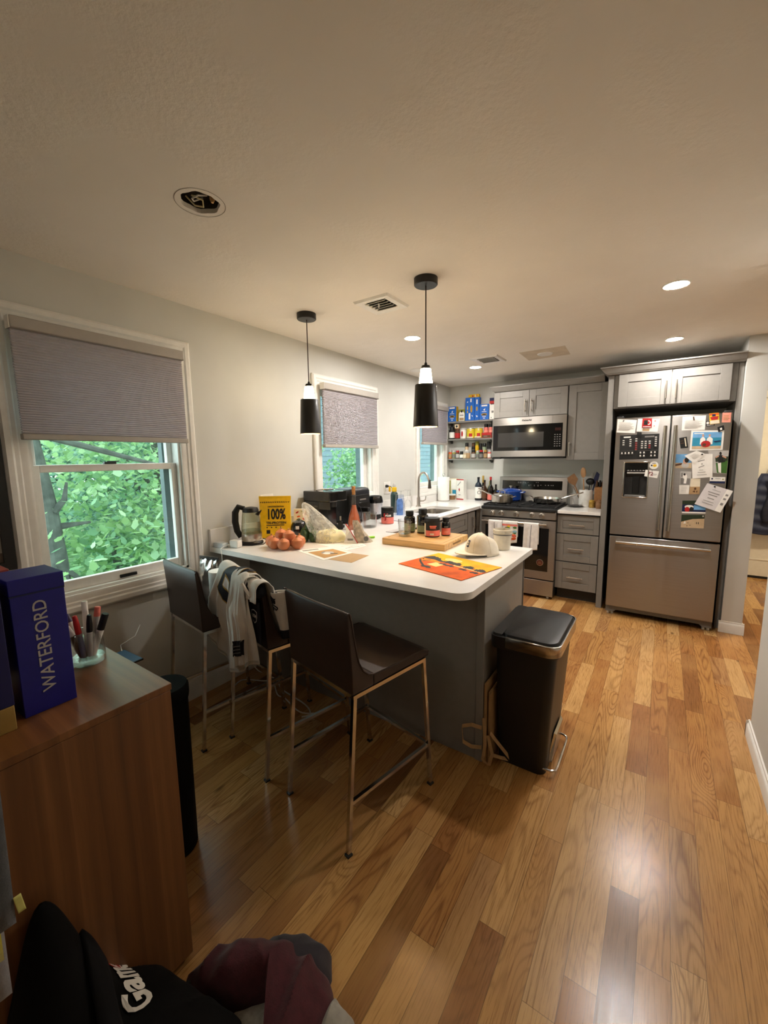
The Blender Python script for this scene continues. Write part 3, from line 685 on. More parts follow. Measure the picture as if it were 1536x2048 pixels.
# worktops ------------------------------------------------------------
def arc(cx, cy, r, a0, a1, n=10): return [(cx+r*math.cos(R(a0+(a1-a0)*k/n)), cy+r*math.sin(R(a0+(a1-a0)*k/n))) for k in range(n+1)]
SX0, SX1, SY0, SY1 = 0.20, 0.56, 3.44, 4.03
wt = thing('worktop', 'white quartz worktop wrapping the peninsula and the sink run', 'worktop', (0, 0, 0.884))
m = M(); r = 0.075
m.prism([(0, 1.449)]+arc(1.70-r, 1.449+r, r, -90, 0)+arc(1.70-.008, 2.425-.008, .008, 0, 90, 3)+[(0, 2.425)], 0, 0.03)
m.box(0, 0.67, 2.4249, SY0, 0, 0.03); m.box(0, 0.67, SY1, YB, 0, 0.03); m.box(0.67, 0.699, 4.266, YB, 0, 0.03)
# rounded sink opening
def rrect(x0, x1, y0, y1, r, n=6): return arc(x1-r, y0+r, r, -90, 0, n)+arc(x1-r, y1-r, r, 0, 90, n)+arc(x0+r, y1-r, r, 90, 180, n)+arc(x0+r, y0+r, r, 180, 270, n)
ri = rrect(SX0, SX1, SY0+.012, SY1-.012, 0.06); k = len(ri)
crn = [(0.67, SY0), (0.67, SY1), (0, SY1), (0, SY0)]; q = k//4
for z in (0.03, 0):
    vs = [(x, y, z) for x, y in ri]+[(x, y, z) for x, y in crn]; fs = []
    for c in range(4):
        for i in range(c*q, c*q+q-1): fs.append((i, i+1, k+c))
        fs.append((c*q+q-1, (c*q+q) % k, k+(c+1) % 4, k+c))
    m.add(vs, fs)
m.add([(x, y, 0) for x, y in ri]+[(x, y, .03) for x, y in ri], [(i, (i+1) % k, k+(i+1) % k, k+i) for i in range(k)])
m.box(0.668, 0.67, SY0, SY1, 0, 0.03)
m.build('slab', MT['quartz'], wt, smooth=20)
solo('backsplash', M().box(0, 0.02, 1.449, YB-.02, 0.914, 1.025), MT['quartz'], 'low white quartz backsplash under the windows', 'backsplash', bevel=0.002)
solo('backsplash', M().box(0, 0.699, YB-.02, YB, 0.914, 1.034), MT['quartz'], 'low white quartz backsplash under the spice shelves', 'backsplash', bevel=0.002)
wt2 = thing('worktop', 'short white quartz worktop between the range and the fridge', 'worktop', (0, 0, 0.884))
M().box(1.463, 1.842, 4.266, YB, 0, 0.03).build('slab', MT['quartz'], wt2, bevel=0.002)
solo('backsplash', M().box(1.463, 1.842, YB-.02, YB, 0.914, 1.034), MT['quartz'], 'short white quartz backsplash behind the utensil crock', 'backsplash', bevel=0.002)
# sink and faucet
t = thing('sink', 'undermount steel sink under the faucet', 'sink', (0, 0, 0.884))
m = M(); r2 = rrect(SX0-.004, SX1+.004, SY0+.008, SY1-.008, 0.062); r3 = rrect(SX0+.008, SX1-.008, SY0+.02, SY1-.02, 0.07); k = len(r2)
m.add([(x, y, -0.001) for x, y in r2]+[(x, y, -0.13) for x, y in r3], [(i, (i+1) % k, k+(i+1) % k, k+i) for i in range(k)]+[tuple(range(k, 2*k))])
m.build('bowl', MT['steel2'], t, smooth=40)
M().lathe([(0.0, 0.004), (0.03, 0.003), (0.042, 0)], (0.38, 3.73, -0.129), 20).build('drain', MT['chrome'], t)
t = thing('faucet', 'brushed gooseneck kitchen faucet with pull-down spray', 'faucet', (0.1, 3.906, 0.914))
M().lathe([(0.028, 0), (0.027, 0.008), (0.02, 0.012), (0.019, 0.09), (0.016, 0.1)], seg=20).build('base', MT['nickel'], t)
pts = [(0, 0, 0.09), (0, 0, 0.26)]+[(0.062-0.062*math.cos(R(a)), 0, 0.27+0.062*math.sin(R(a))*1.6) for a in range(0, 166, 12)]+[(0.135, 0, 0.27)]
M().tube(pts, 0.0115, 14).build('gooseneck', MT['nickel'], t)
M().lathe([(0.012, 0.03), (0.014, 0.0), (0.019, -0.05), (0.018, -0.062), (0, -0.062)], (0.136, 0, 0.262), 18).build('spray_head', pm('dark_nickel', '#6f6962', 0.3, 1.0), t)
M().tube([(0.018, 0, 0.06), (0.06, 0, 0.062), (0.085, 0, 0.075), (0.092, 0, 0.115)], [0.008, 0.007, 0.006, 0.0055], 10).build('lever', MT['nickel'], t)
# ------------------------------------------------------------------ range
t = thing('gas_range', 'stainless steel gas range with five knobs and towels on its rail', 'stove', (0.7, 4.231, 0))
m = M().box(0.002, 0.756, 0.05, 0.62, 0.03, 0.905); m.build('body', MT['fridgeside'], t)
M().box(0.0, 0.757, 0.0, 0.05, 0.815, 0.892).build('control_panel', MT['steel'], t, bevel=0.004)
m = M().box(0.0, 0.757, -0.018, 0.6, 0.893, 0.925); ck = m.build('cooktop', MT['iron'], t, bevel=0.008, bseg=3)
for gx in (0.02, 0.388):
    m = M(); W_ = 0.35
    for a in (0.02, 0.165, 0.31, 0.435, 0.56): m.box(gx, gx+W_, a-.006, a+.006, 0.933, 0.947)
    for a in (0, W_/3, 2*W_/3, W_): m.box(gx+a-.006, gx+a+.006, 0.014, 0.566, 0.933, 0.947)
    for a in (0.02, 0.56):
        for b in (0.0, W_): m.box(gx+b-.008, gx+b+.008, a-.008, a+.008, 0.924, 0.934)
    m.build('grate', MT['iron'], t, bevel=0.002)
for (x, y) in ((0.14, 0.14), (0.14, 0.44), (0.38, 0.29), (0.62, 0.14), (0.62, 0.44)):
    b = M().lathe([(0.055, 0.925), (0.05, 0.932), (0.036, 0.933), (0.036, 0.939), (0, 0.94)], (x, y, 0), 20).build('burner', MT['iron'], t)
bgd = M().prism([(0.565, 0.925), (0.535, 0.925), (0.545, 1.03), (0.56, 1.21), (0.6, 1.21), (0.6, 0.925)], 0.005, 0.752, 'x').build('backguard', MT['steel'], t, bevel=0.003)
# black touch display follows the slope of the backguard
def bgp(x, z, off=0.001):
    y = 0.545+(z-1.03)/0.18*0.015; return (x, y-off, z)
m = M(); m.add([bgp(0.042, 1.070, .003), bgp(0.70, 1.070, .003), bgp(0.70, 1.168, .003), bgp(0.042, 1.168, .003), bgp(0.042, 1.070, -.001), bgp(0.70, 1.070, -.001), bgp(0.70, 1.168, -.001), bgp(0.042, 1.168, -.001)], [(0,1,2,3),(0,1,5,4),(1,2,6,5),(2,3,7,6),(3,0,4,7)])
dsp = m.build('display', MT['bglass'], bgd, smooth=0)
m = M(); rnd = random.Random(3)
for zz, xs in ((1.148, [.22,.24,.26,.28,.3,.33,.42,.44]), (1.138, [.22,.24,.26,.28,.3]), (1.118, [.34,.36,.4,.44,.47,.52,.55,.58,.6]), (1.108, [.34, .4, .44])):
    for x in xs: m.add([bgp(x, zz, .0036), bgp(x+.010, zz, .0036), bgp(x+.010, zz+.004, .0036), bgp(x, zz+.004, .0036)], [(0,1,2,3)])
m.build('touch_marks', MT['lgrey'], bgd, smooth=0)
for i, x in enumerate((0.121, 0.215, 0.372, 0.53, 0.623)):
    kb = M().lathe([(0.026, 0), (0.026, -0.006), (0.022, -0.008), (0.0205, -0.034), (0.018, -0.037), (0, -0.037)], (x, 0.0, 0.855), 24, ax='y').build('knob', MT['nickel'], t)
    M().box(x-.0025, x+.0025, -0.039, -0.03, 0.858, 0.874).build('pointer', MT['chrome'], kb)
# oven door with window opening
m = M(); yd = 0.0; 
m.box(0.0, 0.046, yd, 0.048, 0.202, 0.805); m.box(0.698, 0.757, yd, 0.048, 0.202, 0.805)
m.box(0.046, 0.698, yd, 0.048, 0.727, 0.805); m.box(0.046, 0.698, yd, 0.048, 0.202, 0.285)
od = m.build('oven_door', MT['steel'], t, smooth=0)
M().box(0.046, 0.698, yd+.003, 0.04, 0.285, 0.727).build('oven_window', MT['bglass'], od)
m = M().tube([(0.024, -0.05, 0.77), (0.684, -0.05, 0.77)], 0.0115, 14); m.build('handle', MT['chrome'], od)
for x in (0.05, 0.655):
    M().box(x-.016, x+.016, -0.05, 0.0, 0.757, 0.782).build('handle_bracket', MT['nickel'], od, bevel=0.004)
bd = M().lathe([(0.034, 0.002), (0.034, -0.002), (0.030, -0.003), (0, -0.003)], (0.622, yd+.003, 0.374), 28, ax='y').build('badge', MT['nickel'], od)
M().lathe([(0.028, -0.0033), (0, -0.0036)], (0.622, yd+.003, 0.374), 28, ax='y').build('medallion', pm('copper_red_enamel', '#6d3a33', 0.4, 0.6), bd)
m = M()
for k in range(3): m.box(0.605+.004*k, 0.638-.003*k, yd-.0014, yd-.0005, 0.364+.009*k, 0.367+.009*k)
m.build('emblem', MT['chrome'], bd)
M().box(0.0, 0.757, 0.0, 0.045, 0.03, 0.19).build('storage_drawer', MT['steel'], t, bevel=0.003)
for x in (0.05, 0.70):
    for y in (0.05, 0.55): M().cyl((x, y, 0), 0.014, 0.032, 12).build('foot', MT['wplastic'], t)
# towels on the rail
def towel(name, label, x0, x1, zb, base, stripe=None, seed=0, zback=None, extra=None):
    y = 4.231-0.05; zc = 0.77; r = 0.0145; L1 = zc-zb; L2 = zc-(zback or zb+.06)
    def fn(u, v, off=0.0):
        s = v*(L1+PI*r+L2); x = x0+(x1-x0)*u
        wv = 0.006*math.sin(u*9+seed)+0.004*math.sin(u*17+2*seed)
        if s < L1: d = L1-s; q = min(1, d/0.12); yy = y-r-off-wv*q-0.004*q*math.sin(8*d+seed); zz = zc-d+0.006*math.sin(u*5+seed)*(1-min(1, s/.1)); x += (0.006*math.sin(6*d+seed))*q
        elif s < L1+PI*r: a = (s-L1)/r; yy = y-(r+off)*math.cos(a); zz = zc+(r+off)*math.sin(a)
        else: d = s-L1-PI*r; yy = min(y+r+0.002, 4.2275-0.0)+0*off; zz = zc-d
        return (x, yy, zz)
    o = solo(name, M().grid(fn, 18, 40), base, label, 'towel', 'kitchen towels on the oven rail', solid=0.004)
    if stripe:
        for (a, b, v0, v1, mt) in stripe:
            M().grid(lambda u, v: fn(a+(b-a)*u, v0+(v1-v0)*v, 0.0032), 3, 24).build('stripe', mt, o)
    if extra: extra(o, fn)
    return o
MT['linen'] = pm('white_terry', '#e3ded8', 0.9, var=0.06, bump=0.3, bscale=300)
MT['darkstripe'] = pm('charcoal_stripe', '#4b4a50', 0.9)
towel('dish_towel', 'white towel with one dark stripe, hanging leftmost on the oven rail', 0.80, 0.945, 0.50, MT['linen'], [(0.42, 0.455, 0.0, 0.5, MT['darkstripe'])], 1)
def fruit(o, fn):
    rnd = random.Random(8)
    cols = [MT['orange'], MT['yellow'], MT['green'], pm('print_blue', '#8fb6c4', .8), MT['pink']]
    for i in range(22):
        u = 0.12+0.76*rnd.random(); v = 0.06+0.40*rnd.random(); ru = 0.07+.12*rnd.random(); rv = ru*0.22
        if i < 3: u = [0.75, .55, .35][i]; v = [.18, .26, .36][i]; ru = .2; rv = .05
        m = M(); n = 12
        vs = [fn(min(.98, max(.02, u+ru*math.cos(2*PI*k/n))), v+rv*math.sin(2*PI*k/n), 0.0026+0.0001*i) for k in range(n)]
        m.poly(vs); m.build('fruit_print', cols[i % 5], o, smooth=0)
    m = M().grid(lambda u, v: fn(u, 0.43+0.05*v, 0.003), 12, 6); m.build('pink_border', MT['pink'], o)
towel('dish_towel', 'printed fruit-pattern towel with pink top, in the middle of the oven rail', 0.95, 1.105, 0.56, pm('printed_cotton', '#dcd8cf', 0.9, var=0.05), None, 2.2, None, fruit)
towel('dish_towel', 'white towel with one dark stripe, hanging rightmost on the oven rail', 1.17, 1.312, 0.505, MT['linen'], [(0.5, 0.535, 0.0, 0.5, MT['darkstripe'])], 3)
# ------------------------------------------------------------------ microwave
t = thing('microwave_oven', 'stainless over-the-range microwave under the small cabinet', 'microwave', (0.705, 4.497, 1.432))
M().box(0.0, 0.762, 0.03, 0.40, 0.0, 0.428).build('case', MT['fridgeside'], t)
m = M(); m.box(0, 0.762, 0, 0.03, 0.345, 0.424); m.box(0, 0.762, 0, 0.03, 0.008, 0.073); m.box(0, 0.01, 0, 0.03, .073, .345); m.box(0.728, 0.762, 0, 0.03, .073, .345)
d = m.build('door', MT['steel'], t, smooth=0)
m = M(); m.box(0.01, 0.728, 0.002, 0.028, 0.073, 0.345); m.build('door_glass', MT['bglass'], d)
M().box(0.066, 0.545, 0.0005, 0.003, 0.11, 0.265).build('window_mesh', pm('perforated_screen', '#2c2b2b', 0.25, var=0.1, scale=300, coat=0.5), d)
M().box(0.655, 0.712, 0.0005, 0.003, 0.27, 0.298).build('clock_display', pm('dim_red_display', '#2a0f0d', 0.2), d)
m = M(); 
for i in range(6):
    for k in range(3): m.box(0.65+.024*k, 0.662+.024*k, 0.0004, 0.002, 0.11+.023*i, 0.117+.023*i)
m.build('keypad', MT['grey'], d, smooth=0)
M().box(0.628, 0.6295, -0.0006, 0.001, 0.345, 0.424).build('seam', MT['cabdark'], d, smooth=0)
text('KitchenAid', 0.022, MT['kink'], d, (0.37, -0.0008, 0.389), FY, bold=0.0011)
M().box(0.02, 0.74, 0.03, 0.3, -0.012, 0.0).build('vent_grille', MT['black'], t)
M().box(0.0, 0.09, 0.01, 0.06, -0.014, 0.004).build('lamp_bracket', MT['black'], t)
# ------------------------------------------------------------------ fridge
FX0, FX1, FYF = 1.94, 2.708, 4.107
t = thing('refrigerator', 'stainless french-door refrigerator covered in notes and photos', 'refrigerator', (FX0, FYF, 0)); Wf = FX1-FX0
M().box(0.004, Wf-.004, 0.085, 0.77, 0.035, 1.752).build('body', MT['fridgeside'], t)
# left door built round the dispenser recess
DZ0, DZ1 = 0.752, 1.757; rx0, rx1, rz0, rz1 = 0.084, 0.252, 1.09, 1.38
m = M(); m.box(0, rx0, 0, .07, DZ0, DZ1); m.box(rx1, 0.382, 0, .07, DZ0, DZ1); m.box(rx0, rx1, 0, .07, rz1, DZ1); m.box(rx0, rx1, 0, .07, DZ0, rz0)
ld = m.build('left_door', MT['steel'], t, smooth=0)
m = M(); o = 0.01; m.box(rx0-o, rx1+o, -.005, .006, rz1, rz1+o); m.box(rx0-o, rx1+o, -.005, .006, rz0-o, rz0); m.box(rx0-o, rx0, -.005, .006, rz0, rz1); m.box(rx1, rx1+o, -.005, .006, rz0, rz1)
m.build('dispenser_frame', MT['chrome'], ld, bevel=0.003)
M().box(rx0, rx1, .05, .069, rz0, rz1).box(rx0, rx0+.003, 0, .06, rz0, rz1).box(rx1-.003, rx1, 0, .06, rz0, rz1).box(rx0, rx1, 0, .06, rz0, rz0+.003).build('dispenser_recess', MT['fridgeside'], ld, smooth=0)
M().box(rx0+.002, rx1-.002, 0.004, .055, 1.305, rz1-.001).build('dispenser_panel', MT['bglass'], ld)
m = M()
for k in range(6): m.box(rx0+.02+.022*k, rx0+.034+.022*k, .003, .0045, 1.312, 1.317)
m.build('touch_marks', MT['lgrey'], ld, smooth=0)
M().box(rx0+.018, rx1-.02, 0.006, .05, 1.288, 1.301).build('light_bar', MT['lgrey'], ld)
M().box(0.146, 0.197, .036, .048, 1.118, 1.262).build('dispenser_paddle', MT['black'], ld, bevel=0.004)
M().box(rx0+.01, rx1-.01, .004, .05, rz0+.003, rz0+.012).build('drip_tray', MT['grey'], ld)
rdv = M().box(0.39, Wf, 0, .07, DZ0, DZ1).build('right_door', MT['steel'], t, bevel=0.006, bseg=3)
def vbar(x, par):
    h = M().tube([(x, -.052, .822), (x, -.052, 1.676)], .0135, 16).build('handle', MT['steel2'], par)
    for z in (.835, 1.645): M().box(x-.012, x+.012, -.052, 0, z-.014, z+.03 if z > 1 else z+.014).build('handle_mount', MT['nickel'], h, bevel=.003)
vbar(0.352, ld); vbar(0.421, rdv)
fz = M().box(0, Wf, 0, .07, .09, .737).build('freezer_drawer', MT['steel'], t, bevel=0.006, bseg=3)
h = M().tube([(0.055, -.052, .69), (.71, -.052, .69)], .0125, 16).build('handle', MT['steel2'], fz)
for x in (.07, .69): M().box(x-.016, x+.016, -.052, 0, .678, .702).build('handle_mount', MT['nickel'], h, bevel=.003)
M().prism([(0, .085), (Wf, .085), (Wf, .03), (Wf-.06, .03), (Wf-.085, .05), (.085, .05), (.06, .03), (0, .03)], 0.03, 0.06, 'y').build('kick_grille', pm('grey_plastic', '#6c6a66', .45), t)
for x in (.02, .05, Wf-.05, Wf-.02): M().cyl((x, .07, 0), .011, .034, 12).build('foot', MT['wplastic'], t)
M().box(0.0, 0.05, .02, .09, 1.757, 1.775).box(Wf-.05, Wf, .02, .09, 1.757, 1.775).build('hinge_cover', MT['fridgeside'], t, bevel=.004)
# ------------------------------------------------------------------ papers, photos and magnets on the fridge doors (plane of the doors)
yF = FYF-0.0006
def fr(name, label, cat, pts, mats, layers=(), lift=0.0, group=None):
    return sheet(name, label, cat, [(x, yF-lift, z) for x, z in pts], mats, layers, (0, -1, 0), group=group)
PW = [MT['white'], MT['ink']]
fr('paper_note', 'white handwritten card at the top left corner of the fridge', 'paper', [(1.947, 1.752), (2.090, 1.736), (2.081, 1.627), (1.945, 1.64)], PW, lines(1, .08, .9, .22, .85, 9, .16, 1))
fr('paper_note', 'white card under the red mug magnet on the left fridge door', 'paper', [(2.097, 1.746), (2.249, 1.738), (2.241, 1.631), (2.091, 1.642)], [MT['white'], MT['pink'], MT['tan']], [(2, rc(.28, .75, .6, .95)), (1, rc(.78, .12, .84, .22)), (1, rc(.78, .5, .82, .6))])
fr('fridge_magnet', 'red magnet picturing a black coffee mug', 'magnet', [(2.130, 1.747), (2.196, 1.744), (2.198, 1.667), (2.128, 1.67)], [MT['red'], MT['kink'], MT['white'], MT['brown']], [(1, rc(.18, .2, .58, .68)), (1, circ(.38, .22, .2, .06)), (2, circ(.68, .45, .2, .24)), (0, circ(.66, .45, .12, .16)), (1, rc(.18, .2, .58, .68)), (3, circ(.38, .22, .16, .04)), (2, rc(.1, .86, .9, .92))], .0025)
fr('fridge_magnet', 'small silver clip magnet on the top left card', 'magnet', [(1.988, 1.742), (2.0, 1.742), (1.994, 1.725), (1.986, 1.726)], [MT['grey']], (), .0025)
ly = []; rnd = random.Random(4)
ly += [(1, rc(.10, .06, .28, .11)), (2, rc(.64, .07, .88, .13))]
for (cx, r0, n) in ((.1, .2, 3), (.28, .17, 4), (.43, .15, 6), (.58, .27, 4), (.67, .27, 4), (.77, .27, 4), (.92, .12, 5)):
    for k in range(n):
        y0 = r0+.085*k
        if y0 < .6: ly += [(3 if (cx in (.43, .77) and k > 1) else 1, rc(cx-.025, y0, cx+.025, y0+.03)), (2, rc(cx-.03, y0+.042, cx+.03, y0+.055))]
ly += [(2, rc(.03, .655, .38, .662)), (2, rc(.5, .655, .97, .662))]
for cx in (.07, .16, .25, .34, .55, .64, .82, .91):
    for k in (0, 1):
        if cx > .5 or k == 0: ly += [(1, circ(cx, .73+.13*k, .02, .035, 8)), (2, rc(cx-.03, .77+.13*k, cx+.03, .785+.13*k))]
fr('magnet_chart', 'black magnetic chart of small white icons on the left fridge door', 'chart', [(1.973, 1.613), (2.255, 1.618), (2.259, 1.413), (1.977, 1.406)], [MT['kink'], MT['white'], MT['grey'], MT['red']], ly)
fr('fridge_magnet', 'small black clip magnet above the black chart', 'magnet', [(2.097, 1.636), (2.130, 1.632), (2.132, 1.598), (2.097, 1.6)], [MT['black'], MT['fridgeside']], [(1, rc(.2, .2, .8, .5))], .003)
m = M(); m.lathe([(0.032, 0), (0.032, -.004), (0.0, -.004)], seg=28, ax='y')
rm = solo('fridge_magnet', m, MT['white'], 'round white magnet with a yellow and black design', 'magnet', loc=(2.232, yF, 1.358))
M().add([(p[0], -.0045, p[1]) for p in circ(.007, -.002, .014, .012, 7)]+[(p[0], -.004, p[1]) for p in circ(.007, -.002, .014, .012, 7)], [tuple(range(7))]+[(a, (a+1) % 7, 7+(a+1) % 7, 7+a) for a in range(7)]).build('yellow_motif', MT['yellow'], rm, smooth=0)
M().box(-.021, -.009, -.0046, -.004, -.007, .005).box(-.013, .013, -.0046, -.004, .016, .02).build('black_marks', MT['kink'], rm, smooth=0)
c = fr('fridge_magnet', 'white card magnet with a maroon 72 below the round magnet', 'magnet', [(2.176, 1.321), (2.272, 1.309), (2.262, 1.251), (2.170, 1.267)], [MT['white'], MT['ink'], MT['kink']], [(1, rc(.55, .45, .9, .5)), (1, rc(.55, .6, .85, .65)), (2, circ(.5, .08, .04, .05, 8))], .001)
text('72', .04, pm('maroon_print', '#7a1f2e', .6), c, (2.212, yF-.0026, 1.287), (R(90), R(7), 0), bold=.0008)
fr('paper_note', 'wide white letter at the top of the right fridge door', 'paper', [(2.400, 1.746), (2.548, 1.745), (2.548, 1.634), (2.401, 1.635)], PW, lines(1, .1, .92, .3, .9, 8, .14, 2))
fr('fridge_magnet', 'small brown clip magnet holding the wide letter', 'magnet', [(2.466, 1.74), (2.474, 1.74), (2.48, 1.71), (2.471, 1.71)], [MT['brown']], (), .0025)
fr('fridge_magnet', 'dark magnet strip with white lettering partly behind the boat magnet', 'magnet', [(2.552, 1.70), (2.606, 1.695), (2.606, 1.662), (2.552, 1.66)], [MT['fridgeside'], MT['white'], MT['red']], [(1, circ(.2, .35, .16, .25, 10)), (1, rc(.1, .75, .9, .84)), (2, rc(.2, .3, .3, .4))])
fr('fridge_magnet', 'tilted picture magnet of a red boat on the right fridge door', 'magnet', [(2.566, 1.757), (2.624, 1.761), (2.636, 1.678), (2.576, 1.673)], [MT['yellow'], MT['red'], MT['navy'], MT['cream'], MT['orange']], [(4, rc(.02, .03, .98, .2)), (2, rc(.3, .1, .65, .3)), (1, [(.05, .35), (.95, .3), (.8, .62), (.2, .62)]), (3, rc(.04, .66, .96, .97))], .002)
c = fr('sticky_note', 'salmon pink square note at the top right corner of the fridge', 'paper', [(2.647, 1.758), (2.699, 1.756), (2.699, 1.683), (2.647, 1.685)], [MT['salmon'], MT['olive']], lines(1, .15, .85, .3, .85, 4, .2, 3))
fr('fridge_magnet', 'black square magnet on the corner of the seaside photo', 'magnet', [(2.623, 1.650), (2.660, 1.664), (2.668, 1.630), (2.632, 1.612)], [MT['black'], MT['white']], [(1, rc(.35, .35, .65, .8))], .003)
fr('photo_print', 'white-bordered photo of two people in white by a blue sea', 'photo', [(2.464, 1.632), (2.667, 1.625), (2.668, 1.476), (2.463, 1.475)], [MT['white'], MT['sky'], MT['sea'], MT['sand'], MT['red'], MT['skin'], MT['brown'], MT['navy']],
   [(1, rc(.06, .08, .94, .36)), (0, rc(.1, .13, .4, .17)), (2, rc(.06, .36, .94, .8)), (3, rc(.06, .78, .94, .92)), (0, [(.3, .42), (.38, .3), (.46, .42), (.46, .7), (.3, .7)]), (0, [(.5, .42), (.58, .3), (.68, .42), (.68, .7), (.5, .7)]), (5, circ(.38, .25, .035, .06, 10)), (5, circ(.58, .25, .035, .06, 10)), (4, circ(.48, .68, .15, .17, 12)), (6, circ(.44, .72, .06, .08, 8)), (7, [(.7, .55), (.92, .5), (.9, .56), (.75, .6)])])
fr('fridge_magnet', 'tilted dark booklet magnet on the right fridge door beside the handle', 'magnet', [(2.389, 1.577), (2.438, 1.585), (2.454, 1.498), (2.404, 1.493)], [MT['kink'], MT['cream'], MT['brown']], [(1, rc(.66, .1, .8, .85)), (2, rc(.1, .5, .55, .56)), (2, rc(.1, .3, .5, .34))], .001)
fr('photo_print', 'photo of a person against blue sky and dunes beside the door handle', 'photo', [(2.378, 1.448), (2.479, 1.446), (2.484, 1.336), (2.379, 1.335)], [MT['sky'], MT['sand'], MT['brown'], MT['skin'], MT['kink'], MT['lgrey']], [(1, rc(0, .62, 1, 1)), (2, [(0, .72), (.4, .62), (.5, .75), (0, .85)]), (5, circ(.62, .78, .24, .22, 12)), (3, circ(.62, .5, .16, .2, 12)), (4, circ(.70, .42, .14, .2, 10)), (0, rc(.0, .0, .35, .2))])
fr('photo_print', 'photo of a person striding on a green hill at the edge of the right door', 'photo', [(2.58, 1.473), (2.706, 1.471), (2.705, 1.293), (2.623, 1.299)], [MT['lgrey'], MT['green'], MT['skin'], MT['kink'], MT['dgreen'], MT['white']], [(4, [(.3, .3), (1, .25), (1, .5), (.3, .5)]), (1, [(.3, .55), (1, .42), (1, .98), (.3, .98)]), (3, circ(.6, .13, .06, .08, 10)), (3, [(.5, .2), (.72, .2), (.75, .45), (.45, .45)]), (2, [(.32, .28), (.5, .2), (.52, .25), (.34, .34)]), (2, [(.7, .2), (.92, .3), (.88, .34), (.68, .27)]), (5, [(.42, .5), (.62, .45), (.6, .98), (.42, .95)]), (3, [(.45, .45), (.85, .42), (.85, .48), (.45, .55)])])
fr('invitation_card', 'white script invitation in the middle of the right fridge door', 'paper', [(2.478, 1.449), (2.61, 1.447), (2.622, 1.268), (2.497, 1.253)], PW, [(1, [(.3, .3), (.62, .24), (.62, .27), (.3, .33)]), (1, rc(.46, .4, .52, .44)), (1, [(.32, .55), (.6, .47), (.6, .5), (.32, .58)]), (1, rc(.35, .66, .55, .68)), (1, rc(.28, .75, .66, .77)), (1, rc(.24, .86, .72, .875))], .002)
fr('paper_note', 'small tilted white card overlapping the script invitation', 'paper', [(2.433, 1.434), (2.508, 1.474), (2.567, 1.446), (2.499, 1.374)], PW, lines(1, .2, .85, .25, .8, 6, .14, 5), .004)
m = M().lathe([(0.006, 0), (.005, -.004), (0, -.0045)], seg=14, ax='y')
solo('fridge_magnet', m, MT['black'], 'tiny black button magnet on the small tilted card', 'magnet', loc=(2.545, yF-.006, 1.444))
fr('photo_print', 'small black-and-white photo above the cream cards', 'photo', [(2.415, 1.31), (2.487, 1.307), (2.486, 1.2), (2.419, 1.203)], [MT['lgrey'], MT['grey'], MT['white'], MT['kink']], [(1, rc(.05, .5, .95, .98)), (2, circ(.45, .38, .2, .2, 12)), (3, circ(.4, .22, .1, .09, 10)), (2, [(.4, .5), (.65, .5), (.6, .9), (.35, .9)]), (1, rc(.1, .1, .22, .4))])
fr('paper_note', 'narrow cream card beside the black-and-white photo', 'paper', [(2.488, 1.253), (2.548, 1.253), (2.551, 1.13), (2.483, 1.127)], [MT['cream'], MT['tan'], MT['brown']], [(1, rc(.0, .52, 1, 1)), (2, circ(.55, .65, .12, .08, 8)), (2, [(.3, .85), (.5, .75), (.6, .9)]), (2, [(.65, .8), (.8, .78), (.75, .95)])])
fr('paper_note', 'small white card under the black-and-white photo', 'paper', [(2.415, 1.198), (2.482, 1.199), (2.482, 1.127), (2.419, 1.125)], PW, lines(1, .2, .8, .2, .9, 5, .12, 7), .001)
fr('fridge_magnet', 'white and navy strip magnet at the edge of the right fridge door', 'magnet', [(2.607, 1.267), (2.7, 1.268), (2.701, 1.218), (2.607, 1.219)], [MT['white'], MT['navy'], MT['olive']], [(1, rc(0, .66, 1, 1)), (1, circ(.15, .28, .06, .14, 10)), (2, circ(.86, .35, .05, .1, 8)), (1, rc(.35, .2, .7, .24))], .002)
fr('photo_print', 'dark photo of people by trees and water, above the beach photo', 'photo', [(2.445, 1.073), (2.596, 1.08), (2.6, .973), (2.448, .968)], [MT['navy'], MT['dgreen'], MT['white'], MT['red'], MT['kink'], MT['sky']], [(1, rc(0, 0, 1, .3)), (5, rc(.5, .35, 1, .7)), (2, circ(.3, .48, .2, .14, 10)), (3, circ(.22, .68, .11, .2, 9)), (4, circ(.4, .65, .09, .17, 9)), (2, rc(0, .86, 1, .98))])
fr('photo_print', 'lowest photo on the right fridge door, a sandy beach under dark trees', 'photo', [(2.447, .957), (2.596, .966), (2.597, .856), (2.448, .852)], [MT['sand'], MT['dgreen'], MT['white'], MT['kink'], MT['lgrey']], [(1, [(0, 0), (1, 0), (1, .28), (.5, .32), (0, .55)]), (4, rc(.9, .05, .97, .16)), (2, [(.1, .68), (.17, .46), (.22, .68)]), (3, rc(.66, .55, .69, .7)), (3, rc(.74, .55, .77, .7)), (3, circ(.3, .62, .02, .03, 6)), (3, circ(.4, .8, .02, .03, 6)), (3, circ(.27, .85, .02, .04, 6))])
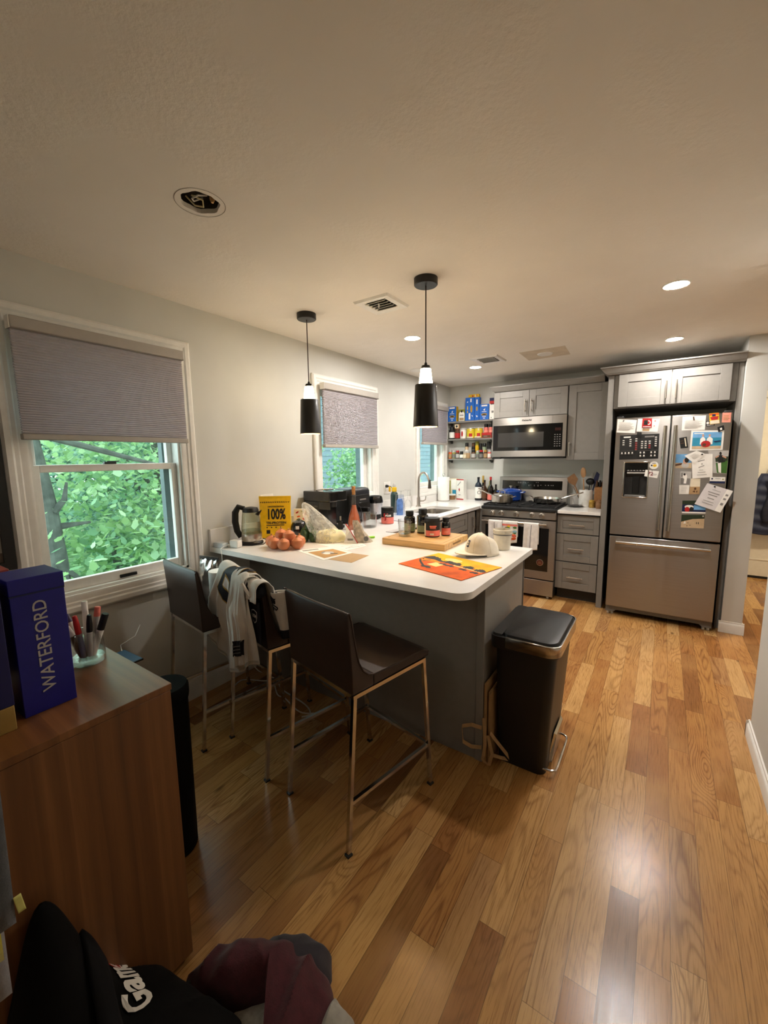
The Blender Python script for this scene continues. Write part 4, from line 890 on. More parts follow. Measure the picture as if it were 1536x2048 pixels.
# folded letter standing off the door edge
c4 = [(2.593, yF-.012, 1.219), (2.752, yF-.022, 1.163), (2.688, yF-.03, .993), (2.524, yF-.018, 1.052)]
PG = pm('grey_white_paper', '#d5d0d0', .7, var=.02)
sheet('folded_letter', 'large tilted folded letter hanging past the edge of the fridge', 'paper', c4, [PG, MT['white'], MT['ink']], [(1, rc(.78, .0, 1, 1)), (2, rc(.30, .18, .62, .2)), (2, rc(.2, .3, .64, .34)), (2, rc(.25, .4, .6, .44)), (2, rc(.3, .55, .55, .59)), (2, rc(.2, .7, .6, .72)), (2, rc(.2, .8, .62, .82)), (2, rc(.83, .2, .93, .28)), (2, rc(.83, .38, .93, .46)), (2, rc(.83, .6, .93, .7))], (0, -1, 0))
solo('fridge_magnet', M().lathe([(.006, .013), (.006, -.004), (0, -.0045)], seg=14, ax='y'), MT['black'], 'tiny black button magnet on the folded letter', 'magnet', loc=(2.64, yF-.018, 1.193))
# ------------------------------------------------------------------ spice shelves on the back wall
VR = R(34); CT = 0.914
for z, lb in ((1.882, 'top grey wall shelf holding pasta boxes'), (1.668, 'middle grey wall shelf holding cans'), (1.425, 'lowest grey wall shelf crowded with spice jars')):
    t = thing('wall_shelf', lb, 'shelf', (0.31, 4.80, z), group='grey wall shelves left of the microwave')
    M().box(-.293, .285, -.008, .095, -.02, 0).build('board', MT['cab'], t, bevel=.0015)
    for x in (-.27, .26): M().prism([(0.02, -.02), (.095, -.02), (.095, -.055), (.075, -.055), (.06, -.04), (.02, -.035)], x-.01, x+.01, 'x').build('bracket', MT['cabdark'], t)
def carton(name, label, cat, x0, x1, y0, y1, z0, h, mats, layers=(), side=None, group=None, rz=0):
    t = thing(name, label, cat, ((x0+x1)/2, (y0+y1)/2, z0), rz, group); a = (x1-x0)/2; b = (y1-y0)/2
    M().box(-a, a, -b, b, 0, h).build('box_body', side or mats[0], t, bevel=.0015)
    sheet('printed_front', '', '', [(-a, -b-.0002, h), (a, -b-.0002, h), (a, -b-.0002, 0), (-a, -b-.0002, 0)], mats, layers, parent=t, th=.0006)
    return t
PB = [pm('pasta_box_blue', '#1f66c2', .45, var=.03), MT['white'], MT['gold'], MT['kink'], MT['yellow'], MT['red']]
pasta = [(1, rc(.2, .05, .82, .14)), (1, [(.4, .36), (.62, .26), (.55, .42)]), (1, rc(.25, .46, .75, .49)), (2, circ(.5, .66, .33, .08, 14)), (3, circ(.5, .66, .24, .04, 12)), (1, rc(.3, .78, .7, .81)), (1, rc(.4, .88, .6, .92))]
G1 = 'packages on the top shelf'
carton('pasta_box', 'short blue pasta box with gold oval, at the window end of the top shelf', 'pasta box', .02, .132, 4.80, 4.865, 1.882, .183, PB, pasta, MT['yellow'], G1)
carton('food_pouch', 'small white pouch with olive green top, between two blue boxes on the top shelf', 'food pouch', .158, .242, 4.81, 4.86, 1.882, .142, [MT['olive'], MT['white'], MT['kink'], MT['tan']], [(1, [(.05, .35), (.25, .2), (.75, .2), (.95, .35), (.95, .97), (.05, .97)]), (2, circ(.5, .17, .16, .1, 12)), (2, rc(.2, .48, .8, .53)), (3, rc(.15, .72, .85, .92))], None, G1)
tall = [(1, [(.15, .2), (.3, .14), (.28, .22)]), (2, circ(.68, .5, .13, .16, 14)), (1, rc(.55, .05, .7, .2)), (1, rc(.4, .68, .58, .95)), (4, circ(.25, .45, .06, .1, 8)), (4, circ(.25, .62, .06, .05, 8)), (1, [(.7, .76), (.85, .8), (.8, .85)])]
carton('pasta_box', 'tall wide blue pasta box with an orange oval standing mid-shelf', 'pasta box', .252, .366, 4.80, 4.86, 1.882, .272, PB, tall, None, G1)
carton('pasta_box', 'tall narrow blue pasta box squeezed beside the wide one', 'pasta box', .369, .426, 4.805, 4.865, 1.882, .27, PB, [(1, rc(.35, .1, .65, .3)), (2, circ(.5, .5, .2, .1, 10)), (1, [(.3, .78), (.75, .82), (.5, .88)])], None, G1)
carton('food_packet', 'yellow packet lying on top of the tall blue boxes', 'food packet', .285, .415, 4.815, 4.86, 2.154, .036, [MT['yellow'], MT['red'], MT['cream']], [(1, rc(.35, .3, .5, .8)), (2, rc(.65, .2, .75, .9)), (1, rc(.78, .2, .84, .8))], None, G1)
carton('pasta_box', 'short blue pasta box with gold oval, nearest the microwave', 'pasta box', .434, .548, 4.80, 4.865, 1.882, .18, PB, pasta, None, G1)
carton('coffee_bag', 'white bag with red and navy top at the microwave end of the top shelf', 'food pouch', .556, .612, 4.80, 4.865, 1.882, .245, [MT['white'], MT['navy'], MT['red'], MT['kink'], MT['grey']], [(1, rc(0, 0, 1, .14)), (2, rc(0, .14, 1, .27)), (3, rc(.2, .27, 1, .31)), (4, rc(.45, .6, .9, .7)), (4, rc(.3, .9, .5, .95))], None, G1)
def jar(x, y, z, r, h, body, lid, lab, label, name='spice_jar', cat='spice jar', group='spice jars on the lowest shelf', lh=.22, lt=None):
    t = thing(name, label, cat, (x, y, z), 0, group); hb = h*(1-lh)
    M().lathe([(r*.9, 0), (r, h*.03), (r, hb*.86), (r*.8, hb)], seg=18).build('glass_body', MT[body] if body in MT else body, t)
    M().lathe([(r*.86, hb-.001), (r*.86, h-.002), (r*.8, h)], seg=18).build('lid', MT[lid], t)
    if lab: M().lathe([(r+.0005, hb*.12), (r+.0006, hb*.72)], seg=18, cap=False).build('paper_label', MT[lab], t)
    return t
fj = [(.045, .023, .105, 'orange', 'lgrey', 'tan', 'spice jar with orange contents at the window end of the lowest shelf'),
 (.097, .022, .102, 'olive', 'lgrey', 'grey', 'spice jar with drab green contents, second from the window end'),
 (.147, .023, .1, 'brown', 'red', 'lgrey', 'spice jar with a dark red lid, third from the window end'),
 (.2, .023, .088, 'kink', 'black', 'white', 'squat dark spice jar with a bold white label, fourth from the window end'),
 (.242, .02, .086, 'sand', 'lgrey', 'cream', 'small spice jar with cream contents, fifth from the window end'),
 (.288, .026, .086, 'tan', 'lgrey', None, 'wide clear jar of tan spice in the middle of the front row'),
 (.357, .028, .1, 'brown', 'black', 'lgrey', 'wide brown spice jar just past the middle of the front row'),
 (.408, .02, .095, 'sage', 'lgrey', 'grey', 'slim spice jar with grey green contents, fourth from the microwave'),
 (.456, .024, .1, 'kink', 'red', 'grey', 'black spice jar with a dark red lid, third from the microwave'),
 (.509, .022, .1, 'brown', 'gold', 'tan', 'brown spice jar with a gold lid, second from the microwave'),
 (.558, .022, .098, 'pink', 'lgrey', 'white', 'spice jar with pink contents and white label, nearest the microwave')]
for x, r, h, b, l, lb, tx in fj: jar(x, 4.822, 1.425, r, h, b, l, lb, tx)
bj = [(.248, .023, .19, 'sand', 'black', 'white', 'tall white-labelled spice bottle, leftmost in the back row of the lowest shelf'), (.334, .022, .19, 'kink', 'brown', 'grey', 'tall dark grinder in the back row, left of the yellow spice bottle'),
 (.384, .024, .205, 'yellow', 'olive', 'yellow', 'tall yellow-labelled spice bottle with an olive lid in the back row'), (.43, .019, .18, 'kink', 'black', 'lgrey', 'slim dark spice bottle in the back row, right of the yellow one'),
 (.478, .023, .18, 'sage', 'black', 'white', 'tall spice bottle with a big white label in the back row'), (.534, .026, .2, 'kink', 'black', 'grey', 'tallest dark bottle in the back row beside the microwave')]
for x, r, h, b, l, lb, tx in bj: jar(x, 4.868, 1.425, r, h, b, l, lb, tx)
G2 = 'jars and cans on the middle shelf'
jar(.062, 4.835, 1.668, .036, .15, 'kink', 'black', 'white', 'dark jar with white label at the window end of the middle shelf', 'pantry_jar', 'jar', G2)
jar(.136, 4.835, 1.668, .033, .127, 'brown', 'brown', 'red', 'maroon jar under a small tan box on the middle shelf', 'pantry_jar', 'jar', G2)
carton('tea_box', 'small tan box standing on the maroon jar', 'box', .106, .165, 4.812, 4.86, 1.795, .054, [MT['tan'], MT['cream'], MT['kink']], [(1, rc(.12, .12, .88, .88)), (2, circ(.5, .5, .22, .28, 10))], None, G2)
t = jar(.214, 4.835, 1.668, .037, .13, 'white', 'lgrey', None, 'white tin with a red chili on the middle shelf', 'spice_tin', 'tin', G2, .14)
M().add([(p[0], -.0378+.0*p[1], p[1]) for p in circ(0, .058, .012, .034, 12)], [tuple(range(12))]).build('chili_print', MT['red'], t, smooth=0)
def can(x, label):
    t = thing('food_can', label, 'can', (x, 4.842, 1.668), 0, G2)
    M().lathe([(.047, 0), (.049, .004), (.049, .117), (.047, .122)], seg=26).build('tin_body', MT['nickel'], t)
    M().lathe([(.0494, .006), (.0494, .115)], seg=26, cap=False).build('paper_label', pm('lemon_label', '#dcc436', .5, var=.06), t)
    m = M()
    def cq(a0, a1, z0, z1): m.grid(lambda u, v: (.0499*math.sin(a0+(a1-a0)*u), -.0499*math.cos(a0+(a1-a0)*u), z0+(z1-z0)*v), 6, 1)
    cq(-.05, .75, .02, .06); m.build('red_print', MT['red'], t)
    m = M(); m.grid(lambda u, v: (.0499*math.sin(-1+1.9*u), -.0499*math.cos(-1+1.9*u), .006+.016*v), 10, 1); m.grid(lambda u, v: (.0499*math.sin(.2+.3*u), -.0499*math.cos(.2+.3*u), .09+.02*v), 4, 1)
    m.build('dark_print', MT['cream'], t)
can(.308, 'yellow food can beside the white chili tin'); can(.41, 'yellow food can beside the pink salt jars')
jar(.495, 4.866, 1.668, .028, .165, 'pink', 'black', 'salmon', 'pink salt jar with black lid, left of the pair on the middle shelf', 'salt_jar', 'jar', G2)
jar(.552, 4.866, 1.668, .024, .165, 'pink', 'black', 'salmon', 'pink salt jar with black lid, right of the pair on the middle shelf', 'salt_jar', 'jar', G2)
carton('spice_box', 'low red and brown box in front of the pink salt jars', 'box', .465, .583, 4.80, 4.832, 1.668, .062, [MT['red'], MT['brown'], MT['lgrey']], [(1, rc(.05, .5, .95, .95)), (2, rc(.2, .65, .6, .72))], None, G2)

# ------------------------------------------------------------------ by the range
GB = 'bottles beside the range'
def bottle(x, y, r, h, body, label, prof=None, cap='black', lab=None, labz=(.12, .5), z=CT, group=None, name='bottle', neck=.3, caph=.08):
    t = thing(name, label, 'bottle', (x, y, z), VR, group); zs = h*(1-neck-caph)
    M().lathe(prof or [(r*.92, 0), (r, .006), (r, zs*.86), (r*.8, zs), (r*.36, zs+h*neck*.35), (r*.33, h-h*caph)], seg=24).build('glass_body', body, t)
    if cap: M().lathe([(r*.36, h*(1-caph)-.001), (r*.38, h-.004), (r*.3, h)], seg=18).build('cap', MT[cap], t)
    if lab: M().lathe([(r+.0006, h*labz[0]), (r+.0006, h*labz[1])], seg=24, cap=False).build('paper_label', MT[lab], t)
    return t
DG = pm('dark_bottle_glass', '#15120c', .08, coat=.3); AM = pm('amber_bottle_glass', '#3a2210', .1, coat=.3)
b = bottle(.44, 4.79, .041, .285, pm('navy_bottle', '#1b2533', .3), 'white-labelled bottle with navy shoulder and pour spout, leftmost by the range', cap='black', lab='white', labz=(.1, .58), group=GB, neck=.2)
mm = M(); mm.grid(lambda u, v: ((.0165+.005*v)*math.cos(2*PI*u)+0, -.042, .1+(.0165+.005*v)*math.sin(2*PI*u)), 20, 1); mm.build('ring_emblem', MT['kink'], b)
M().lathe([(.0412, .03), (.0412, .012)], seg=24, cap=False).build('base_band', MT['kink'], b)
bottle(.472, 4.862, .032, .3, DG, 'dark bottle with a gold neck behind the white-labelled bottle', cap='gold', group=GB, caph=.28, neck=.15)
bottle(.515, 4.80, .034, .25, AM, 'brown sauce bottle with a tan label, between the white and the red-capped bottle', cap='black', lab='brown', group=GB)
bottle(.556, 4.868, .03, .26, pm('pale_oil', '#b9a85c', .15), 'pale oil bottle standing at the back against the wall', cap='white', group=GB)
bottle(.59, 4.80, .036, .29, DG, 'dark green wine bottle with a red cap and pink label by the range', cap='red', lab='pink', labz=(.05, .3), group=GB, caph=.13)
bottle(.648, 4.82, .034, .2, DG, 'short dark bottle nearest the range', cap='black', lab='brown', group=GB)
carton('cracker_box', 'cream box with a blue square behind the paper towel roll', 'box', .05, .152, 4.79, 4.86, CT, .262, [MT['cream'], MT['sea'], MT['white'], MT['olive']], [(2, rc(.3, .05, .95, .5)), (1, rc(.45, .55, .95, .78)), (3, rc(.05, .1, .2, .9))])
carton('flour_box', 'white box with red top and base beside the bottles', 'box', .166, .268, 4.76, 4.84, CT, .256, [MT['white'], MT['red'], MT['ink']], [(1, rc(0, 0, 1, .05)), (1, rc(0, .95, 1, 1)), (1, [(.3, .5), (.42, .42), (.5, .52), (.4, .62)]), (2, [(.15, .3), (.6, .1), (.62, .14), (.18, .34)]), (2, rc(.3, .75, .6, .78))], None, None, R(-8))
t = thing('food_tub', 'small clear tub of brown food with a white lid in front of the cream box', 'tub', (.118, 4.73, CT))
M().lathe([(.036, 0), (.044, .055)], seg=24).build('tub_body', pm('brown_dip', '#8b6743', .4), t); M().lathe([(.046, .055), (.047, .066), (.045, .07)], seg=24).build('lid', MT['wplastic'], t)
t = thing('paper_towel_holder', 'white paper towel roll on a steel stand by the small window', 'paper towel', (.098, 4.53, CT))
M().lathe([(.078, 0), (.078, .008), (.07, .012)], seg=30).build('stand_base', MT['chrome'], t)
M().lathe([(.02, .012), (.069, .012), (.07, .016), (.07, .286), (.069, .29), (.02, .29)], seg=36).build('paper_roll', pm('paper_towel', '#efeeea', .9, var=.02, bump=.2, bscale=80), t)
M().tube([(0, 0, .28), (0, 0, .305)]+[(.016*math.sin(a*PI/6), 0, .32-.016*math.cos(a*PI/6)) for a in range(13)], .003, 8).build('wire_loop', MT['chrome'], t)
# cookware on the range
TOPZ = .9475
t = thing('saucepan', 'steel saucepan with lid on the front burner of the range', 'pot', (.858, 4.42, TOPZ))
M().lathe([(.105, 0), (.112, .006), (.113, .078), (.116, .08)], seg=40).build('pan_body', MT['steel2'], t)
M().lathe([(.117, .08), (.112, .086), (.06, .097), (0, .1)], seg=40).build('lid', MT['chrome'], t)
M().tube([(-.03, 0, .098), (-.03, 0, .118), (-.015, 0, .128), (.015, 0, .128), (.03, 0, .118), (.03, 0, .098)], .005, 8).build('lid_handle', MT['chrome'], t)
M().tube([(-.11, .03, .068), (-.17, .05, .085), (-.30, .07, .135)], [.007, .008, .008], 10).build('handle', MT['chrome'], t)
M().tube([(.11, -.02, .06), (.145, -.02, .07), (.15, .0, .07), (.145, .02, .07), (.11, .02, .06)], .005, 8).build('helper_handle', MT['chrome'], t)
t = thing('dutch_oven', 'blue enamel dutch oven on the back burner of the range', 'pot', (.88, 4.655, TOPZ)); BE = pm('blue_enamel', '#1d3f88', .15, coat=.5)
M().lathe([(.10, 0), (.116, .015), (.12, .10), (.122, .105)], seg=40).build('pot_body', BE, t)
M().lathe([(.124, .105), (.122, .113), (.09, .13), (.03, .142), (0, .143)], seg=40).build('lid', BE, t)
M().lathe([(.008, .142), (.008, .152), (.02, .158), (.018, .168), (0, .169)], seg=20).build('lid_knob', MT['chrome'], t)
for s in (-1, 1): M().tube([(s*.115, -.04, .09), (s*.15, -.035, .1), (s*.16, 0, .102), (s*.15, .035, .1), (s*.115, .04, .09)], .008, 10).build('handle', BE, t)
t = thing('frying_pan', 'steel frying pan on the walkway-side burner of the range', 'pan', (1.286, 4.6, TOPZ))
M().lathe([(.0, 0), (.12, 0), (.132, .008), (.142, .05), (.147, .052), (.14, .051), (.128, .012), (0, .006)], seg=44, cap=False).build('pan_body', MT['steel2'], t)
M().tube([(.14, .0, .045), (.2, .0, .07), (.35, .02, .12)], [.007, .008, .009], 10).build('handle', MT['chrome'], t)
M().tube([(-.14, -.03, .04), (-.175, -.025, .062), (-.18, .0, .065), (-.175, .025, .062), (-.14, .03, .04)], .005, 8).build('helper_handle', MT['chrome'], t)
# utensils
t = thing('utensil_crock', 'white marble crock holding wooden spoons on the short worktop', 'crock', (1.645, 4.72, CT))
M().lathe([(.058, 0), (.066, .004), (.066, .173), (.062, .176), (.059, .172), (.057, .02), (0, .018)], seg=36, cap=False).build('crock_body', pm('white_marble', '#e4e2dc', .3, var=.09, scale=14), t)
WD = pm('beech_wood', '#b98d62', .6, var=.1, stretch=(8, 8, 1)); WD2 = pm('olive_wood', '#8a6340', .6, var=.15, stretch=(8, 8, 1))
def utensil(name, label, x, y, tilt, head, mat, L=.30):
    m = M(); a = Matrix.Translation((x, y, CT+.02)) @ Matrix.Rotation(tilt[1], 4, 'Y') @ Matrix.Rotation(tilt[0], 4, 'X'); m.xf = a
    m.tube([(0, 0, 0), (0, 0, L*.7)], [.006, .0065], 10); head(m, L*.68)
    return solo(name, m, mat, label, 'utensil', 'utensils in the white crock')
utensil('wooden_spoon', 'upright wooden spoon, tallest in the white crock', 1.637, 4.70, (0, R(-4)), lambda m, z: m.sph((0, 0, z+.07), .026, .008, .055), WD, .39)
utensil('wooden_turner', 'broad wooden turner leaning toward the range from the white crock', 1.62, 4.70, (0, R(-22)), lambda m, z: m.prism([(-.008, z), (.008, z), (.05, z+.05), (.035, z+.12), (-.045, z+.10), (-.05, z+.05)], -.004, .004, 'y'), WD2, .32)
utensil('ladle', 'black plastic ladle in the white crock', 1.66, 4.72, (0, R(5)), lambda m, z: m.sph((0, -.01, z+.04), .042, .03, .036), MT['black'], .30)
utensil('spatula', 'navy and grey spatula leaning toward the fridge from the white crock', 1.676, 4.71, (0, R(12)), lambda m, z: m.prism([(-.01, z), (.01, z), (.024, z+.03), (.02, z+.10), (-.012, z+.12), (-.022, z+.03)], -.004, .004, 'y'), MT['navy'], .34)
utensil('fork', 'slim steel serving fork upright in the white crock', 1.668, 4.745, (0, R(5)), lambda m, z: (m.prism([(-.012, z), (.012, z), (.008, z+.03), (-.008, z+.03)], -.002, .002, 'y'), m.tube([(-.006, 0, z+.03), (-.006, 0, z+.09)], .0025), m.tube([(.006, 0, z+.03), (.006, 0, z+.09)], .0025)), MT['chrome'], .36)
m = M()
for k in range(6):
    a = PI*k/6; m.tube([(0.0+.03*math.sin(q*PI/10)*math.cos(a)*1.0, .03*math.sin(q*PI/10)*math.sin(a), .19+.12*q/10) for q in range(11)], .0012, 6)
m.tube([(0, 0, 0.01), (0, 0, .2)], .006, 10); m.v = [tuple(Matrix.Rotation(R(-26), 3, 'Y') @ Vector(v)+Vector((1.61, 4.735, CT+.02))) for v in m.v]
solo('whisk', m, MT['chrome'], 'wire whisk leaning from the white crock behind the wooden turner', 'utensil', 'utensils in the white crock')
t = thing('knife_block', 'wooden knife block with dark handles against the fridge panel', 'knife block', (1.775, 4.74, CT))
M().prism([(-.07, 0), (.07, 0), (.07, .12), (-.02, .22), (-.07, .2)], -.045, .045, 'x').build('block', pm('block_wood', '#9c6b3f', .5, var=.1), t, bevel=.003)
for k, (x, q) in enumerate([(-.028, 0), (0, 0), (.028, 0), (-.015, 1), (.015, 1)]):
    m = M(); m.xf = Matrix.Translation((x, -.03+.03*q, .19-.02*q)) @ Matrix.Rotation(R(18), 4, 'X'); m.box(-.008, .008, -.012, .012, 0, .09); m.build('knife_handle', MT['kink'] if k % 2 else MT['brown'], t, bevel=.003)
t = thing('jar', 'small brass-lidded glass jar in front of the knife block', 'jar', (1.716, 4.635, CT))
M().lathe([(.024, 0), (.027, .004), (.027, .05), (.022, .056)], seg=20).build('glass_body', pm('honey_glass', '#9a7a3a', .15, var=.2, scale=60), t); M().lathe([(.025, .055), (.025, .074), (.012, .08)], seg=20).build('lid', MT['gold'], t)
t = thing('jar', 'round turned-wood jar at the fridge panel', 'jar', (1.79, 4.585, CT))
M().lathe([(.026, 0), (.033, .012), (.034, .05), (.028, .06)], seg=22).build('wood_body', WD2, t); M().lathe([(.03, .06), (.03, .07), (.012, .082), (.008, .09)], seg=22).build('lid', WD2, t)
t = thing('spoon_rest', 'dark oval dish lying on the short worktop beside the range', 'dish', (1.56, 4.63, CT))
M().lathe([(.03, 0), (.06, .006), (.078, .016), (.074, .017), (.055, .008), (0, .006)], seg=32, cap=False).build('dish_body', pm('dark_pewter', '#5a5653', .35, .7), t); M().tube([(-.05, 0, .018), (.0, .01, .022), (.06, .02, .02)], .004, 8).build('rest_rim', MT['grey'], t)

# ------------------------------------------------------------------ sink run and coffee corner
t = thing('drying_mat', 'pale grey drying mat between the blender and the sink', 'mat', (.43, 3.15, CT))
m = M(); m.prism(rrect(-.19, .2, -.26, .25, .06), 0, .006); m.build('mat_body', pm('grey_microfibre', '#b9b9bd', .9, var=.04, bump=.3, bscale=90), t, bevel=.002)
GL = MT['glass']
def wine(x, y, label):
    t = thing('wine_glass', label, 'glass', (x, y, CT), 0, 'upturned wine glasses by the sink')
    M().lathe([(.03, 0), (.038, .04), (.036, .07), (.02, .098), (.004, .106), (.0035, .185), (.01, .195), (.035, .2), (.035, .202)], seg=26, cap=False).build('bowl_and_stem', GL, t)
wine(.125, 3.5, 'upturned wine glass by the faucet, the one nearer the dining end'); wine(.135, 3.62, 'upturned wine glass by the faucet, the one nearer the small window')
t = thing('plastic_cup', 'tall clear plastic cup with blue inside on the drying mat', 'cup', (.30, 3.2, CT+.006))
M().lathe([(.05, 0), (.046, .1), (.036, .188)], seg=28, cap=False).lathe([(.036, .188), (0, .19)], seg=28, cap=False).build('cup_wall', glass_mat('blue_tinted_plastic', (.82, .86, .95), .1, 1.3), t)
M().lathe([(.03, 0), (.03, .13), (.02, .15)], seg=20).build('blue_insert', pm('blue_plastic_insert', '#6f93c8', .4, var=.2), t)
bottle(.136, 3.36, .037, .29, pm('dark_green_plastic', '#1d3430', .35), 'dark green bottle with a yellow and clear top under the wall outlet', [(.033, 0), (.037, .006), (.037, .17), (.03, .195), (.018, .205)], None, name='dish_soap_bottle')
t = bpy.context.scene.collection.objects[-1].parent
M().lathe([(.022, .204), (.026, .21), (.024, .245), (.016, .25)], seg=20).build('yellow_collar', MT['yellow'], t); M().lathe([(.017, .25), (.016, .265), (.008, .285), (0, .287)], seg=18).build('clear_cap', MT['lgrey'], t)
t = thing('blender_base', 'silver and black blender base in front of the outlet', 'blender', (.22, 2.92, CT), VR)
M().lathe([(.052, 0), (.05, .04), (.048, .045)], seg=32).build('foot_ring', MT['black'], t); M().lathe([(.05, .045), (.06, .1), (.066, .145)], seg=32).build('silver_body', pm('silver_plastic', '#c3c4c8', .3, .5), t)
M().lathe([(.068, .144), (.07, .15), (.064, .19), (.056, .205), (.05, .205), (.048, .18), (0, .178)], seg=32, cap=False).build('top_collar', pm('gloss_black', '#101012', .12, coat=.5), t)
def tub(x, y, z, r, h, label, top='black', low='pink', lowf=(.08, .46), words=(), stripe=None, name='supplement_tub', rz=VR, white=None):
    t = thing(name, label, 'supplement tub' if 'tub' in name else 'supplement bottle', (x, y, z), rz, None)
    if 'tub' in name:
        M().lathe([(r*.94, 0), (r, .004), (r, h*.8), (r*.97, h*.815)], seg=32).build('tub_body', MT['kink'], t)
        M().lathe([(r*1.0, h*.82), (r*1.0, h*.985), (r*.97, h)], seg=32).build('lid', MT['black'], t)
    else:
        M().lathe([(r*.94, 0), (r, .004), (r, h*.66), (r*.9, h*.73), (r*.6, h*.79), (r*.6, h*.81)], seg=28).build('bottle_body', pm('gloss_black_plastic', '#121214', .12, coat=.4), t)
        M().lathe([(r*.72, h*.8), (r*.72, h*.985), (r*.68, h)], seg=28).build('lid', MT['black'], t)
    M().lathe([(r+.0006, h*lowf[0]), (r+.0006, h*lowf[1])], seg=32, cap=False).build('colour_band', MT[low], t)
    if white:
        m = M(); m.grid(lambda u, v: ((r+.001)*math.sin(-1.5+.45*u), -(r+.001)*math.cos(-1.5+.45*u), h*.06+h*.66*v), 4, 2); m.build('white_panel', MT['cream'], t)
    for (zz, hh, a0, a1, mt) in words:
        m = M(); m.grid(lambda u, v: ((r+.0014)*math.sin(a0+(a1-a0)*u), -(r+.0014)*math.cos(a0+(a1-a0)*u), h*zz+h*hh*v), 6, 1); m.build('print', MT[mt], t)
    return t
def wrap_text(s, size, r, z, a, mat, parent, bold=0, name='lettering'):
    o = text(s, size, mat, parent, (0, 0, 0), (0, 0, 0), name, bold)
    for v in o.data.vertices:
        x, y, q = v.co; th = a+x/r; v.co = ((r+.0012+q)*math.sin(th), -(r+.0012+q)*math.cos(th), z+y)
    return o
q = tub(.455, 2.76, CT, .051, .134, 'black tub with a salmon band reading PULSE beside the blender', lowf=(.03, .42), words=[(.62, .03, -.15, .1, 'pink')])
wrap_text('PULSE', .017, .051, .07, .12, MT['white'], q, .0012)
m = M(); m.grid(lambda u, v: (.0524*math.sin(-.55+.25*u+.12*math.sin(6*v)), -.0524*math.cos(-.55+.25*u+.12*math.sin(6*v)), .03+.06*v), 4, 8); m.build('chili_motif', MT['red'], q)
# coffee maker faces +x
t = thing('coffee_maker', 'glossy black pod coffee maker on the counter by the window', 'coffee maker', (.03, 2.235, CT)); GBk = pm('gloss_black_shell', '#0e0e0f', .16, coat=.5)
M().box(0, .16, 0, .20, 0, .215).build('rear_tower', GBk, t, bevel=.006); M().box(0, .27, 0, .20, .215, .292).build('brew_head', GBk, t, bevel=.008, bseg=3)
M().box(.16, .25, .01, .19, 0, .022).build('drip_tray', MT['black'], t, bevel=.004)
M().lathe([(.03, .17), (.034, .215)], (.21, .10, 0), 24).build('spout', MT['black'], t)
M().tube([(.09, .05, .296), (.16, .05, .304), (.22, .1, .304), (.16, .15, .304), (.09, .15, .296)], .005, 10).build('lid_handle', MT['chrome'], t)
M().box(.16, .275, -.001, .006, .16, .216).build('side_guard', GBk, t)
t = thing('air_fryer', 'rounded black air fryer behind the coffee maker', 'air fryer', (.175, 2.70, CT))
m = M(); m.prism(rrect(-.15, .075, -.14, .13, .05), 0.01, .235); m.build('lower_body', MT['black'], t, bevel=.004)
m = M(); a = rrect(-.15, .075, -.14, .13, .05); k = len(a); zz = [(1, .236), (.99, .262), (.9, .282), (.7, .29), (0.01, .292)]; vs = [(x*s, y*s, z) for s, z in zz for x, y in a]
m.add(vs, [(j*k+i, j*k+(i+1) % k, (j+1)*k+(i+1) % k, (j+1)*k+i) for j in range(4) for i in range(k)]); m.build('top_dome', pm('satin_black_dome', '#1b1d22', .38), t, smooth=60)
M().box(.074, .079, -.11, .10, .03, .17).build('basket_front', GBk, t, bevel=.002); M().box(.075, .14, -.018, .018, .09, .13).build('basket_handle', MT['black'], t, bevel=.008, bseg=3)
M().box(.0752, .0785, -.04, .04, .19, .2).build('maker_mark', MT['grey'], t)
# bottle of rose
t = thing('wine_bottle', 'flared glass bottle of amber pink drink with a cork', 'bottle', (.385, 2.41, CT), VR)
LQ = pm('rose_liquid', '#c2653e', .08, var=.04, coat=.3)
M().lathe([(.044, 0), (.048, .006), (.047, .05), (.036, .11), (.022, .155), (.0155, .185)], seg=28).build('liquid', LQ, t)
M().lathe([(.046, .0), (.0495, .006), (.0485, .05), (.0375, .11), (.0235, .155), (.017, .19), (.0155, .26), (.017, .262), (.017, .276)], seg=28, cap=False).build('glass_body', GL, t)
M().lathe([(.0125, .262), (.014, .322), (.013, .326)], seg=16).build('cork', pm('cork', '#b07b45', .8, var=.15, scale=80), t)
M().tube([(.045, 0, .08), (.06, 0, .12), (.05, 0, .165), (.02, 0, .2)], .0025, 8).build('wire_clasp', MT['kink'], t)
t = thing('glass_tumbler', 'wide clear glass tumbler between the amber bottle and the black tub', 'glass', (.44, 2.53, CT))
M().lathe([(.055, .0), (.057, .004), (.057, .118), (.0545, .118), (.0535, .012), (0, .01)], seg=36, cap=False).build('glass_wall', GL, t)
M().lathe([(.05, .002), (.05, .009)], seg=30).build('thick_base', glass_mat('thick_glass', (.88, .9, .9), .05, 1.6, 1.2, .3), t)
bottle(.30, 2.35, .019, .1, MT['kink'], 'small black bottle with a steel cap behind the milk carton', None, 'nickel', name='dropper_bottle', caph=.3, neck=.1)
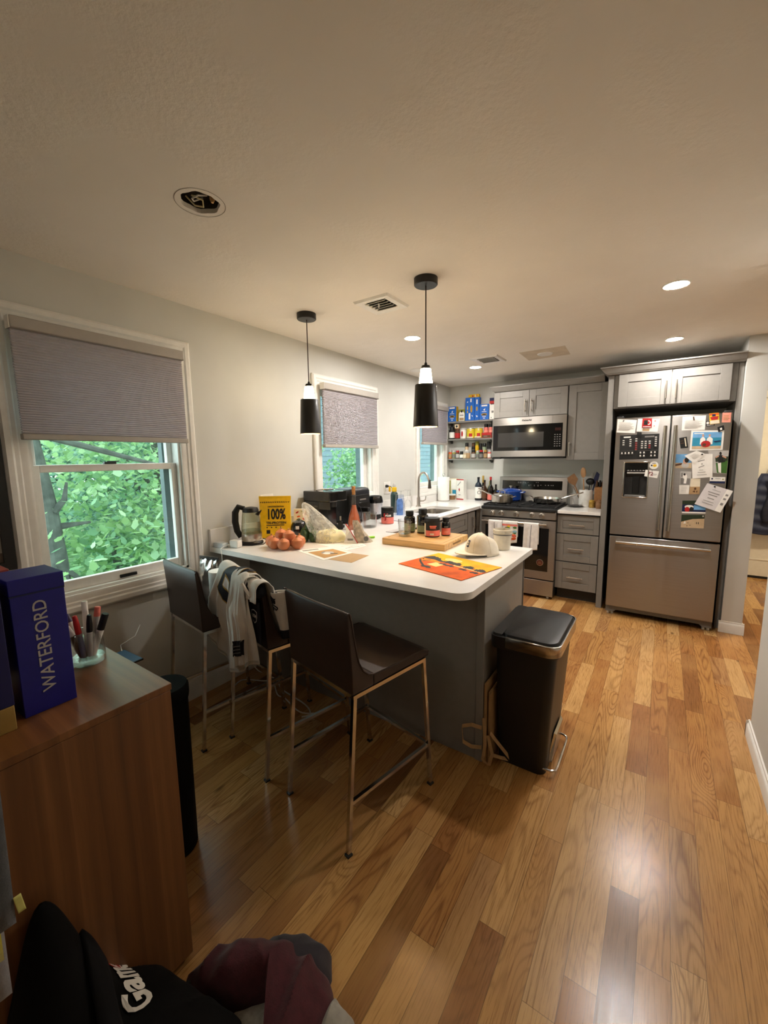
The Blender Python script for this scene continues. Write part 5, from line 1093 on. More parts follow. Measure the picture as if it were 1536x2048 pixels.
# ------------------------------------------------------------------ peninsula top
t = thing('cutting_board', 'thick bamboo cutting board carrying four supplement bottles', 'cutting board', (1.078, 2.262, CT), R(1.5))
M().box(-.213, .213, -.182, .182, 0, .04).build('board', MT['bamboo'], t, bevel=.005, bseg=3)
m = M(); gr = MT['brown']; a = rrect(-.19, .19, -.16, .16, .02); b_ = rrect(-.184, .184, -.154, .154, .018); k = len(a)
m.add([(x, y, .0406) for x, y in a]+[(x, y, .0406) for x, y in b_], [(i, (i+1) % k, k+(i+1) % k, k+i) for i in range(k)]); m.build('juice_groove', pm('darker_groove', '#a97f47', .6), t, smooth=0)  # groove drawn as a flat ring, darker than the board
M().box(.2125, .2137, -.06, .06, .016, .026).build('finger_grip', pm('grip_shadow', '#7b5a31', .7), t)
BZ = CT+.0405
t = thing('glass_tumbler', 'clear cut-base tumbler on the front corner of the cutting board', 'glass', (.96, 2.2, BZ))
M().lathe([(.036, 0), (.039, .01), (.042, .106), (.0395, .106), (.036, .02), (0, .016)], seg=32, cap=False).build('glass_wall', GL, t); M().lathe([(.036, .001), (.037, .014)], seg=12).build('cut_base', glass_mat('cut_glass', (.85, .86, .83), .06, 1.8, 1.0, .5), t)
tub(.918, 2.335, BZ, .037, .142, 'black supplement bottle with a sage green label behind the tumbler', low='sage', lowf=(.06, .44), name='supplement_bottle', words=[(.5, .03, -.5, .3, 'lgrey'), (.3, .015, -.4, .5, 'white')])
tub(1.012, 2.345, BZ, .039, .16, 'tallest black supplement bottle with a sage green label on the board', low='sage', lowf=(.07, .34), name='supplement_bottle', words=[(.48, .02, -.4, .4, 'lgrey'), (.54, .02, -.3, .2, 'grey'), (.11, .06, .3, .6, 'white')], white=True)
q = tub(1.118, 2.275, BZ, .048, .119, 'black tub with salmon print at the front of the cutting board', lowf=(.06, .36), words=[(.56, .06, -.45, .45, 'pink'), (.48, .06, -.4, .35, 'pink'), (.12, .1, -.4, .1, 'white'), (.44, .005, -.45, .45, 'pink')], white=True)
tub(1.178, 2.345, BZ, .029, .114, 'smallest black supplement bottle, at the walkway corner of the board', lowf=(.06, .44), name='supplement_bottle', words=[(.5, .03, -.5, .4, 'lgrey'), (.26, .012, -.4, .5, 'white'), (.18, .012, -.4, .4, 'white')], white=True)
solo('cutting_mat', M().prism([(.66, 2.43), (.72, 2.42), (.735, 2.61), (.67, 2.62)], CT, CT+.003), pm('grey_mat', '#a29f9d', .6), 'small flat grey mat behind the bamboo board', 'mat')
m = M(); m.xf = Matrix.Translation((.705, 2.18, CT+.008)) @ Matrix.Rotation(R(60), 4, 'Z'); m.lathe([(.005, -.03), (.0078, -.026), (.0078, .02), (.006, .03)], seg=14, ax='x')
solo('marker_pen', m, MT['lime'], 'short lime green marker lying left of the bamboo board', 'pen')
# sunset place mat
PM_ = [pm('batik_orange', '#d45a12', .85, var=.18, scale=14, bump=.3), pm('batik_yellow', '#e6ac12', .85, var=.12, scale=12, bump=.3), MT['kink'], pm('batik_glow', '#f3cf86', .8), pm('batik_amber', '#e0851a', .85, var=.1)]
L = [(1, [(0, 0), (1, 0), (1, .42), (.6, .40), (.3, .38), (0, .36)]), (4, [(0, .36), (.3, .38), (.35, .5), (.1, .6), (0, .5)]), (3, circ(.40, .22, .13, .10, 14)), (3, [(.30, .52), (.46, .50), (.44, .72), (.27, .70)]), (3, [(.55, .44), (.98, .47), (.98, .5), (.55, .475)])]
L += [(2, [(.0, .42), (.02, .33), (.05, .25), (.09, .22), (.12, .25), (.15, .23), (.19, .27), (.22, .26), (.26, .33), (.30, .36), (.35, .39), (.45, .42), (.3, .44), (.2, .40), (.1, .43)])]
rnd = random.Random(12)
def canopy(cx, cy, rx, ry, n=22):
    o = []
    for k in range(n):
        a = PI*k/(n-1); q = .78+.32*rnd.random(); o.append((cx-rx*math.cos(a)*q, cy-ry*math.sin(a)*q))
    return o+[(cx+rx*.5, cy+.03), (cx, cy+.015), (cx-rx*.5, cy+.03)]
for cx, cy, rx in ((.42, .40, .09), (.53, .41, .10), (.74, .43, .085), (.92, .455, .08)):
    L += [(2, canopy(cx, cy, rx, .12)), (2, rc(cx-.006, cy, cx+.006, cy+.10)), (2, canopy(cx, cy+.13, rx*.8, .045, 14))]
L += [(2, [(.29, .835), (.10, .645), (.045, .56), (.07, .545), (.13, .63), (.31, .80)]), (2, [(.055, .58), (.02, .52), (.05, .46), (.09, .50), (.075, .515), (.05, .49), (.04, .52)]), (2, [(.125, .60), (.165, .46), (.18, .465), (.145, .61)]), (2, canopy(.35, .84, .085, .07, 14))]
pmz = CT+.0012
sheet('place_mat', 'orange and yellow sunset place mat with black trees', 'place mat', [(1.288, 2.026, pmz), (1.685, 1.915, pmz), (1.604, 1.617, pmz), (1.218, 1.716, pmz)], PM_, L, (0, 0, 1), th=.0022, step=.00006)
# cards and papers
W4 = [MT['white'], pm('ochre_print', '#b98f55', .7), MT['lgrey'], MT['kink'], MT['grey']]
sheet('photo_card', 'white-bordered ochre picture card on the peninsula before the onions', 'card', [(.541, 1.662, CT+.001), (.648, 1.837, CT+.001), (.868, 1.786, CT+.001), (.841, 1.569, CT+.001)], W4, [(1, rc(.12, .3, .88, .9)), (2, circ(.5, .58, .17, .14, 12)), (0, circ(.44, .62, .1, .09, 10)), (3, [(.52, .64), (.68, .78), (.62, .8), (.5, .7)]), (4, [(.35, .5), (.5, .42), (.52, .47), (.38, .55)]), (4, rc(.1, .1, .55, .15))], (0, 0, 1))
sheet('envelope', 'plain tan envelope half under the picture card', 'envelope', [(.853, 1.777, CT+.0003), (.981, 1.785, CT+.0003), (1.0, 1.606, CT+.0003), (.845, 1.60, CT+.0003)], [pm('tan_paper', '#b79a72', .8, var=.02)], [], (0, 0, 1), th=.0005)
sheet('paper_sheet', 'creased white paper sheets under the produce bag', 'paper', [(.52, 1.86, CT+.0002), (.72, 2.05, CT+.0002), (.82, 1.98, CT+.0002), (.80, 1.81, CT+.0002)], PW, [(1, [(.3, .5), (.6, .62), (.6, .63), (.3, .515)]), (1, [(.4, .7), (.8, .6), (.8, .612), (.4, .715)]), (1, [(.2, .8), (.9, .85), (.9, .86), (.2, .815)])], (0, 0, 1), th=.0006)
# crock
t = thing('stoneware_crock', 'cream stoneware crock behind the cap at the peninsula corner', 'crock', (1.553, 2.318, CT))
M().lathe([(.04, 0), (.044, .003), (.05, .08), (.053, .088), (.053, .094), (.0515, .096), (.0525, .1), (.054, .104), (.054, .116), (.05, .118), (.047, .11), (.043, .01), (0, .008)], seg=40, cap=False).build('crock_body', pm('cream_glaze', '#d3cbb9', .35, var=.05, bump=.1, bscale=60), t)
M().lathe([(.0535, .087), (.0538, .0905), (.0535, .094)], seg=40, cap=False).build('grey_band', MT['grey'], t)
# cap
t = thing('baseball_cap', 'cream baseball cap resting on the peninsula by the place mat', 'cap', (1.5, 2.135, CT+.002), R(238)); CP = pm('cream_cotton_cap', '#e8e0cf', .9, var=.04, bump=.15, bscale=200)
def crownf(u, v):
    a = 2*PI*u; ph = v*PI/2; r = math.cos(ph)**.8; back = max(0, -math.cos(a))
    z = .118*math.sin(ph)**.9*(1-.22*back*math.sin(ph*1.0)); s = 1-.05*back*math.sin(5*a+3*v)*(1-v)
    return (.098*r*math.cos(a)*s+.012*math.sin(ph)*0+.008*math.sin(ph), .078*r*math.sin(a)*s, z+.004*math.sin(6*a)*back*math.sin(2*ph))
M().grid(crownf, 48, 16).build('crown', CP, t, solid=.0025)
def brim(u, v):
    a = R(-72)+R(144)*u; r0 = (.096*math.cos(a), .077*math.sin(a)); q = .075*v*math.cos(a*1.15)
    x = r0[0]+q; y = r0[1]*(1+.06*v); return (x, y, .012-.012*v*0-.9*(y*y)*(.8+v)+.004*v+.006)
M().grid(brim, 28, 10).build('brim', CP, t, solid=.004)
M().tube([(.0985*math.cos(R(a)), .0785*math.sin(R(a)), .006) for a in range(-75, 76, 10)], .0035, 8).build('dark_piping', MT['kink'], t)
M().lathe([(.006, -.001), (.007, .003), (0, .006)], (.008, 0, .1175), 14).build('top_button', CP, t)
for k in range(6):
    a = 2*PI*(k+.5)/6; m = M(); m.tube([tuple(Vector(crownf((k+.5)/6, v/10))*1.012) for v in range(0, 10)], .0012, 6); m.build('seam', MT['cream'], t)
def onc(u, v, off=.0022):
    a = Vector(crownf((.0+.022*(u-.5)*2) % 1.0, .24+.24*v)); return tuple(a+Vector((off, 0, off*.4)))
m = M(); m.grid(lambda u, v: onc(u, v), 6, 6); sh_ = m.build('shield_patch', MT['navy'], t)
m = M(); m.grid(lambda u, v: onc(.18+.64*u, .2+.6*v, .0032), 4, 4); m.build('patch_inset', MT['cream'], sh_)
m = M(); m.grid(lambda u, v: onc(.3+.4*u, .42+.12*v, .0042), 4, 2); m.build('patch_mark', MT['navy'], sh_)
# ------------------------------------------------------------------ groceries
t = thing('electric_kettle', 'glass electric kettle with black handle at the window end of the peninsula', 'kettle', (.135, 1.665, CT), R(34))
M().lathe([(.072, 0), (.07, .012), (.06, .02)], seg=32).build('power_base', MT['black'], t); M().lathe([(.062, .02), (.064, .03), (.0635, .066)], seg=36).build('steel_ring', MT['nickel'], t)
M().lathe([(.063, .066), (.062, .1), (.055, .17), (.05, .205)], seg=36, cap=False).build('glass_body', glass_mat('smoky_glass', (.72, .75, .66), .03, 1.6), t)
M().lathe([(.05, .203), (.05, .215), (.044, .23), (.015, .236), (.0, .236)], seg=32, cap=False).build('lid', MT['black'], t)
M().lathe([(.056, .068), (.057, .085), (.056, .09), (0, .09)], seg=32, cap=False).build('water', glass_mat('water', (.75, .78, .7), .05, 1.2), t)
M().tube([(-.04, 0, .226), (-.075, 0, .236), (-.098, 0, .2), (-.102, 0, .14), (-.092, 0, .08), (-.07, 0, .04)], [.015, .019, .021, .021, .02, .017], 12).build('handle', MT['black'], t)
M().prism([(.03, .19), (.07, .215), (.062, .2), (.05, .18)], -.012, .012, 'y').build('spout', MT['black'], t)
M().tube([(-.06, 0, .006), (-.1, -.03, .004), (-.06, -.085, .004), (.03, -.09, .004), (.09, -.05, .004), (.1, -.0, .02), (.07, .0, .03)], .003, 8).build('cord', MT['black'], t)
# yellow pouch
t = thing('protein_pouch', 'yellow stand-up pouch with 100% in black behind the onions', 'pouch', (.105, 1.895, CT), R(40)); YP = pm('yellow_foil', '#e9bd16', .35, var=.05, bump=.25, bscale=14)
HP = .272; WP = .108; tl = math.atan(.042/HP)
def pouch(u, v):
    a = 2*PI*u; c, s = math.cos(a), math.sin(a); d = .046*(1-v)**.8+.0015; ww = WP*(1-.06*math.sin(PI*v)) 
    x = ww*max(-1, min(1, 1.25*c)); y = d*s; y = (-.042*(1-v)-.0015) if s < -.35 else y
    return (x, y, HP*v)
M().grid(pouch, 48, 14).poly([(-WP, -.04, .001), (WP, -.04, .001), (WP, .04, .001), (-WP, .04, .001)]).build('pouch_body', YP, t, smooth=50)
M().box(-WP, WP, -.002, .002, HP-.002, HP+.012).build('top_seal', YP, t)
KK = MT['kink']
def pt(x, z): return (x, -.042*(1-z/HP)-.0032, z)
FR = (R(90)-tl, 0, 0)
text('CRAZYNUTRITION', .0135, KK, t, pt(.005, .212), FR, bold=.0003, xs=.95); text('100%', .098, KK, t, pt(.006, .158), FR, bold=.0032, xs=.60)
text('TRI-PROTEIN', .022, KK, t, pt(.006, .102), FR, bold=.0007, xs=1.05)
m = M()
for k in range(16):
    x = -.1+.0125*k; m.add([pt(x, .238), pt(x+.006, .238), pt(x+.010, .247), pt(x+.004, .247)], [(0, 1, 2, 3)])
for x in (-.06, -.03, 0, .03): m.add([pt(x, .068), pt(x+.008, .068), pt(x+.008, .076), pt(x, .076)], [(0, 1, 2, 3)])
m.add([pt(-.06, .084), pt(.06, .084), pt(.06, .089), pt(-.06, .089)], [(0, 1, 2, 3)]); m.add([pt(-.06, .03), pt(-.035, .03), pt(-.035, .055), pt(-.06, .055)], [(0, 1, 2, 3)])
m.build('black_print', KK, t, smooth=0)
# onions in red net
ON = pm('onion_skin', '#cf8d66', .4, var=.2, scale=5, stretch=(1, 1, .25)); ON2 = pm('onion_tip', '#b98a5a', .7)
on = [(.335, 1.655, 0), (.402, 1.618, 0), (.472, 1.628, 0), (.520, 1.690, 0), (.480, 1.748, 0), (.405, 1.760, 0), (.340, 1.728, 0), (.385, 1.690, .038), (.452, 1.690, .038)]
pos = ['nearest the kettle', 'at the front edge, left of the pair', 'at the front edge, right of the pair', 'nearest the picture card', 'at the rear beside the avocados', 'at the rear by the eggplant', 'at the rear by the yellow pouch', 'on top, nearer the kettle', 'on top, nearer the avocados']
proto = None
for (x, y, dz), ps in zip(on, pos):
    lb = 'orange brown onion in the red net, '+ps
    loc = (x, y, CT+.003+dz)
    if proto is None:
        proto = thing('onion', lb, 'onion', loc, 0, 'onions in the red net')
        M().lathe([(0.004, 0), (.020, .003), (.034, .018), (.0375, .034), (.032, .052), (.016, .064), (.006, .069)], seg=24).build('bulb', ON, proto); M().lathe([(.006, .068), (.004, .073), (.006, .079)], seg=10).build('dry_stem', ON2, proto)
    else: dup(proto, loc, random.Random(x).random()*6, lb)
m = M(); cen = Vector((.428, 1.69, CT+.035))
def net(u, v):
    d = Vector((math.cos(2*PI*u)*math.sin(PI*v), math.sin(2*PI*u)*math.sin(PI*v), -math.cos(PI*v))); best = .03
    for (x, y, dz) in on:
        c = Vector((x, y, CT+.036+dz))-cen; b = c.dot(d); disc = b*b-(c.length_squared-.040**2)
        if disc > 0: best = max(best, b+math.sqrt(disc))
    p = cen+d*best; p.z = max(p.z, CT+.001); return tuple(p)
NETM = glass_mat('red_net_film', (1.0, .88, .80), .5, .3)
m.grid(net, 64, 28); solo('mesh_bag', m, NETM, 'red net bag round the onions', 'net bag', smooth=60)
solo('eggplant', M().lathe([(0.02, 0), (.052, .004), (.06, .03), (.059, .07), (.045, .102), (.018, .115)], seg=28), pm('glossy_aubergine', '#0f0b10', .1, var=.1, coat=.6), 'glossy black eggplant with white sticker behind the onions', 'eggplant', loc=(.235, 1.985, CT))
ep = scn.collection.objects[-1]
M().grid(lambda u, v: (.0605*math.sin(-.2+.4*u+.6), -.0605*math.cos(-.2+.4*u+.6), .06+.022*v), 4, 2).build('price_sticker', MT['white'], ep); M().lathe([(.02, .108), (.014, .116), (.008, .126)], seg=12).build('stem_cap', MT['dgreen'], ep)
AV = pm('avocado_skin', '#2c4a1f', .4, var=.2, scale=40, bump=.4, bscale=200); proto = None
for (x, y, dz, lb) in [(.395, 1.875, 0, 'dark green avocado at the front of the pile beside the produce bag'), (.45, 1.90, 0, 'dark green avocado touching the produce bag'), (.33, 1.94, 0, 'dark green avocado beside the eggplant'), (.395, 1.95, 0, 'dark green avocado at the back of the pile'), (.40, 1.912, .05, 'dark green avocado resting on top of the pile')]:
    if proto is None:
        proto = thing('avocado', lb, 'avocado', (x, y, CT+dz), .5, 'avocados beside the eggplant'); M().lathe([(.005, 0), (.022, .004), (.031, .025), (.029, .045), (.018, .068), (.008, .078)], seg=22).build('fruit', AV, proto); M().cyl((0, 0, .077), .004, .006, 10).build('stem_nub', MT['brown'], proto)
    else: dup(proto, (x, y, CT+dz), x*9, lb)
t = thing('paper_bag', 'cream paper gift bag printed with red and orange leaves by the pouch', 'paper bag', (.085, 2.16, CT), R(34))
M().frus((-.055, .055, -.03, .03), 0, (-.055, .055, -.012, .012), .165).build('bag_body', MT['cream'], t, smooth=0)
for i, (x, z, a, c) in enumerate([(-.03, .14, .6, 'red'), (.01, .145, -.5, 'olive'), (.03, .125, .9, 'red'), (-.02, .11, .2, 'orange'), (.02, .09, -.8, 'red'), (-.035, .08, 1.2, 'olive'), (.035, .06, .4, 'orange'), (0, .055, .7, 'red'), (-.03, .04, -.4, 'orange')]):
    d = -.03+.018*z/.165-.0008
    M().poly([(x+.014*math.cos(a)*math.cos(q)-.006*math.sin(a)*math.sin(q), d, z+.014*math.sin(a)*math.cos(q)+.006*math.cos(a)*math.sin(q)) for q in [2*PI*k/10 for k in range(10)]]).build('leaf_print', MT[c], t, smooth=0)
# produce bag
t = thing('produce_bag', 'twisted clear plastic produce bag of pale yellow food', 'produce bag', (.532, 1.975, CT), R(34)); PLM = bpy.data.materials.new('thin_clear_film'); PLM.use_nodes = True
nt = NT(PLM); bs = PLM.node_tree.nodes['Principled BSDF']; bs.inputs['Base Color'].default_value = (.95, .94, .88, 1); bs.inputs['Roughness'].default_value = .22
tlc = nt.n('BsdfTranslucent'); tlc.inputs[0].default_value = (.95, .93, .85, 1); mx2 = nt.n('MixShader'); mx2.inputs[0].default_value = .5; nt.l(bs.outputs[0], mx2.inputs[1]); nt.l(tlc.outputs[0], mx2.inputs[2])
trn = nt.n('BsdfTransparent'); mx = nt.n('MixShader'); nz = nt.noise(nt.n('TexCoord').outputs['Object'], 28, 3, .6, 1.2); nt.l(nt.m('MULTIPLY_ADD', nz, .75, -.06), mx.inputs[0]); nt.l(trn.outputs[0], mx.inputs[1]); nt.l(mx2.outputs[0], mx.inputs[2]); nt.l(mx.outputs[0], [n for n in PLM.node_tree.nodes if n.type == 'OUTPUT_MATERIAL'][0].inputs[0])
def dome(u, v):
    a = 2*PI*u; ph = v*PI/2; n = .006*mnoise.noise(Vector((3*math.cos(a), 3*math.sin(a), 4*v))); r = math.cos(ph)**.6
    return ((.105+n)*r*math.cos(a), (.078+n)*r*math.sin(a), .075*math.sin(ph)+.002+n*v)
M().grid(dome, 40, 12).build('contents', pm('pale_yellow_food', '#ddd4a8', .6, var=.12, scale=18, bump=.3, bscale=40), t)
def film(u, v):
    a = 2*PI*u; q = v; r = (1-q)**.62; f = 1+.16*math.sin(9*a+3*q)*q+.05*math.sin(17*a)*q
    cx = -.165*q**1.25; return (cx+(.110*r*f+.008*q)*math.cos(a), (.083*r*f+.006*q)*math.sin(a), .002+.255*(1-(1-q)**1.0)*(.35+.65*q)+.03*math.sin(PI*q)*(1 if math.cos(a) > 0 else .3))
M().grid(film, 54, 26).build('plastic_film', PLM, t, smooth=60)
# carton and wrapper
t = thing('milk_carton', 'small white pyramid carton with red edges leaning by the produce bag', 'carton', (.675, 2.005, CT), R(30))
M().add([(-.045, -.03, 0), (.05, -.035, 0), (.045, .03, 0), (-.04, .03, 0), (-.03, .02, .115), (.0, -.02, .085)], [(0, 1, 5), (1, 2, 4, 5), (2, 3, 4), (3, 0, 5, 4), (0, 3, 2, 1)]).build('carton_body', MT['white'], t, smooth=0)
M().tube([(.0, -.0215, .086), (-.0315, .019, .117)], .004, 6).build('red_edge', MT['red'], t); M().tube([(.002, -.022, .084), (.05, -.036, .002)], .003, 6).build('red_edge', MT['red'], t)
M().box(-.015, .02, -.0325, -.031, .02, .032).build('print', MT['ink'], t)
t = thing('snack_bag', 'crumpled brown and grey printed paper bag beside the carton', 'paper bag', (.735, 2.06, CT), R(34))
def crumple(u, v):
    a = 2*PI*u; r = .055*(1-v*.75); n = .009*mnoise.noise(Vector((2.2*math.cos(a), 2.2*math.sin(a), 5*v+2)))
    return ((r+n)*math.cos(a)*1.05-.05*v, (r*.6+n)*math.sin(a), .142*v)
M().grid(crumple, 26, 14).build('bag_body', pm('printed_brown_paper', '#b9ad99', .55, var=.22, scale=50), t, smooth=25)
M().lathe([(.012, -.0005), (.016, -.0005)], (.02, -.045, .03), 20, ax='y').build('round_print', MT['grey'], t)
# chargers at the window end
t = thing('power_adapter', 'white wall adapter box lying against the backsplash end', 'charger', (.065, 1.487, CT), R(4)); M().box(-.04, .045, -.025, .02, 0, .03).build('adapter_body', pm('bluish_white_plastic', '#cfd6dc', .35), t, bevel=.004)
t = thing('charger_plug', 'small white charger block with a cable over the counter edge', 'charger', (.155, 1.53, CT), R(10)); M().box(-.035, .03, -.022, .022, 0, .045).build('plug_body', MT['wplastic'], t, bevel=.006)
M().tube([(-.03, -.02, .02), (-.05, -.05, .012), (-.04, -.085, .006), (-.02, -.099, -.02), (-.01, -.105, -.12), (-.02, -.05, -.3)], .0022, 8).build('cable', MT['wplastic'], t)
# ------------------------------------------------------------------ bar stools
LE = MT['leather']; CH = MT['chrome']
def sqbar(m, a, b, w_=.0075):
    """square tube between two points"""
    a = Vector(a); b = Vector(b); d = (b-a).normalized(); s = d.cross(Vector((0, 0, 1)))
    if s.length < .2: s = Vector((1, 0, 0))
    s.normalize(); q = d.cross(s); vs = []
    for p in (a, b):
        for (i, j) in ((-1, -1), (1, -1), (1, 1), (-1, 1)): vs.append(tuple(p+s*i*w_+q*j*w_))
    return m.add(vs, [(0,3,2,1),(4,5,6,7),(0,1,5,4),(1,2,6,5),(2,3,7,6),(3,0,4,7)])
LW, LD, LT = .197, .237, .19
def ly(z): return LD+(LT-LD)*z/.61
def stool(label, loc, rz):
    t = thing('bar_stool', label, 'bar stool', loc, rz, 'brown bar stools along the peninsula')
    # curved backrest: side profile swept across, slightly bowed
    prof = [(-.202, .615), (-.206, .70), (-.215, .80), (-.227, .916), (-.221, .925), (-.209, .922), (-.2, .89), (-.185, .80), (-.17, .73), (-.15, .69), (-.125, .668), (-.10, .66), (-.10, .615)]
    m = M(); n = 12; k = len(prof); vs = []
    for i in range(n+1):
        x = -.203+.406*i/n; e = abs(x)/.203
        for (y, z) in prof:
            bow = .018*(e**2)*max(0, (z-.64)/.27); dz = -.004*(e**6)
            vs.append((x, y+bow*.5, z+(dz if z > .85 else 0)))
    fs = [tuple(range(k))[::-1], tuple(range(n*k, (n+1)*k))]+[(i*k+j, i*k+(j+1) % k, (i+1)*k+(j+1) % k, (i+1)*k+j) for i in range(n) for j in range(k)]
    m.add(vs, fs); b = m.build('backrest', LE, t, smooth=50, bevel=.004)
    sp = [(-.10, .615), (-.10, .66), (-.02, .655), (.12, .656), (.18, .655), (.21, .648), (.222, .632), (.222, .615)]
    m = M(); m.prism(sp, -.203, .203, 'x'); s = m.build('seat', LE, t, smooth=50, bevel=.006, bseg=3)
    for sx in (-1, 1):
        m = M(); m.tube([(sx*.2035, y, z) for y, z in prof[4:12]]+[(sx*.2035, .18, .653), (sx*.2035, .217, .635)], .003, 6); m.build('piping', LE, b)
    for sx in (-1, 1):
        for sy in (-1, 1):
            m = M(); sqbar(m, (sx*(LW+.003), sy*LD, .006), (sx*LW, sy*LT, .612)); lg = m.build('leg', CH, t)
            M().box(sx*(LW+.003)-.011, sx*(LW+.003)+.011, sy*LD-.011, sy*LD+.011, 0, .008).build('foot_cap', MT['black'], lg)
    m = M(); 
    for sx in (-1, 1): sqbar(m, (sx*LW, -LT-.009, .606), (sx*LW, LT+.009, .606))
    for sy in (-1, 1): sqbar(m, (-LW, sy*LT, .606), (LW, sy*LT, .606))
    m.build('seat_frame', CH, t)
    for sx in (-1, 1): sqbar(M(), (sx*LW, -ly(.2), .2), (sx*LW, ly(.2), .2), .007).build('side_stretcher', CH, t)
    sqbar(M(), (-LW, ly(.2), .2), (LW, ly(.2), .2), .007).build('foot_rail', CH, t)
    return t
stool('dark brown bar stool at the walkway end of the peninsula, nearest the trash can', (1.284, 1.2865, 0), R(-11.3))
s2 = stool('dark brown bar stool with a white jersey hung over its back', (.762, 1.363, 0), R(-13.7))
s1 = stool('dark brown bar stool by the large window with a silver bag on its seat', (.318, 1.301, 0), R(-8))
# jersey draped over the middle stool --------------------------------------
X2 = Matrix.Translation((.762, 1.363, 0)) @ Matrix.Rotation(R(-13.7), 4, 'Z')
JW = pm('white_jersey_knit', '#ddd9d0', .85, var=.05, scale=9, bump=.25, bscale=240, sheen=.2); JN = pm('navy_twill', '#12141f', .7, var=.06); JG = pm('gold_trim', '#b08a3e', .6, var=.05)
jr = thing('jersey', 'white jersey with navy and gold number draped over the middle bar stool', 'jersey', (0, 0, 0))
def drape(x0, x1, hem, back, wav, seed, ytop=-.226, ztop=.962, fl=0.0, fr2=0.0):
    """sheet in stool space: v=0 front hem, up the outside, over the top edge, down the inside"""
    r = .03
    def fn(u, v, off=0.0):
        hz = hem(u); Lf = ztop-r-hz; tot = Lf+PI*r+back; s = v*tot; d = max(0, Lf-s); q = min(1, d/.16)
        x = (x0-fl*d)*(1-u)+(x1+fr2*d)*u
        if s < Lf:
            f = wav*(math.sin(2.9*PI*u+seed+2*d)+.5*math.sin(6.3*PI*u+2*seed+3*d)+.25*math.sin(13*PI*u+seed-5*d))*q
            y = ytop-r-.012-f*1.0-.02*q-off+.10*d; z = ztop-r-d; x += .008*math.sin(16*d+seed+3*u)*q
        elif s < Lf+PI*r:
            a = (s-Lf)/r; y = ytop-(r+off)*math.cos(a)-.012*(1-a/PI); z = ztop-r+(r+off)*math.sin(a)+.006*math.sin(9*u+seed)*math.sin(a)
        else:
            d2 = s-Lf-PI*r; y = ytop+r+.004+off+.25*d2+wav*.5*abs(math.sin(3*PI*u+seed)); z = ztop-r-d2
        return tuple(X2 @ Vector((x, y, z)))
    return fn
def hem1(u): return .49-.075*math.sin(PI*min(1, u*1.15))+.06*max(0, u-.75)*4+.01*math.sin(9*u)
f1 = drape(-.14, .165, hem1, .20, .014, 1.0, fl=.62, fr2=.06)
M().grid(f1, 70, 76).build('body_panel', JW, jr, solid=.003)
f2 = drape(.05, .175, lambda u: .435+.10*u, .1, .012, 2.2, ytop=-.242, ztop=.96, fl=.34, fr2=-.12)
M().grid(f2, 30, 60).build('sleeve', JW, jr, solid=.003)
f3 = drape(.12, .26, lambda u: .86, .25, .01, .5, ztop=.945)
M().grid(f3, 26, 40).build('shoulder', JW, jr, solid=.003)
def slv(u, v):
    a = 2*PI*u; c = Vector((.275-.03*v, -.17+.05*v, .895-.23*v)); r = .055-.012*v+.004*math.sin(3*a+7*v)
    return tuple(X2 @ (c+Vector((r*1.0*math.cos(a), r*.55*math.sin(a), .012*math.cos(a)))))
sl = M().grid(slv, 26, 24).build('sleeve', JW, jr, solid=.003)
M().grid(lambda u, v: tuple(Vector(slv(u, .80+.2*v))+(Vector(slv(u, .80+.2*v))-X2 @ Vector((.25, -.13, .895-.23*(.8+.2*v))))*.04), 26, 4).build('dark_cuff', JN, sl, solid=.002)
for k in range(3):
    M().tube([tuple(Vector(slv(.62+.05*k+.06*math.sin(q*.9+k), .12+.03*q))*1.0+Vector((.002, -.004, 0))) for q in range(9)], .0025, 6).build('script_lettering', JN, sl)
def patch(name, fn, pts, mat, par, off):
    m = M(); cu = sum(p[0] for p in pts)/len(pts); cv = sum(p[1] for p in pts)/len(pts); rings = 8; k = len(pts); den = 6
    bd = []
    for i in range(k):
        for j in range(den): bd.append((pts[i][0]+(pts[(i+1) % k][0]-pts[i][0])*j/den, pts[i][1]+(pts[(i+1) % k][1]-pts[i][1])*j/den))
    n = len(bd); vs = [fn(cu, cv, off)]+[fn(cu+(p[0]-cu)*r/rings, cv+(p[1]-cv)*r/rings, off) for r in range(1, rings+1) for p in bd]
    fs = [(0, 1+i, 1+(i+1) % n) for i in range(n)]+[(1+(r-1)*n+i, 1+r*n+i, 1+r*n+(i+1) % n, 1+(r-1)*n+(i+1) % n) for r in range(1, rings) for i in range(n)]
    return m.add(vs, fs).build(name, mat, par)
NP = [(.10, .49), (.42, .425), (.62, .50), (.80, .57), (.97, .65), (.88, .72), (.62, .70), (.38, .70), (.22, .62)]
def inset(pts, k):
    cx = sum(p[0] for p in pts)/len(pts); cy = sum(p[1] for p in pts)/len(pts); return [(cx+(x-cx)*k, cy+(y-cy)*k) for x, y in pts]
num = patch('number', f1, NP, JG, jr, .005); patch('navy_fill', f1, inset(NP, .94), JN, num, .0065)
for hp_ in ([(.27, .545), (.45, .515), (.50, .60), (.34, .635)], [(.66, .60), (.80, .625), (.84, .665), (.70, .66)]):
    patch('gold_edge', f1, hp_, JG, num, .008); patch('white_hole', f1, inset(hp_, .72), MT['white'], num, .0095)
patch('hem_label', f2, [(.25, .10), (.85, .09), (.86, .23), (.28, .24)], JN, jr, .005)
for k in range(3): patch('label_line', f2, [(.34, .125+.03*k), (.78, .12+.03*k), (.78, .128+.03*k), (.34, .133+.03*k)], MT['ink'], jr, .0065)
M().grid(lambda u, v: f1(u, .012+.018*v, .003), 60, 2).build('hem_stitching', pm('hem_thread', '#b9b4aa', .9), jr)
cb = M().box(.12, .208, -.238, -.228, .655, .845); cb.xf = None
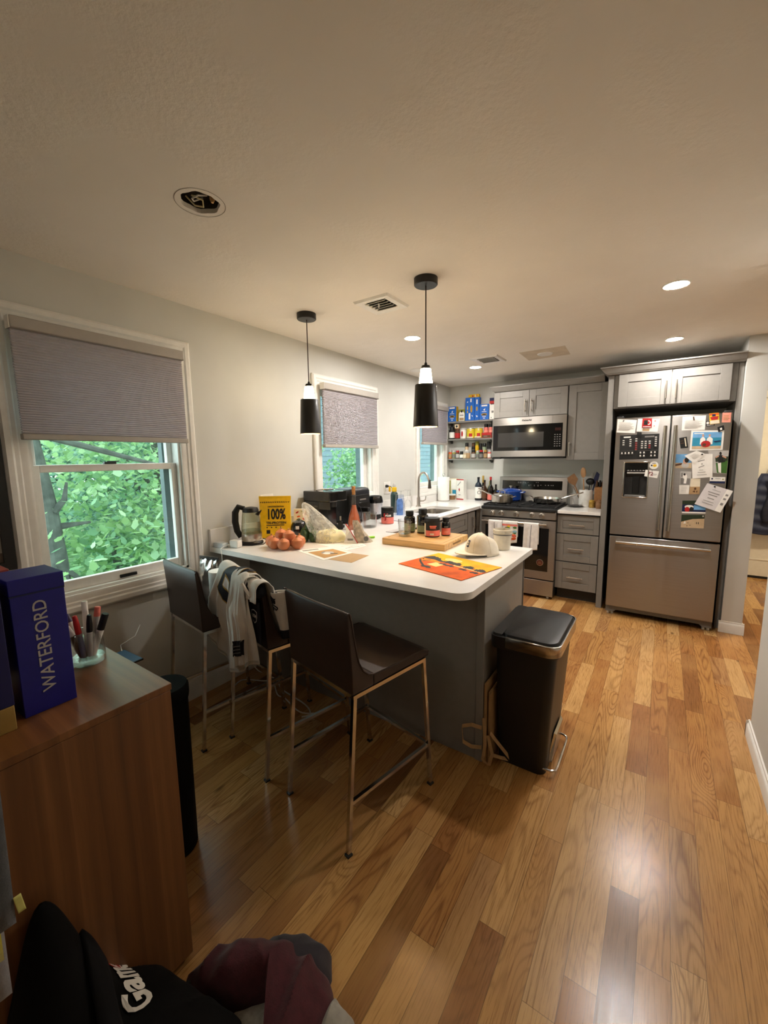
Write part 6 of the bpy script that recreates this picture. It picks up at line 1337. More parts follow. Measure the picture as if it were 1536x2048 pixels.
cb.v = [tuple(X2 @ Vector(v)) for v in cb.v]; dk = cb.build('dark_panel', JN, jr, bevel=.003)
sc = [(-.026, .024), (0, .03), (.026, .024), (.027, .0), (.018, -.022), (0, -.034), (-.018, -.022), (-.027, 0)]; m = M(); k = len(sc)
def SP(x, z): return tuple(X2 @ Vector((.168+x, -.2394, .775+z)))
m.add([SP(*p) for p in sc]+[SP(p[0]*.86, p[1]*.86) for p in sc], [(i, (i+1) % k, k+(i+1) % k, k+i) for i in range(k)]); m.build('shield_outline', MT['white'], dk, smooth=0)
o = text('UDH', .02, MT['white'], dk, (0, 0, 0), (0, 0, 0), 'crest_letters', .0004, xs=.9); o.matrix_local = X2 @ Matrix.Translation((.168, -.2396, .775)) @ Matrix.Rotation(R(90), 4, 'X')
m = M()
for (c, r_) in (((.18, -.25, .905), .03), ((.212, -.225, .888), .028), ((.258, -.18, .868), .026)):
    m2 = M().sph(c, r_, r_*.8, r_, 14, 8); m2.v = [tuple(X2 @ (Vector(v)+Vector((0, 0, .006*math.sin(90*v[0]))))) for v in m2.v]; m2.build('dark_collar', JN, jr)
m = M().tube([(.17, -.285, .93), (.195, -.283, .91), (.21, -.273, .885), (.2, -.267, .87)], .007, 8); m.v = [tuple(X2 @ Vector(v)) for v in m.v]; m.build('white_drawstring', JW, jr)
# things on the window-side stool -------------------------------------------
t = thing('foil_bag', 'crumpled silver foil bag on the seat of the window-side stool', 'bag', (.225, 1.30, .662), R(10))
def foil(u, v):
    a = 2*PI*u; r = .085*(1-.25*v)*(1-.0*v); dpt = .055*(1-v)**.7+.004; n = .014*mnoise.noise(Vector((3*math.cos(a), 3*math.sin(a), 6*v)))
    return ((r+n)*math.cos(a), (dpt+n*.7)*math.sin(a), .235*v+.006*math.sin(9*a)*v)
M().grid(foil, 44, 22).build('bag_body', pm('silver_foil', '#b9b6b0', .22, .9, var=.08, bump=.4, bscale=30), t, smooth=30)
m = M(); m.box(-.07, .07, -.004, .004, .232, .252); m.build('crimped_seal', pm('dark_foil', '#5c5a58', .3, .8, var=.25, scale=70), t)
t = thing('paper_roll', 'upright white cylinder beside the silver bag on the stool', 'paper roll', (.365, 1.265, .662))
M().lathe([(.052, 0), (.054, .004), (.054, .195), (.052, .198), (0, .198)], seg=32, cap=False).build('roll_body', pm('white_card', '#d9d9d6', .6, var=.02), t); M().lathe([(.0525, .198), (.0535, .2005), (.05, .201), (0, .201)], seg=32, cap=False).build('top_lid', MT['white'], t)
# cords on the floor
def curve_thing(name, label, pts, r, mat, cat):
    q = [Vector(p) for p in pts]; out = []
    for i in range(len(q)-1):
        a, b, c, d = q[max(i-1, 0)], q[i], q[i+1], q[min(i+2, len(q)-1)]
        for k in range(6):
            s = k/6; out.append(.5*((2*b)+(-a+c)*s+(2*a-5*b+4*c-d)*s*s+(-a+3*b-3*c+d)*s**3))
    out.append(q[-1]); return solo(name, M().tube(out, r, 8), mat, label, cat)
curve_thing('charging_cable', 'white cable snaking across the floor under the middle stool', [(.101, 1.495, .004), (.09, 1.568, .004), (.216, 1.634, .004), (.259, 1.669, .004), (.411, 1.577, .004), (.483, 1.573, .004), (.658, 1.527, .004), (.754, 1.574, .004)], .004, MT['wplastic'], 'cable')
curve_thing('extension_cable', 'second thin white cable looping behind the middle stool to the wall', [(.03, 1.66, .12), (.078, 1.70, .004), (.267, 1.69, .004), (.409, 1.62, .013), (.63, 1.595, .004), (.729, 1.536, .013), (.70, 1.50, .004)], .004, MT['wplastic'], 'cable')
# ------------------------------------------------------------------ trash can
t = thing('trash_can', 'black step trash can with steel rim at the end of the peninsula', 'trash can', (0, 0, 0)); BP = pm('matte_black_plastic', '#121110', .45, var=.04, bump=.05)
def rr(x0, x1, y0, y1, r0, r1): return arc(x1-r1, y0+r1, r1, -90, 0, 6)+arc(x1-r1, y1-r1, r1, 0, 90, 6)+arc(x0+r0, y1-r0, r0, 90, 180, 6)+arc(x0+r0, y0+r0, r0, 180, 270, 6)
def loft(m, rings, caps=True, mi=0):
    k = len(rings[0][0]); vs = [(x, y, z) for pts, z in rings for x, y in pts]; n = len(rings)
    fs = [(j*k+i, j*k+(i+1) % k, (j+1)*k+(i+1) % k, (j+1)*k+i) for j in range(n-1) for i in range(k)]
    if caps: fs += [tuple(range(k))[::-1], tuple(range((n-1)*k, n*k))]
    return m.add(vs, fs, mi)
loft(M(), [(rr(1.725, 1.942, 1.795, 2.125, .03, .04), 0.0), (rr(1.718, 1.952, 1.785, 2.135, .03, .04), .2), (rr(1.708, 1.976, 1.765, 2.155, .03, .045), .6)]).build('bin_body', BP, t)
loft(M(), [(rr(1.692, 1.985, 1.745, 2.178, .035, .055), .585), (rr(1.69, 1.99, 1.742, 2.182, .035, .055), .60), (rr(1.69, 1.99, 1.742, 2.182, .035, .055), .643)]).build('rear_collar', BP, t)
k0 = rr(1.69, 1.99, 1.742, 2.182, .035, .055); m = M()
fr_ = [p for p in arc(1.99-.055, 1.742+.055, .057, -90, 0, 8)+arc(1.99-.055, 2.182-.055, .057, 0, 90, 8)]; fr_ = [(1.765, 1.740)]+fr_+[(1.765, 2.184)]
k = len(fr_); m.add([(x, y, .597) for x, y in fr_]+[(x, y, .646) for x, y in fr_]+[(x-.004 if x > 1.9 else x, y+(.004 if y < 1.96 else -.004), .648) for x, y in fr_], [(i, i+1, k+i+1, k+i) for i in range(k-1)]+[(k+i, k+i+1, 2*k+i+1, 2*k+i) for i in range(k-1)])
m.build('steel_rim', MT['steel2'], t, solid=.0015)
loft(M(), [(rr(1.745, 1.982, 1.752, 2.172, .03, .05), .643), (rr(1.747, 1.976, 1.756, 2.168, .03, .048), .655), (rr(1.75, 1.955, 1.775, 2.15, .03, .04), .662)]).build('lid', pm('charcoal_lid', '#1c1d1f', .38, var=.05, bump=.06, bscale=300), t, smooth=30)
loft(M(), [(rr(1.695, 1.745, 1.752, 2.172, .02, .004), .643), (rr(1.70, 1.745, 1.756, 2.168, .02, .004), .652)]).build('hinge_strip', BP, t)
m = M(); m.add([(1.938, 1.865, .03), (1.938, 2.07, .03), (1.956, 2.06, .16), (1.956, 1.9, .16), (1.957, 1.87, .03), (1.957, 2.065, .03), (1.966, 2.05, .15), (1.966, 1.91, .15)], [(4,5,6,7),(0,4,7,3),(1,2,6,5),(3,7,6,2),(0,1,5,4)]); m.build('pedal_plate', MT['steel2'], t, smooth=0)
M().tube([(1.93, 1.81, .03), (1.965, 1.812, .03), (1.982, 1.825, .03), (1.986, 1.86, .03), (1.986, 2.06, .03), (1.982, 2.095, .03), (1.965, 2.108, .03), (1.93, 2.11, .03)], .0055, 10).build('pedal_bar', CH, t)
# paper bags between the can and the peninsula
KR = MT['kraft']
def ribbon(pts, w_, ax):
    m = M(); a = Vector(ax)*w_*.5; q = [Vector(p) for p in pts]; vs = []
    for p in q: vs += [tuple(p-a), tuple(p+a)]
    return m.add(vs, [(2*i, 2*i+1, 2*i+3, 2*i+2) for i in range(len(q)-1)])
def pbag(label, x, y0, y1, h, lean, th, loop):
    t = thing('paper_shopping_bag', label, 'paper bag', (x, (y0+y1)/2, 0), 0, 'folded paper bags beside the trash can'); w_ = (y1-y0)/2
    M().add([(-th, -w_, 0), (th, -w_, 0), (th, w_, 0), (-th, w_, 0), (lean-th*.5, -w_*.98, h), (lean+th*.5, -w_, h*.97), (lean+th*.5, w_, h), (lean-th*.5, w_, h)], [(0,3,2,1),(4,5,6,7),(0,1,5,4),(1,2,6,5),(2,3,7,6),(3,0,4,7)]).build('bag_body', KR, t, smooth=0)
    for lp in loop: ribbon(lp[0], .017, lp[1]).build('handle', pm('kraft_handle_%d' % random.randint(0, 999), '#b08d62', .75, var=.06), t, smooth=0, solid=.001)
pbag('folded kraft shopping bag leaning on the peninsula end beside the trash can', 1.683, 1.73, 2.02, .40, -.003, .008, [([(-.012, -.15, .08), (-.06, -.158, .07), (-.10, -.165, .085), (-.105, -.168, .165), (-.06, -.16, .185), (-.012, -.15, .18)], (0, .3, 1)), ([(.0, -.16, .24), (.012, -.17, .12), (.0, -.165, .03), (.03, -.16, .01), (.045, -.165, .08), (.02, -.16, .16)], (.9, .1, .2))])
pbag('second folded kraft bag against the near side of the trash can', 1.701, 1.74, 1.99, .36, -.004, .006, [([(.01, -.14, .17), (.05, -.1, .09), (.09, -.06, .012), (.05, -.08, .02), (.01, -.125, .05)], (.2, .6, .7))])
# ------------------------------------------------------------------ sideboard
SX, SY0_, SY1_, SZ = 1.25, .095, .524, .862
t = thing('sideboard', 'tall walnut sideboard standing between the dining end and the stools', 'sideboard', (0, 0, 0))
M().box(.03, SX-.001, SY0_+.002, SY1_-.003, .02, SZ-.019).build('carcass', MT['lam_side'], t, bevel=.0012)
M().box(.03, SX-.02, SY0_+.03, SY1_-.01, 0, .02).build('plinth', MT['kink'], t)
M().box(.025, SX, SY0_, SY1_, SZ-.018, SZ).build('top', MT['lam_top'], t, bevel=.001)
for k in range(3): 
    d = M().box(.04+.4*k, .43+.4*k, SY0_-.016, SY0_+.002, .04, SZ-.03).build('door', MT['lam_side'], t, bevel=.001); M().box(.06+.4*k, .07+.4*k, SY0_-.03, SY0_-.016, .4, .55).build('handle', MT['nickel'], d)
BB = pm('royal_blue_card', '#1c1c7c', .42, var=.04, bump=.04, bscale=300); BBD = pm('dark_blue_card', '#17184f', .45, var=.04)
SILV = pm('silver_print', '#b9b3ae', .5, var=.02)
t = thing('gift_box', 'royal blue box with WATERFORD in silver on the sideboard', 'box', (1.06, .305, SZ), R(1))
M().box(-.056, .056, -.0515, .0515, 0, .29).build('box_body', BB, t, bevel=.0015); M().box(-.057, .057, -.0525, .0525, .292, .329).build('lid', BB, t, bevel=.0015)
M().box(-.056, .0563, -.052, .052, .2885, .2925).build('lid_seam', MT['navy'], t)
text('WATERFORD', .0375, SILV, t, (.0567, .001, .160), rot_from((0, 0, 1), (0, -1, 0)), bold=.0002, xs=.99)
t = thing('gift_box', 'darker blue box with a gold base beside the lettered blue box', 'box', (1.092, .142, SZ))
M().box(-.055, .055, -.091, .091, 0, .057).build('gold_base', pm('gold_card', '#a8894a', .45, .3, var=.05), t, bevel=.0015); M().box(-.056, .056, -.092, .092, .058, .335).build('lid', BBD, t, bevel=.0015)
M().box(.0548, .0556, .005, .05, .015, .019).build('small_print', MT['brown'], t)
M().box(.056, .0565, .045, .065, .168, .1685).build('edge_glint', SILV, t)
t = thing('book', 'red book lying on its stack behind the blue boxes', 'book', (.86, .215, SZ)); M().box(-.12, .03, -.09, .09, 0, .03).build('pages', MT['cream'], t)
M().box(-.12, .035, -.095, .095, .03, .30).build('slipcase', pm('dark_slipcase', '#2a1c1a', .6), t); M().box(-.12, .035, -.095, .095, .30, .312).build('cover', pm('red_cloth_cover', '#8e3a35', .6), t, bevel=.001)
# pen cup
t = thing('pen_glass', 'thick-bottomed glass cup of markers and pens on the sideboard', 'glass', (.925, .452, SZ))
M().lathe([(.043, 0), (.045, .004), (.0445, .03), (.04, .095), (.0375, .095), (.041, .03), (.040, .02), (0, .018)], seg=36, cap=False).build('glass_wall', MT['glass'], t)
M().lathe([(.041, .001), (.042, .017)], seg=14).build('heavy_base', glass_mat('heavy_glass', (.85, .85, .82), .08, .8, 1.2, .4), t)
def pen(label, a, tilt, L, r, body, cap, capf=.34, name='marker_pen', wide=0, base=.02):
    m = Matrix.Translation((.925+.012*math.cos(R(a)), .452+.012*math.sin(R(a)), SZ+base)) @ Matrix.Rotation(R(a), 4, 'Z') @ Matrix.Rotation(R(tilt), 4, 'Y')
    t = thing(name, label, 'pen', (0, 0, 0), 0, 'pens in the glass cup'); t.matrix_world = m
    M().lathe([(r*.8, 0), (r, .004), (r, L*(1-capf))], seg=16).build('barrel', MT[body], t)
    M().lathe([(r*1.04, L*(1-capf)), (r*1.02, L*.8), (r*(.75 if not wide else 1.0), L*.985), (r*(.6 if not wide else .9), L)], seg=16).build('cap', MT[cap], t)
pen('red capped permanent marker in the middle of the pen cup', 300, 8, .135, .0075, 'grey', 'red', .42)
pen('white marker with a red cap at the box side of the pen cup', 235, 22, .128, .009, 'white', 'red', .25, wide=1)
pen('tall white pen with a white cap, standing highest in the cup', 150, 6, .158, .008, 'white', 'wplastic', .2, wide=1)
pen('pink topped highlighter behind the black marker', 80, 10, .142, .008, 'lgrey', 'pink', .12, wide=1)
pen('black capped marker in front of the pink highlighter', 10, 7, .13, .0075, 'lgrey', 'black', .4)
pen('black capped thick marker at the window side of the cup', 50, 20, .13, .0095, 'white', 'black', .38, wide=1)
pen('blue capped marker behind the white and red one', 200, 24, .132, .008, 'white', 'purple', .2)
pen('dark red printed marker low in the pen cup', 260, 16, .105, .0085, 'brown', 'white', .3)
# framed picture at the edge of the window
t = thing('picture_frame', 'black framed picture on the wall beside the large window', 'picture', (.002, .27, 1.0))
m = M(); 
for b in ((-.25, .255, 0, .035), (-.25, .255, .64, .675)): m.box(0, .048, b[0], b[1], b[2], b[3])
for b in ((-.25, -.212), (.217, .255)): m.box(0, .048, b[0], b[1], .035, .64)
m.build('frame', MT['black'], t, smooth=0); M().box(.005, .03, -.215, .22, .03, .645).build('print', pm('grey_mat_board', '#b8b2aa', .6, var=.05), t); M().box(.03, .0305, -.215, .218, .03, .075).build('printed_shape', pm('brown_print', '#6e6055', .7), t)
# black bin, phone on its stand
t = thing('waste_bin', 'slim black cylinder bin behind the sideboard', 'waste bin', (.872, .685, 0)); M().lathe([(.065, 0), (.07, .01), (.075, .6)], seg=30).build('bin_body', pm('dull_black', '#070707', .7, spec=.15), t); M().lathe([(.078, .6), (.08, .615), (.08, .645), (.074, .655), (0, .655)], seg=30, cap=False).build('lid', pm('dull_black_lid', '#070707', .8, spec=.1), t)
t = thing('phone_stand', 'small dark stand under the phone below the large window', 'stand', (.24, .79, 0)); M().lathe([(.09, 0), (.09, .015), (.012, .02), (.012, .53), (.05, .535), (.05, .541)], seg=24).build('stand_body', MT['kink'], t)
t = thing('phone', 'phone with a glowing blue screen lying below the large window', 'phone', (.298, .80, .543), R(2)); M().box(-.085, .085, -.04, .04, 0, .009).build('phone_body', MT['black'], t, bevel=.003); M().box(-.08, .08, -.036, .036, .009, .0094).build('screen', pm('phone_screen', '#0d1a22', .32, emit='#3f6f86', estr=.12), t)
M().tube([(-.07, .02, .012), (-.1, .03, .03), (-.1, .10, .05), (-.17, .16, .07)], .0018, 6).build('charging_cord', MT['wplastic'], t)

# ------------------------------------------------------------------ clothes on the floor
class Heap:
    def __init__(s, pts, c, h, k=2.2, fold=.02, fr=9, seed=0, z0=0.0, peak=None): s.p = pts; s.c = c; s.h = h; s.k = k; s.fo = fold; s.fr = fr; s.sd = seed; s.z0 = z0; s.pk = peak
    def R(s, a):
        d = (math.cos(a), math.sin(a)); best = .02; n = len(s.p)
        for i in range(n):
            x1, y1 = s.p[i][0]-s.c[0], s.p[i][1]-s.c[1]; x2, y2 = s.p[(i+1) % n][0]-s.c[0], s.p[(i+1) % n][1]-s.c[1]
            ex, ey = x2-x1, y2-y1; den = d[0]*ey-d[1]*ex
            if abs(den) < 1e-9: continue
            t_ = (x1*ey-y1*ex)/den; u = (x1*d[1]-y1*d[0])/den
            if t_ > 0 and -1e-6 <= u <= 1+1e-6: best = max(best, t_)
        return best
    def z(s, x, y, off=0):
        dx, dy = x-s.c[0], y-s.c[1]; rho = min(1, math.hypot(dx, dy)/s.R(math.atan2(dy, dx)))
        n = mnoise.noise(Vector((x*s.fr+s.sd, y*s.fr, s.sd))); rg = 1-abs(mnoise.noise(Vector((x*s.fr*1.3+s.sd*3, y*s.fr*.6+2*x*s.fr*.5, s.sd+4))))*2
        h = s.h
        if s.pk: h += s.pk[2]*math.exp(-((x-s.pk[0])**2+(y-s.pk[1])**2)/s.pk[3]**2)
        e = (1-rho**s.k); return s.z0+h*e**.6+s.fo*(n*.8+rg*.9)*min(1, e*3)+.004+off
    def mesh(s, nu=72, nv=26):
        m = M()
        def fn(u, v):
            a = 2*PI*u; r = s.R(a)*v; x, y = s.c[0]+r*math.cos(a), s.c[1]+r*math.sin(a); return (x, y, s.z(x, y))
        m.grid(fn, nu, nv)
        k = nv+1; ring = [m.v[i*k+nv] for i in range(nu)]; m.add([(x, y, .001 if s.z0 == 0 else z-.02) for x, y, z in ring]+ring, [tuple(range(nu))]+[(i, (i+1) % nu, nu+(i+1) % nu, nu+i) for i in range(nu)])
        return m
def cloth_mat(n, c, **k): return pm(n, c, .9, bump=.25, bscale=260, sheen=.15, **k)
hp = Heap([(1.40, .56), (1.414, .668), (1.456, .70), (1.50, .735), (1.586, .748), (1.63, .70), (1.62, .62), (1.5, .55)], (1.51, .65), .075, fold=.012, seed=2)
solo('trousers', hp.mesh(), cloth_mat('charcoal_plum_cloth', '#2a252c', var=.15, scale=5), 'charcoal trousers at the far edge of the clothes pile', 'clothing', 'clothes on the floor')
hp = Heap([(1.28, .44), (1.302, .492), (1.38, .48), (1.38, .42), (1.3, .40)], (1.33, .45), .03, fold=.006, seed=5)
o = solo('shirt', hp.mesh(36, 10), cloth_mat('white_dotted_cloth', '#a9a5a0'), 'white dotted cloth poking out at the sideboard foot', 'clothing', 'clothes on the floor')
M().cyl((1.315, .468, hp.z(1.315, .468)-.002), .008, .003, 10).build('dark_dot', MT['kink'], o)
hp = Heap([(1.46, .50), (1.55, .60), (1.63, .60), (1.68, .52), (1.6, .4), (1.5, .42)], (1.56, .51), .055, fold=.008, seed=7)
solo('t_shirt', hp.mesh(), cloth_mat('heather_grey_cloth', '#8f8b84', var=.1, scale=90), 'heather grey shirt showing under the maroon one', 'clothing', 'clothes on the floor')
hp = Heap([(1.645, .60), (1.655, .655), (1.67, .675), (1.706, .668), (1.74, .668), (1.76, .62), (1.72, .55), (1.66, .55)], (1.70, .62), .045, fold=.012, fr=16, seed=9)
solo('sock_bundle', hp.mesh(48, 14), cloth_mat('grey_cream_cloth', '#9d988f', var=.2, scale=14), 'grey and cream bundle at the walkway side of the clothes pile', 'clothing', 'clothes on the floor')
hp = Heap([(1.285, .47), (1.300, .555), (1.415, .64), (1.526, .695), (1.64, .69), (1.69, .65), (1.70, .59), (1.66, .47), (1.61, .46), (1.575, .55), (1.52, .56), (1.46, .50), (1.36, .45)], (1.50, .60), .105, fold=.026, fr=8, seed=3.3)
solo('sweater', hp.mesh(96, 34), cloth_mat('maroon_knit', '#451720', var=.12, scale=60), 'maroon knit sweater on top of the clothes pile', 'clothing', 'clothes on the floor')
hb = Heap([(1.14, .02), (1.14, .36), (1.26, .445), (1.42, .475), (1.52, .50), (1.58, .46), (1.62, .3), (1.6, .1), (1.5, .0)], (1.40, .26), .215, fold=.010, fr=8, seed=6, k=2.6)
hb.pk = (1.272, .205, .36, .075)
hm = hb.mesh(120, 44); hm.v = [(max(x, 1.2585), y, z) for x, y, z in hm.v]
bk = solo('hoodie', hm, pm('black_fleece', '#090808', .95, var=.15, scale=8, bump=.15, bscale=200, spec=.2), 'black garment with white Game lettering against the sideboard', 'clothing', 'clothes on the floor')
def lay(s, size, mat, xy, xa, ya, par, name='lettering', **k):
    o = text(s, size, mat, par, (0, 0, 0), (0, 0, 0), name, align='LEFT', **k)
    for v in o.data.vertices:
        x = xy[0]+xa[0]*v.co.x+ya[0]*v.co.y; y = xy[1]+xa[1]*v.co.x+ya[1]*v.co.y; v.co = (x, y, hb.z(x, y)+.004+v.co.z)
    return o
lay('Game', .072, MT['white'], (1.412, .325), (-.998, .02), (-.06, -.998), bk, bold=.0022, xs=1.0, shear=.15)
lay('c', .06, MT['red'], (1.272, .318), (-.998, .02), (-.06, -.998), bk, 'red_letter', bold=.0016)
def lie(u, v): 
    x = 1.275+.19*u; y = .262+.035*v-.03*u; return (x, y, hb.z(x, y)+.012+.02*math.sin(PI*v)*(1-.5*u))
M().grid(lie, 24, 8).build('sleeve', pm('black_jersey', '#0c0b0c', .9, bump=.1, spec=.2), bk, solid=.012)
# garments hanging at the very edge
t = thing('clothes_rack', 'low garment rail carrying shirts beside the sideboard', 'clothes rack', (1.36, -.35, 0)); M().tube([(0, -.45, 0), (0, -.45, 1.02), (0, .40, 1.02), (0, .40, .98)], .01, 10).build('rail', CH, t); M().tube([(-.06, -.45, .012), (.06, -.45, .012)], .012, 10).tube([(0, -.42, .0), (0, -.42, .3)], .01).build('base_bar', CH, t)
def hang(name, label, x, y0, y1, z0, z1, col, trim=None):
    def fn(u, v): return (x+.006*math.sin(14*u)*(1-v)+.004, y0+(y1-y0)*u-.01*(1-v)*math.sin(2.2*u), z0+(z1-z0)*v+(.02*math.sin(5*u) if v < .01 else 0))
    o = solo(name, M().grid(fn, 30, 16), cloth_mat('cloth_'+name, col, var=.08), label, 'clothing', 'shirts hanging beside the sideboard', solid=.004)
    if trim: M().grid(lambda u, v: (x+.012, y1-.004+.011*u-.004*v, z0-.004+.035*v), 6, 8).build('trim', MT[trim], o, solid=.003)
MT['palelime'] = pm('pale_lime_trim', '#c9c774', .7)
hang('grey_shirt', 'grey shirt with a lime hem trim hanging past the sideboard', 1.362, -.3, .157, .635, 1.015, '#4d4f52', 'palelime')
hang('yellow_shirt', 'yellow shirt hanging below the grey one', 1.345, -.3, .137, .565, 1.012, '#b3a41a')
hang('pale_shirt', 'pale grey shirt hanging lowest on the rail', 1.328, -.3, .143, .47, 1.01, '#8b8889')
# ------------------------------------------------------------------ outside the windows
GZ = -2.4
struct('ground_outside', M().box(-40, -.2, -15, 40, GZ-.1, GZ), pm('forest_floor', '#4d5a33', .9, var=.3, scale=1.5), 'leafy ground below the windows', 'ground')
LM = [leaf_mat('leaf_bright', ['#86ad74', '#a5c88e', '#6f9c7a', '#c2dcb0', '#8fb894'], .55), leaf_mat('leaf_mid_haze', ['#7aa890', '#a3cab5', '#62917a', '#bfdccb'], .5), leaf_mat('leaf_far_haze', ['#79a287', '#9bbfa4', '#5f8a72', '#b6d3bd'], .45)]  # distance haze is put into the leaf colours of the farther trees
BK = pm('bark', '#4b504a', .9, var=.25, scale=12, bump=.5, bscale=40)
def leaves(seed, n, sampler, size, flat=.5):
    rs = np.random.RandomState(seed); P_ = sampler(rs, n); n = len(P_)
    a = rs.rand(n)*2*np.pi; tilt = rs.randn(n)*.5+flat; yaw = rs.rand(n)*2*np.pi; s = size*(.6+.8*rs.rand(n))
    base = np.array([(0, -.5), (.2, -.36), (.40, -.12), (.30, .06), (.27, .30), (.12, .32), (0, .58), (-.12, .32), (-.27, .30), (-.30, .06), (-.40, -.12), (-.2, -.36)]); k = len(base)
    u = np.stack([np.cos(yaw), np.sin(yaw), np.zeros(n)], 1); h = np.stack([-np.sin(yaw), np.cos(yaw), np.zeros(n)], 1)
    v = h*np.cos(tilt)[:, None]+np.array([0, 0, 1])*np.sin(tilt)[:, None]
    V = P_[:, None, :]+(base[None, :, 0, None]*u[:, None, :]+base[None, :, 1, None]*v[:, None, :])*s[:, None, None]
    return V.reshape(-1, 3), n, k
def foliage(name, V, n, k, mat, parent):
    me = bpy.data.meshes.new(name); me.vertices.add(n*k); me.vertices.foreach_set('co', V.ravel()); me.loops.add(n*k); me.loops.foreach_set('vertex_index', np.arange(n*k)); me.polygons.add(n); me.polygons.foreach_set('loop_start', np.arange(n)*k); me.update(calc_edges=True); me.validate()
    me.materials.append(mat); o = bpy.data.objects.new(name, me); scn.collection.objects.link(o)
    if parent: o.parent = parent
    return o
def crown_s(c, r, thin=0):
    def f(rs, n):
        q = rs.randn(n, 3); q /= np.linalg.norm(q, axis=1)[:, None]; q *= (rs.rand(n)**.45)[:, None]
        p = np.array(c)+q*np.array(r)
        # break into sprays so that gaps show
        cl = rs.rand(max(8, n//60), 3)*2-1; cl = np.array(c)+cl*np.array(r)*.95; i = rs.randint(0, len(cl), n); m = rs.rand(n) < .6
        p[m] = cl[i[m]]+rs.randn(m.sum(), 3)*np.array([.28, .28, .10])
        return p[p[:, 0] < -.75]
    return f
def tree(label, x, y, trunk, limbs, crowns, n, size, mat, seed):
    t = thing('tree', label, 'tree', (x, y, GZ), 0, 'trees outside the windows')
    m = M(); pts = [(px-x, py-y, pz-GZ) for px, py, pz in trunk]; m.tube(pts, [.16*(1-.6*i/(len(pts)-1))*(.55 if len(pts) > 3 else 1) for i in range(len(pts))], 10); m.build('trunk', BK, t)
    for lb in limbs: M().tube([(px-x, py-y, pz-GZ) for px, py, pz in lb], [.035*(1-.7*i/(len(lb)-1)) for i in range(len(lb))], 7).build('branch', BK, t)
    k = len(crowns); Vs = []; N = 0
    for i, (c, r) in enumerate(crowns):
        V, q, kk = leaves(seed+i, n//k, crown_s(c, r), size); Vs.append(V); N += q
    V = np.concatenate(Vs)-np.array([x, y, GZ]); foliage('foliage', V, N, 12, mat, t); return t
tree('tree with thick grey trunk and broken stub at the left of the large window', -2.1, 1.29, [(-2.1, 1.34, GZ), (-2.1, 1.32, -.5), (-2.1, 1.31, .6), (-2.08, 1.28, 1.1), (-2.12, 1.24, 1.6), (-2.2, 1.2, 3.2)], [[(-2.05, 1.30, 1.02), (-2.03, 1.38, 1.12), (-2.03, 1.41, 1.27)], [(-2.1, 1.3, .88), (-2.0, 1.55, .9)], [(-2.1, 1.3, .55), (-2.0, 1.5, .3)], [(-2.1, 1.22, 1.7), (-1.9, 1.8, 1.5), (-1.8, 2.3, 1.35)]], [((-2.6, 1.95, 1.25), (.7, .9, .5)), ((-2.5, 1.7, 2.4), (1.0, 1.5, .6))], 3150, .07, LM[0], 11)
tree('slender tree with bare forking twigs seen right of centre in the large window', -3.0, 2.75, [(-3.0, 2.8, GZ), (-3.0, 2.76, -.5), (-3.0, 2.75, .5), (-3.05, 2.73, 1.3), (-3.1, 2.7, 3.0)], [[(-3.0, 2.75, .4), (-2.9, 2.95, .75), (-2.85, 3.05, 1.1)], [(-3.0, 2.75, .9), (-3.0, 2.5, 1.3), (-3.0, 2.3, 1.5)], [(-3.0, 2.75, .2), (-2.9, 2.5, .0)], [(-3.02, 2.74, 1.1), (-3.0, 3.0, 1.2), (-3.0, 3.2, 1.15)]], [((-3.2, 2.5, .4), (.8, 1.2, 1.0)), ((-3.4, 2.9, 2.2), (1.0, 1.6, .8))], 5950, .07, LM[0], 23)
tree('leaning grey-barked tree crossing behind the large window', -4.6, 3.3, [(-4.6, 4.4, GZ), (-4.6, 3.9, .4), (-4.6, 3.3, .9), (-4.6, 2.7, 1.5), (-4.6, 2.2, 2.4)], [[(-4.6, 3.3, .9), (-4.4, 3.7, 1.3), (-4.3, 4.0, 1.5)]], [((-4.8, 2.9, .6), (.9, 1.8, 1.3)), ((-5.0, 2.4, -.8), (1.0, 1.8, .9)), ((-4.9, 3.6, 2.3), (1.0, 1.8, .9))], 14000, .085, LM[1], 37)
tree('low leafy maple filling the foot of the large window', -2.6, 2.1, [(-2.6, 2.1, GZ), (-2.6, 2.1, -1.2), (-2.65, 2.05, -.2), (-2.7, 2.0, .5)], [[(-2.6, 2.1, -.5), (-2.3, 1.7, .0), (-2.1, 1.5, .3)], [(-2.6, 2.1, -.5), (-2.5, 2.6, .1)]], [((-2.7, 2.0, .15), (.8, 1.3, .7)), ((-2.6, 2.2, -.7), (.9, 1.4, .6))], 7350, .085, LM[0], 51)
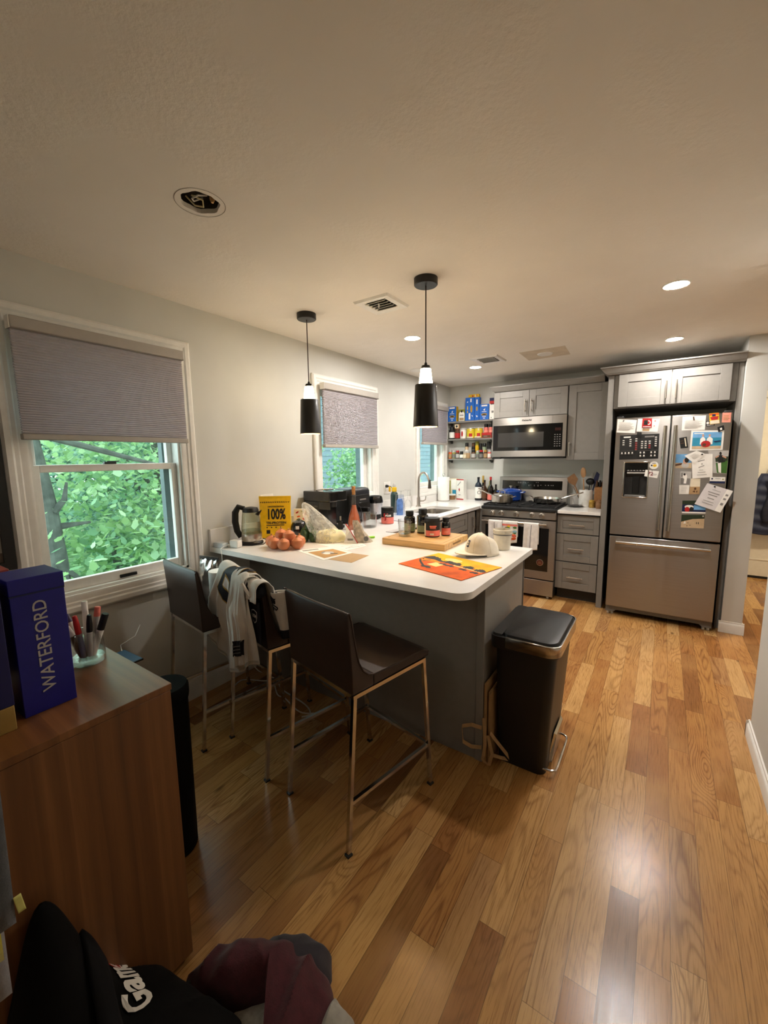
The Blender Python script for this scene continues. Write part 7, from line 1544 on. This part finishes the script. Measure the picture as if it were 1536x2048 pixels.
tree('hazy green tree deep behind the large window', -6.8, 4.0, [(-6.8, 4.0, GZ), (-6.8, 4.0, 0), (-6.9, 3.9, 2), (-7, 3.8, 4)], [], [((-7.0, 3.2, .4), (1.0, 2.6, 1.8)), ((-7.2, 5.0, .2), (1.0, 2.2, 1.8)), ((-7, 4, 2.6), (1.2, 2.8, 1.0))], 15750, .11, LM[2], 67)
tree('bright shrub-like tree in front of the pale blue house, behind the coffee machine', -2.3, 5.9, [(-2.3, 5.9, GZ), (-2.3, 5.9, -.6), (-2.3, 5.95, .4), (-2.35, 6.0, 1.2)], [[(-2.3, 5.95, .4), (-2.0, 5.6, .9), (-1.9, 5.4, 1.3)], [(-2.3, 5.95, .6), (-2.2, 6.2, 1.2)]], [((-2.4, 5.8, .75), (.7, .8, .55)), ((-2.5, 6.2, 1.3), (.6, .6, .4)), ((-2.4, 5.4, .2), (.8, .7, .5))], 4900, .07, LM[0], 81)
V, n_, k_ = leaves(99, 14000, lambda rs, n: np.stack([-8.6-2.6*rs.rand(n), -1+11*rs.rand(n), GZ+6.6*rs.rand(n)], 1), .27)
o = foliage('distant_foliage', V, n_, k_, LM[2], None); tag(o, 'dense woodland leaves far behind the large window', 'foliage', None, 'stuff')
# neighbouring house
t = thing('house', 'pale blue clapboard house outside the two smaller windows', 'house', (-4.4, 6.3, GZ))
SD = pm('blue_clapboard', '#5c7076', .6, var=.05)
m = M()
for k in range(46):
    z = .13*k; m.add([(0, 0, z), (0, 15.3, z), (0, 15.3, z+.135), (0, 0, z+.135), (.022, 0, z), (.022, 15.3, z), (.004, 15.3, z+.135), (.004, 0, z+.135)], [(4,5,6,7),(0,1,5,4),(3,7,6,2),(0,4,7,3),(1,2,6,5)])
m.build('clapboard_wall', SD, t, smooth=0); M().box(-6, 0, .0, 14, 0, 5.98).build('end_wall', SD, t); M().box(-.02, .05, -.05, .06, 0, 5.98).build('corner_board', MT['trim'], t)
M().prism([(-6.4, 5.9), (.4, 5.9), (-3, 8.2)], -.4, 14.4, 'y').build('roof', pm('slate_shingle', '#5a5f63', .8, var=.1), t, smooth=0)
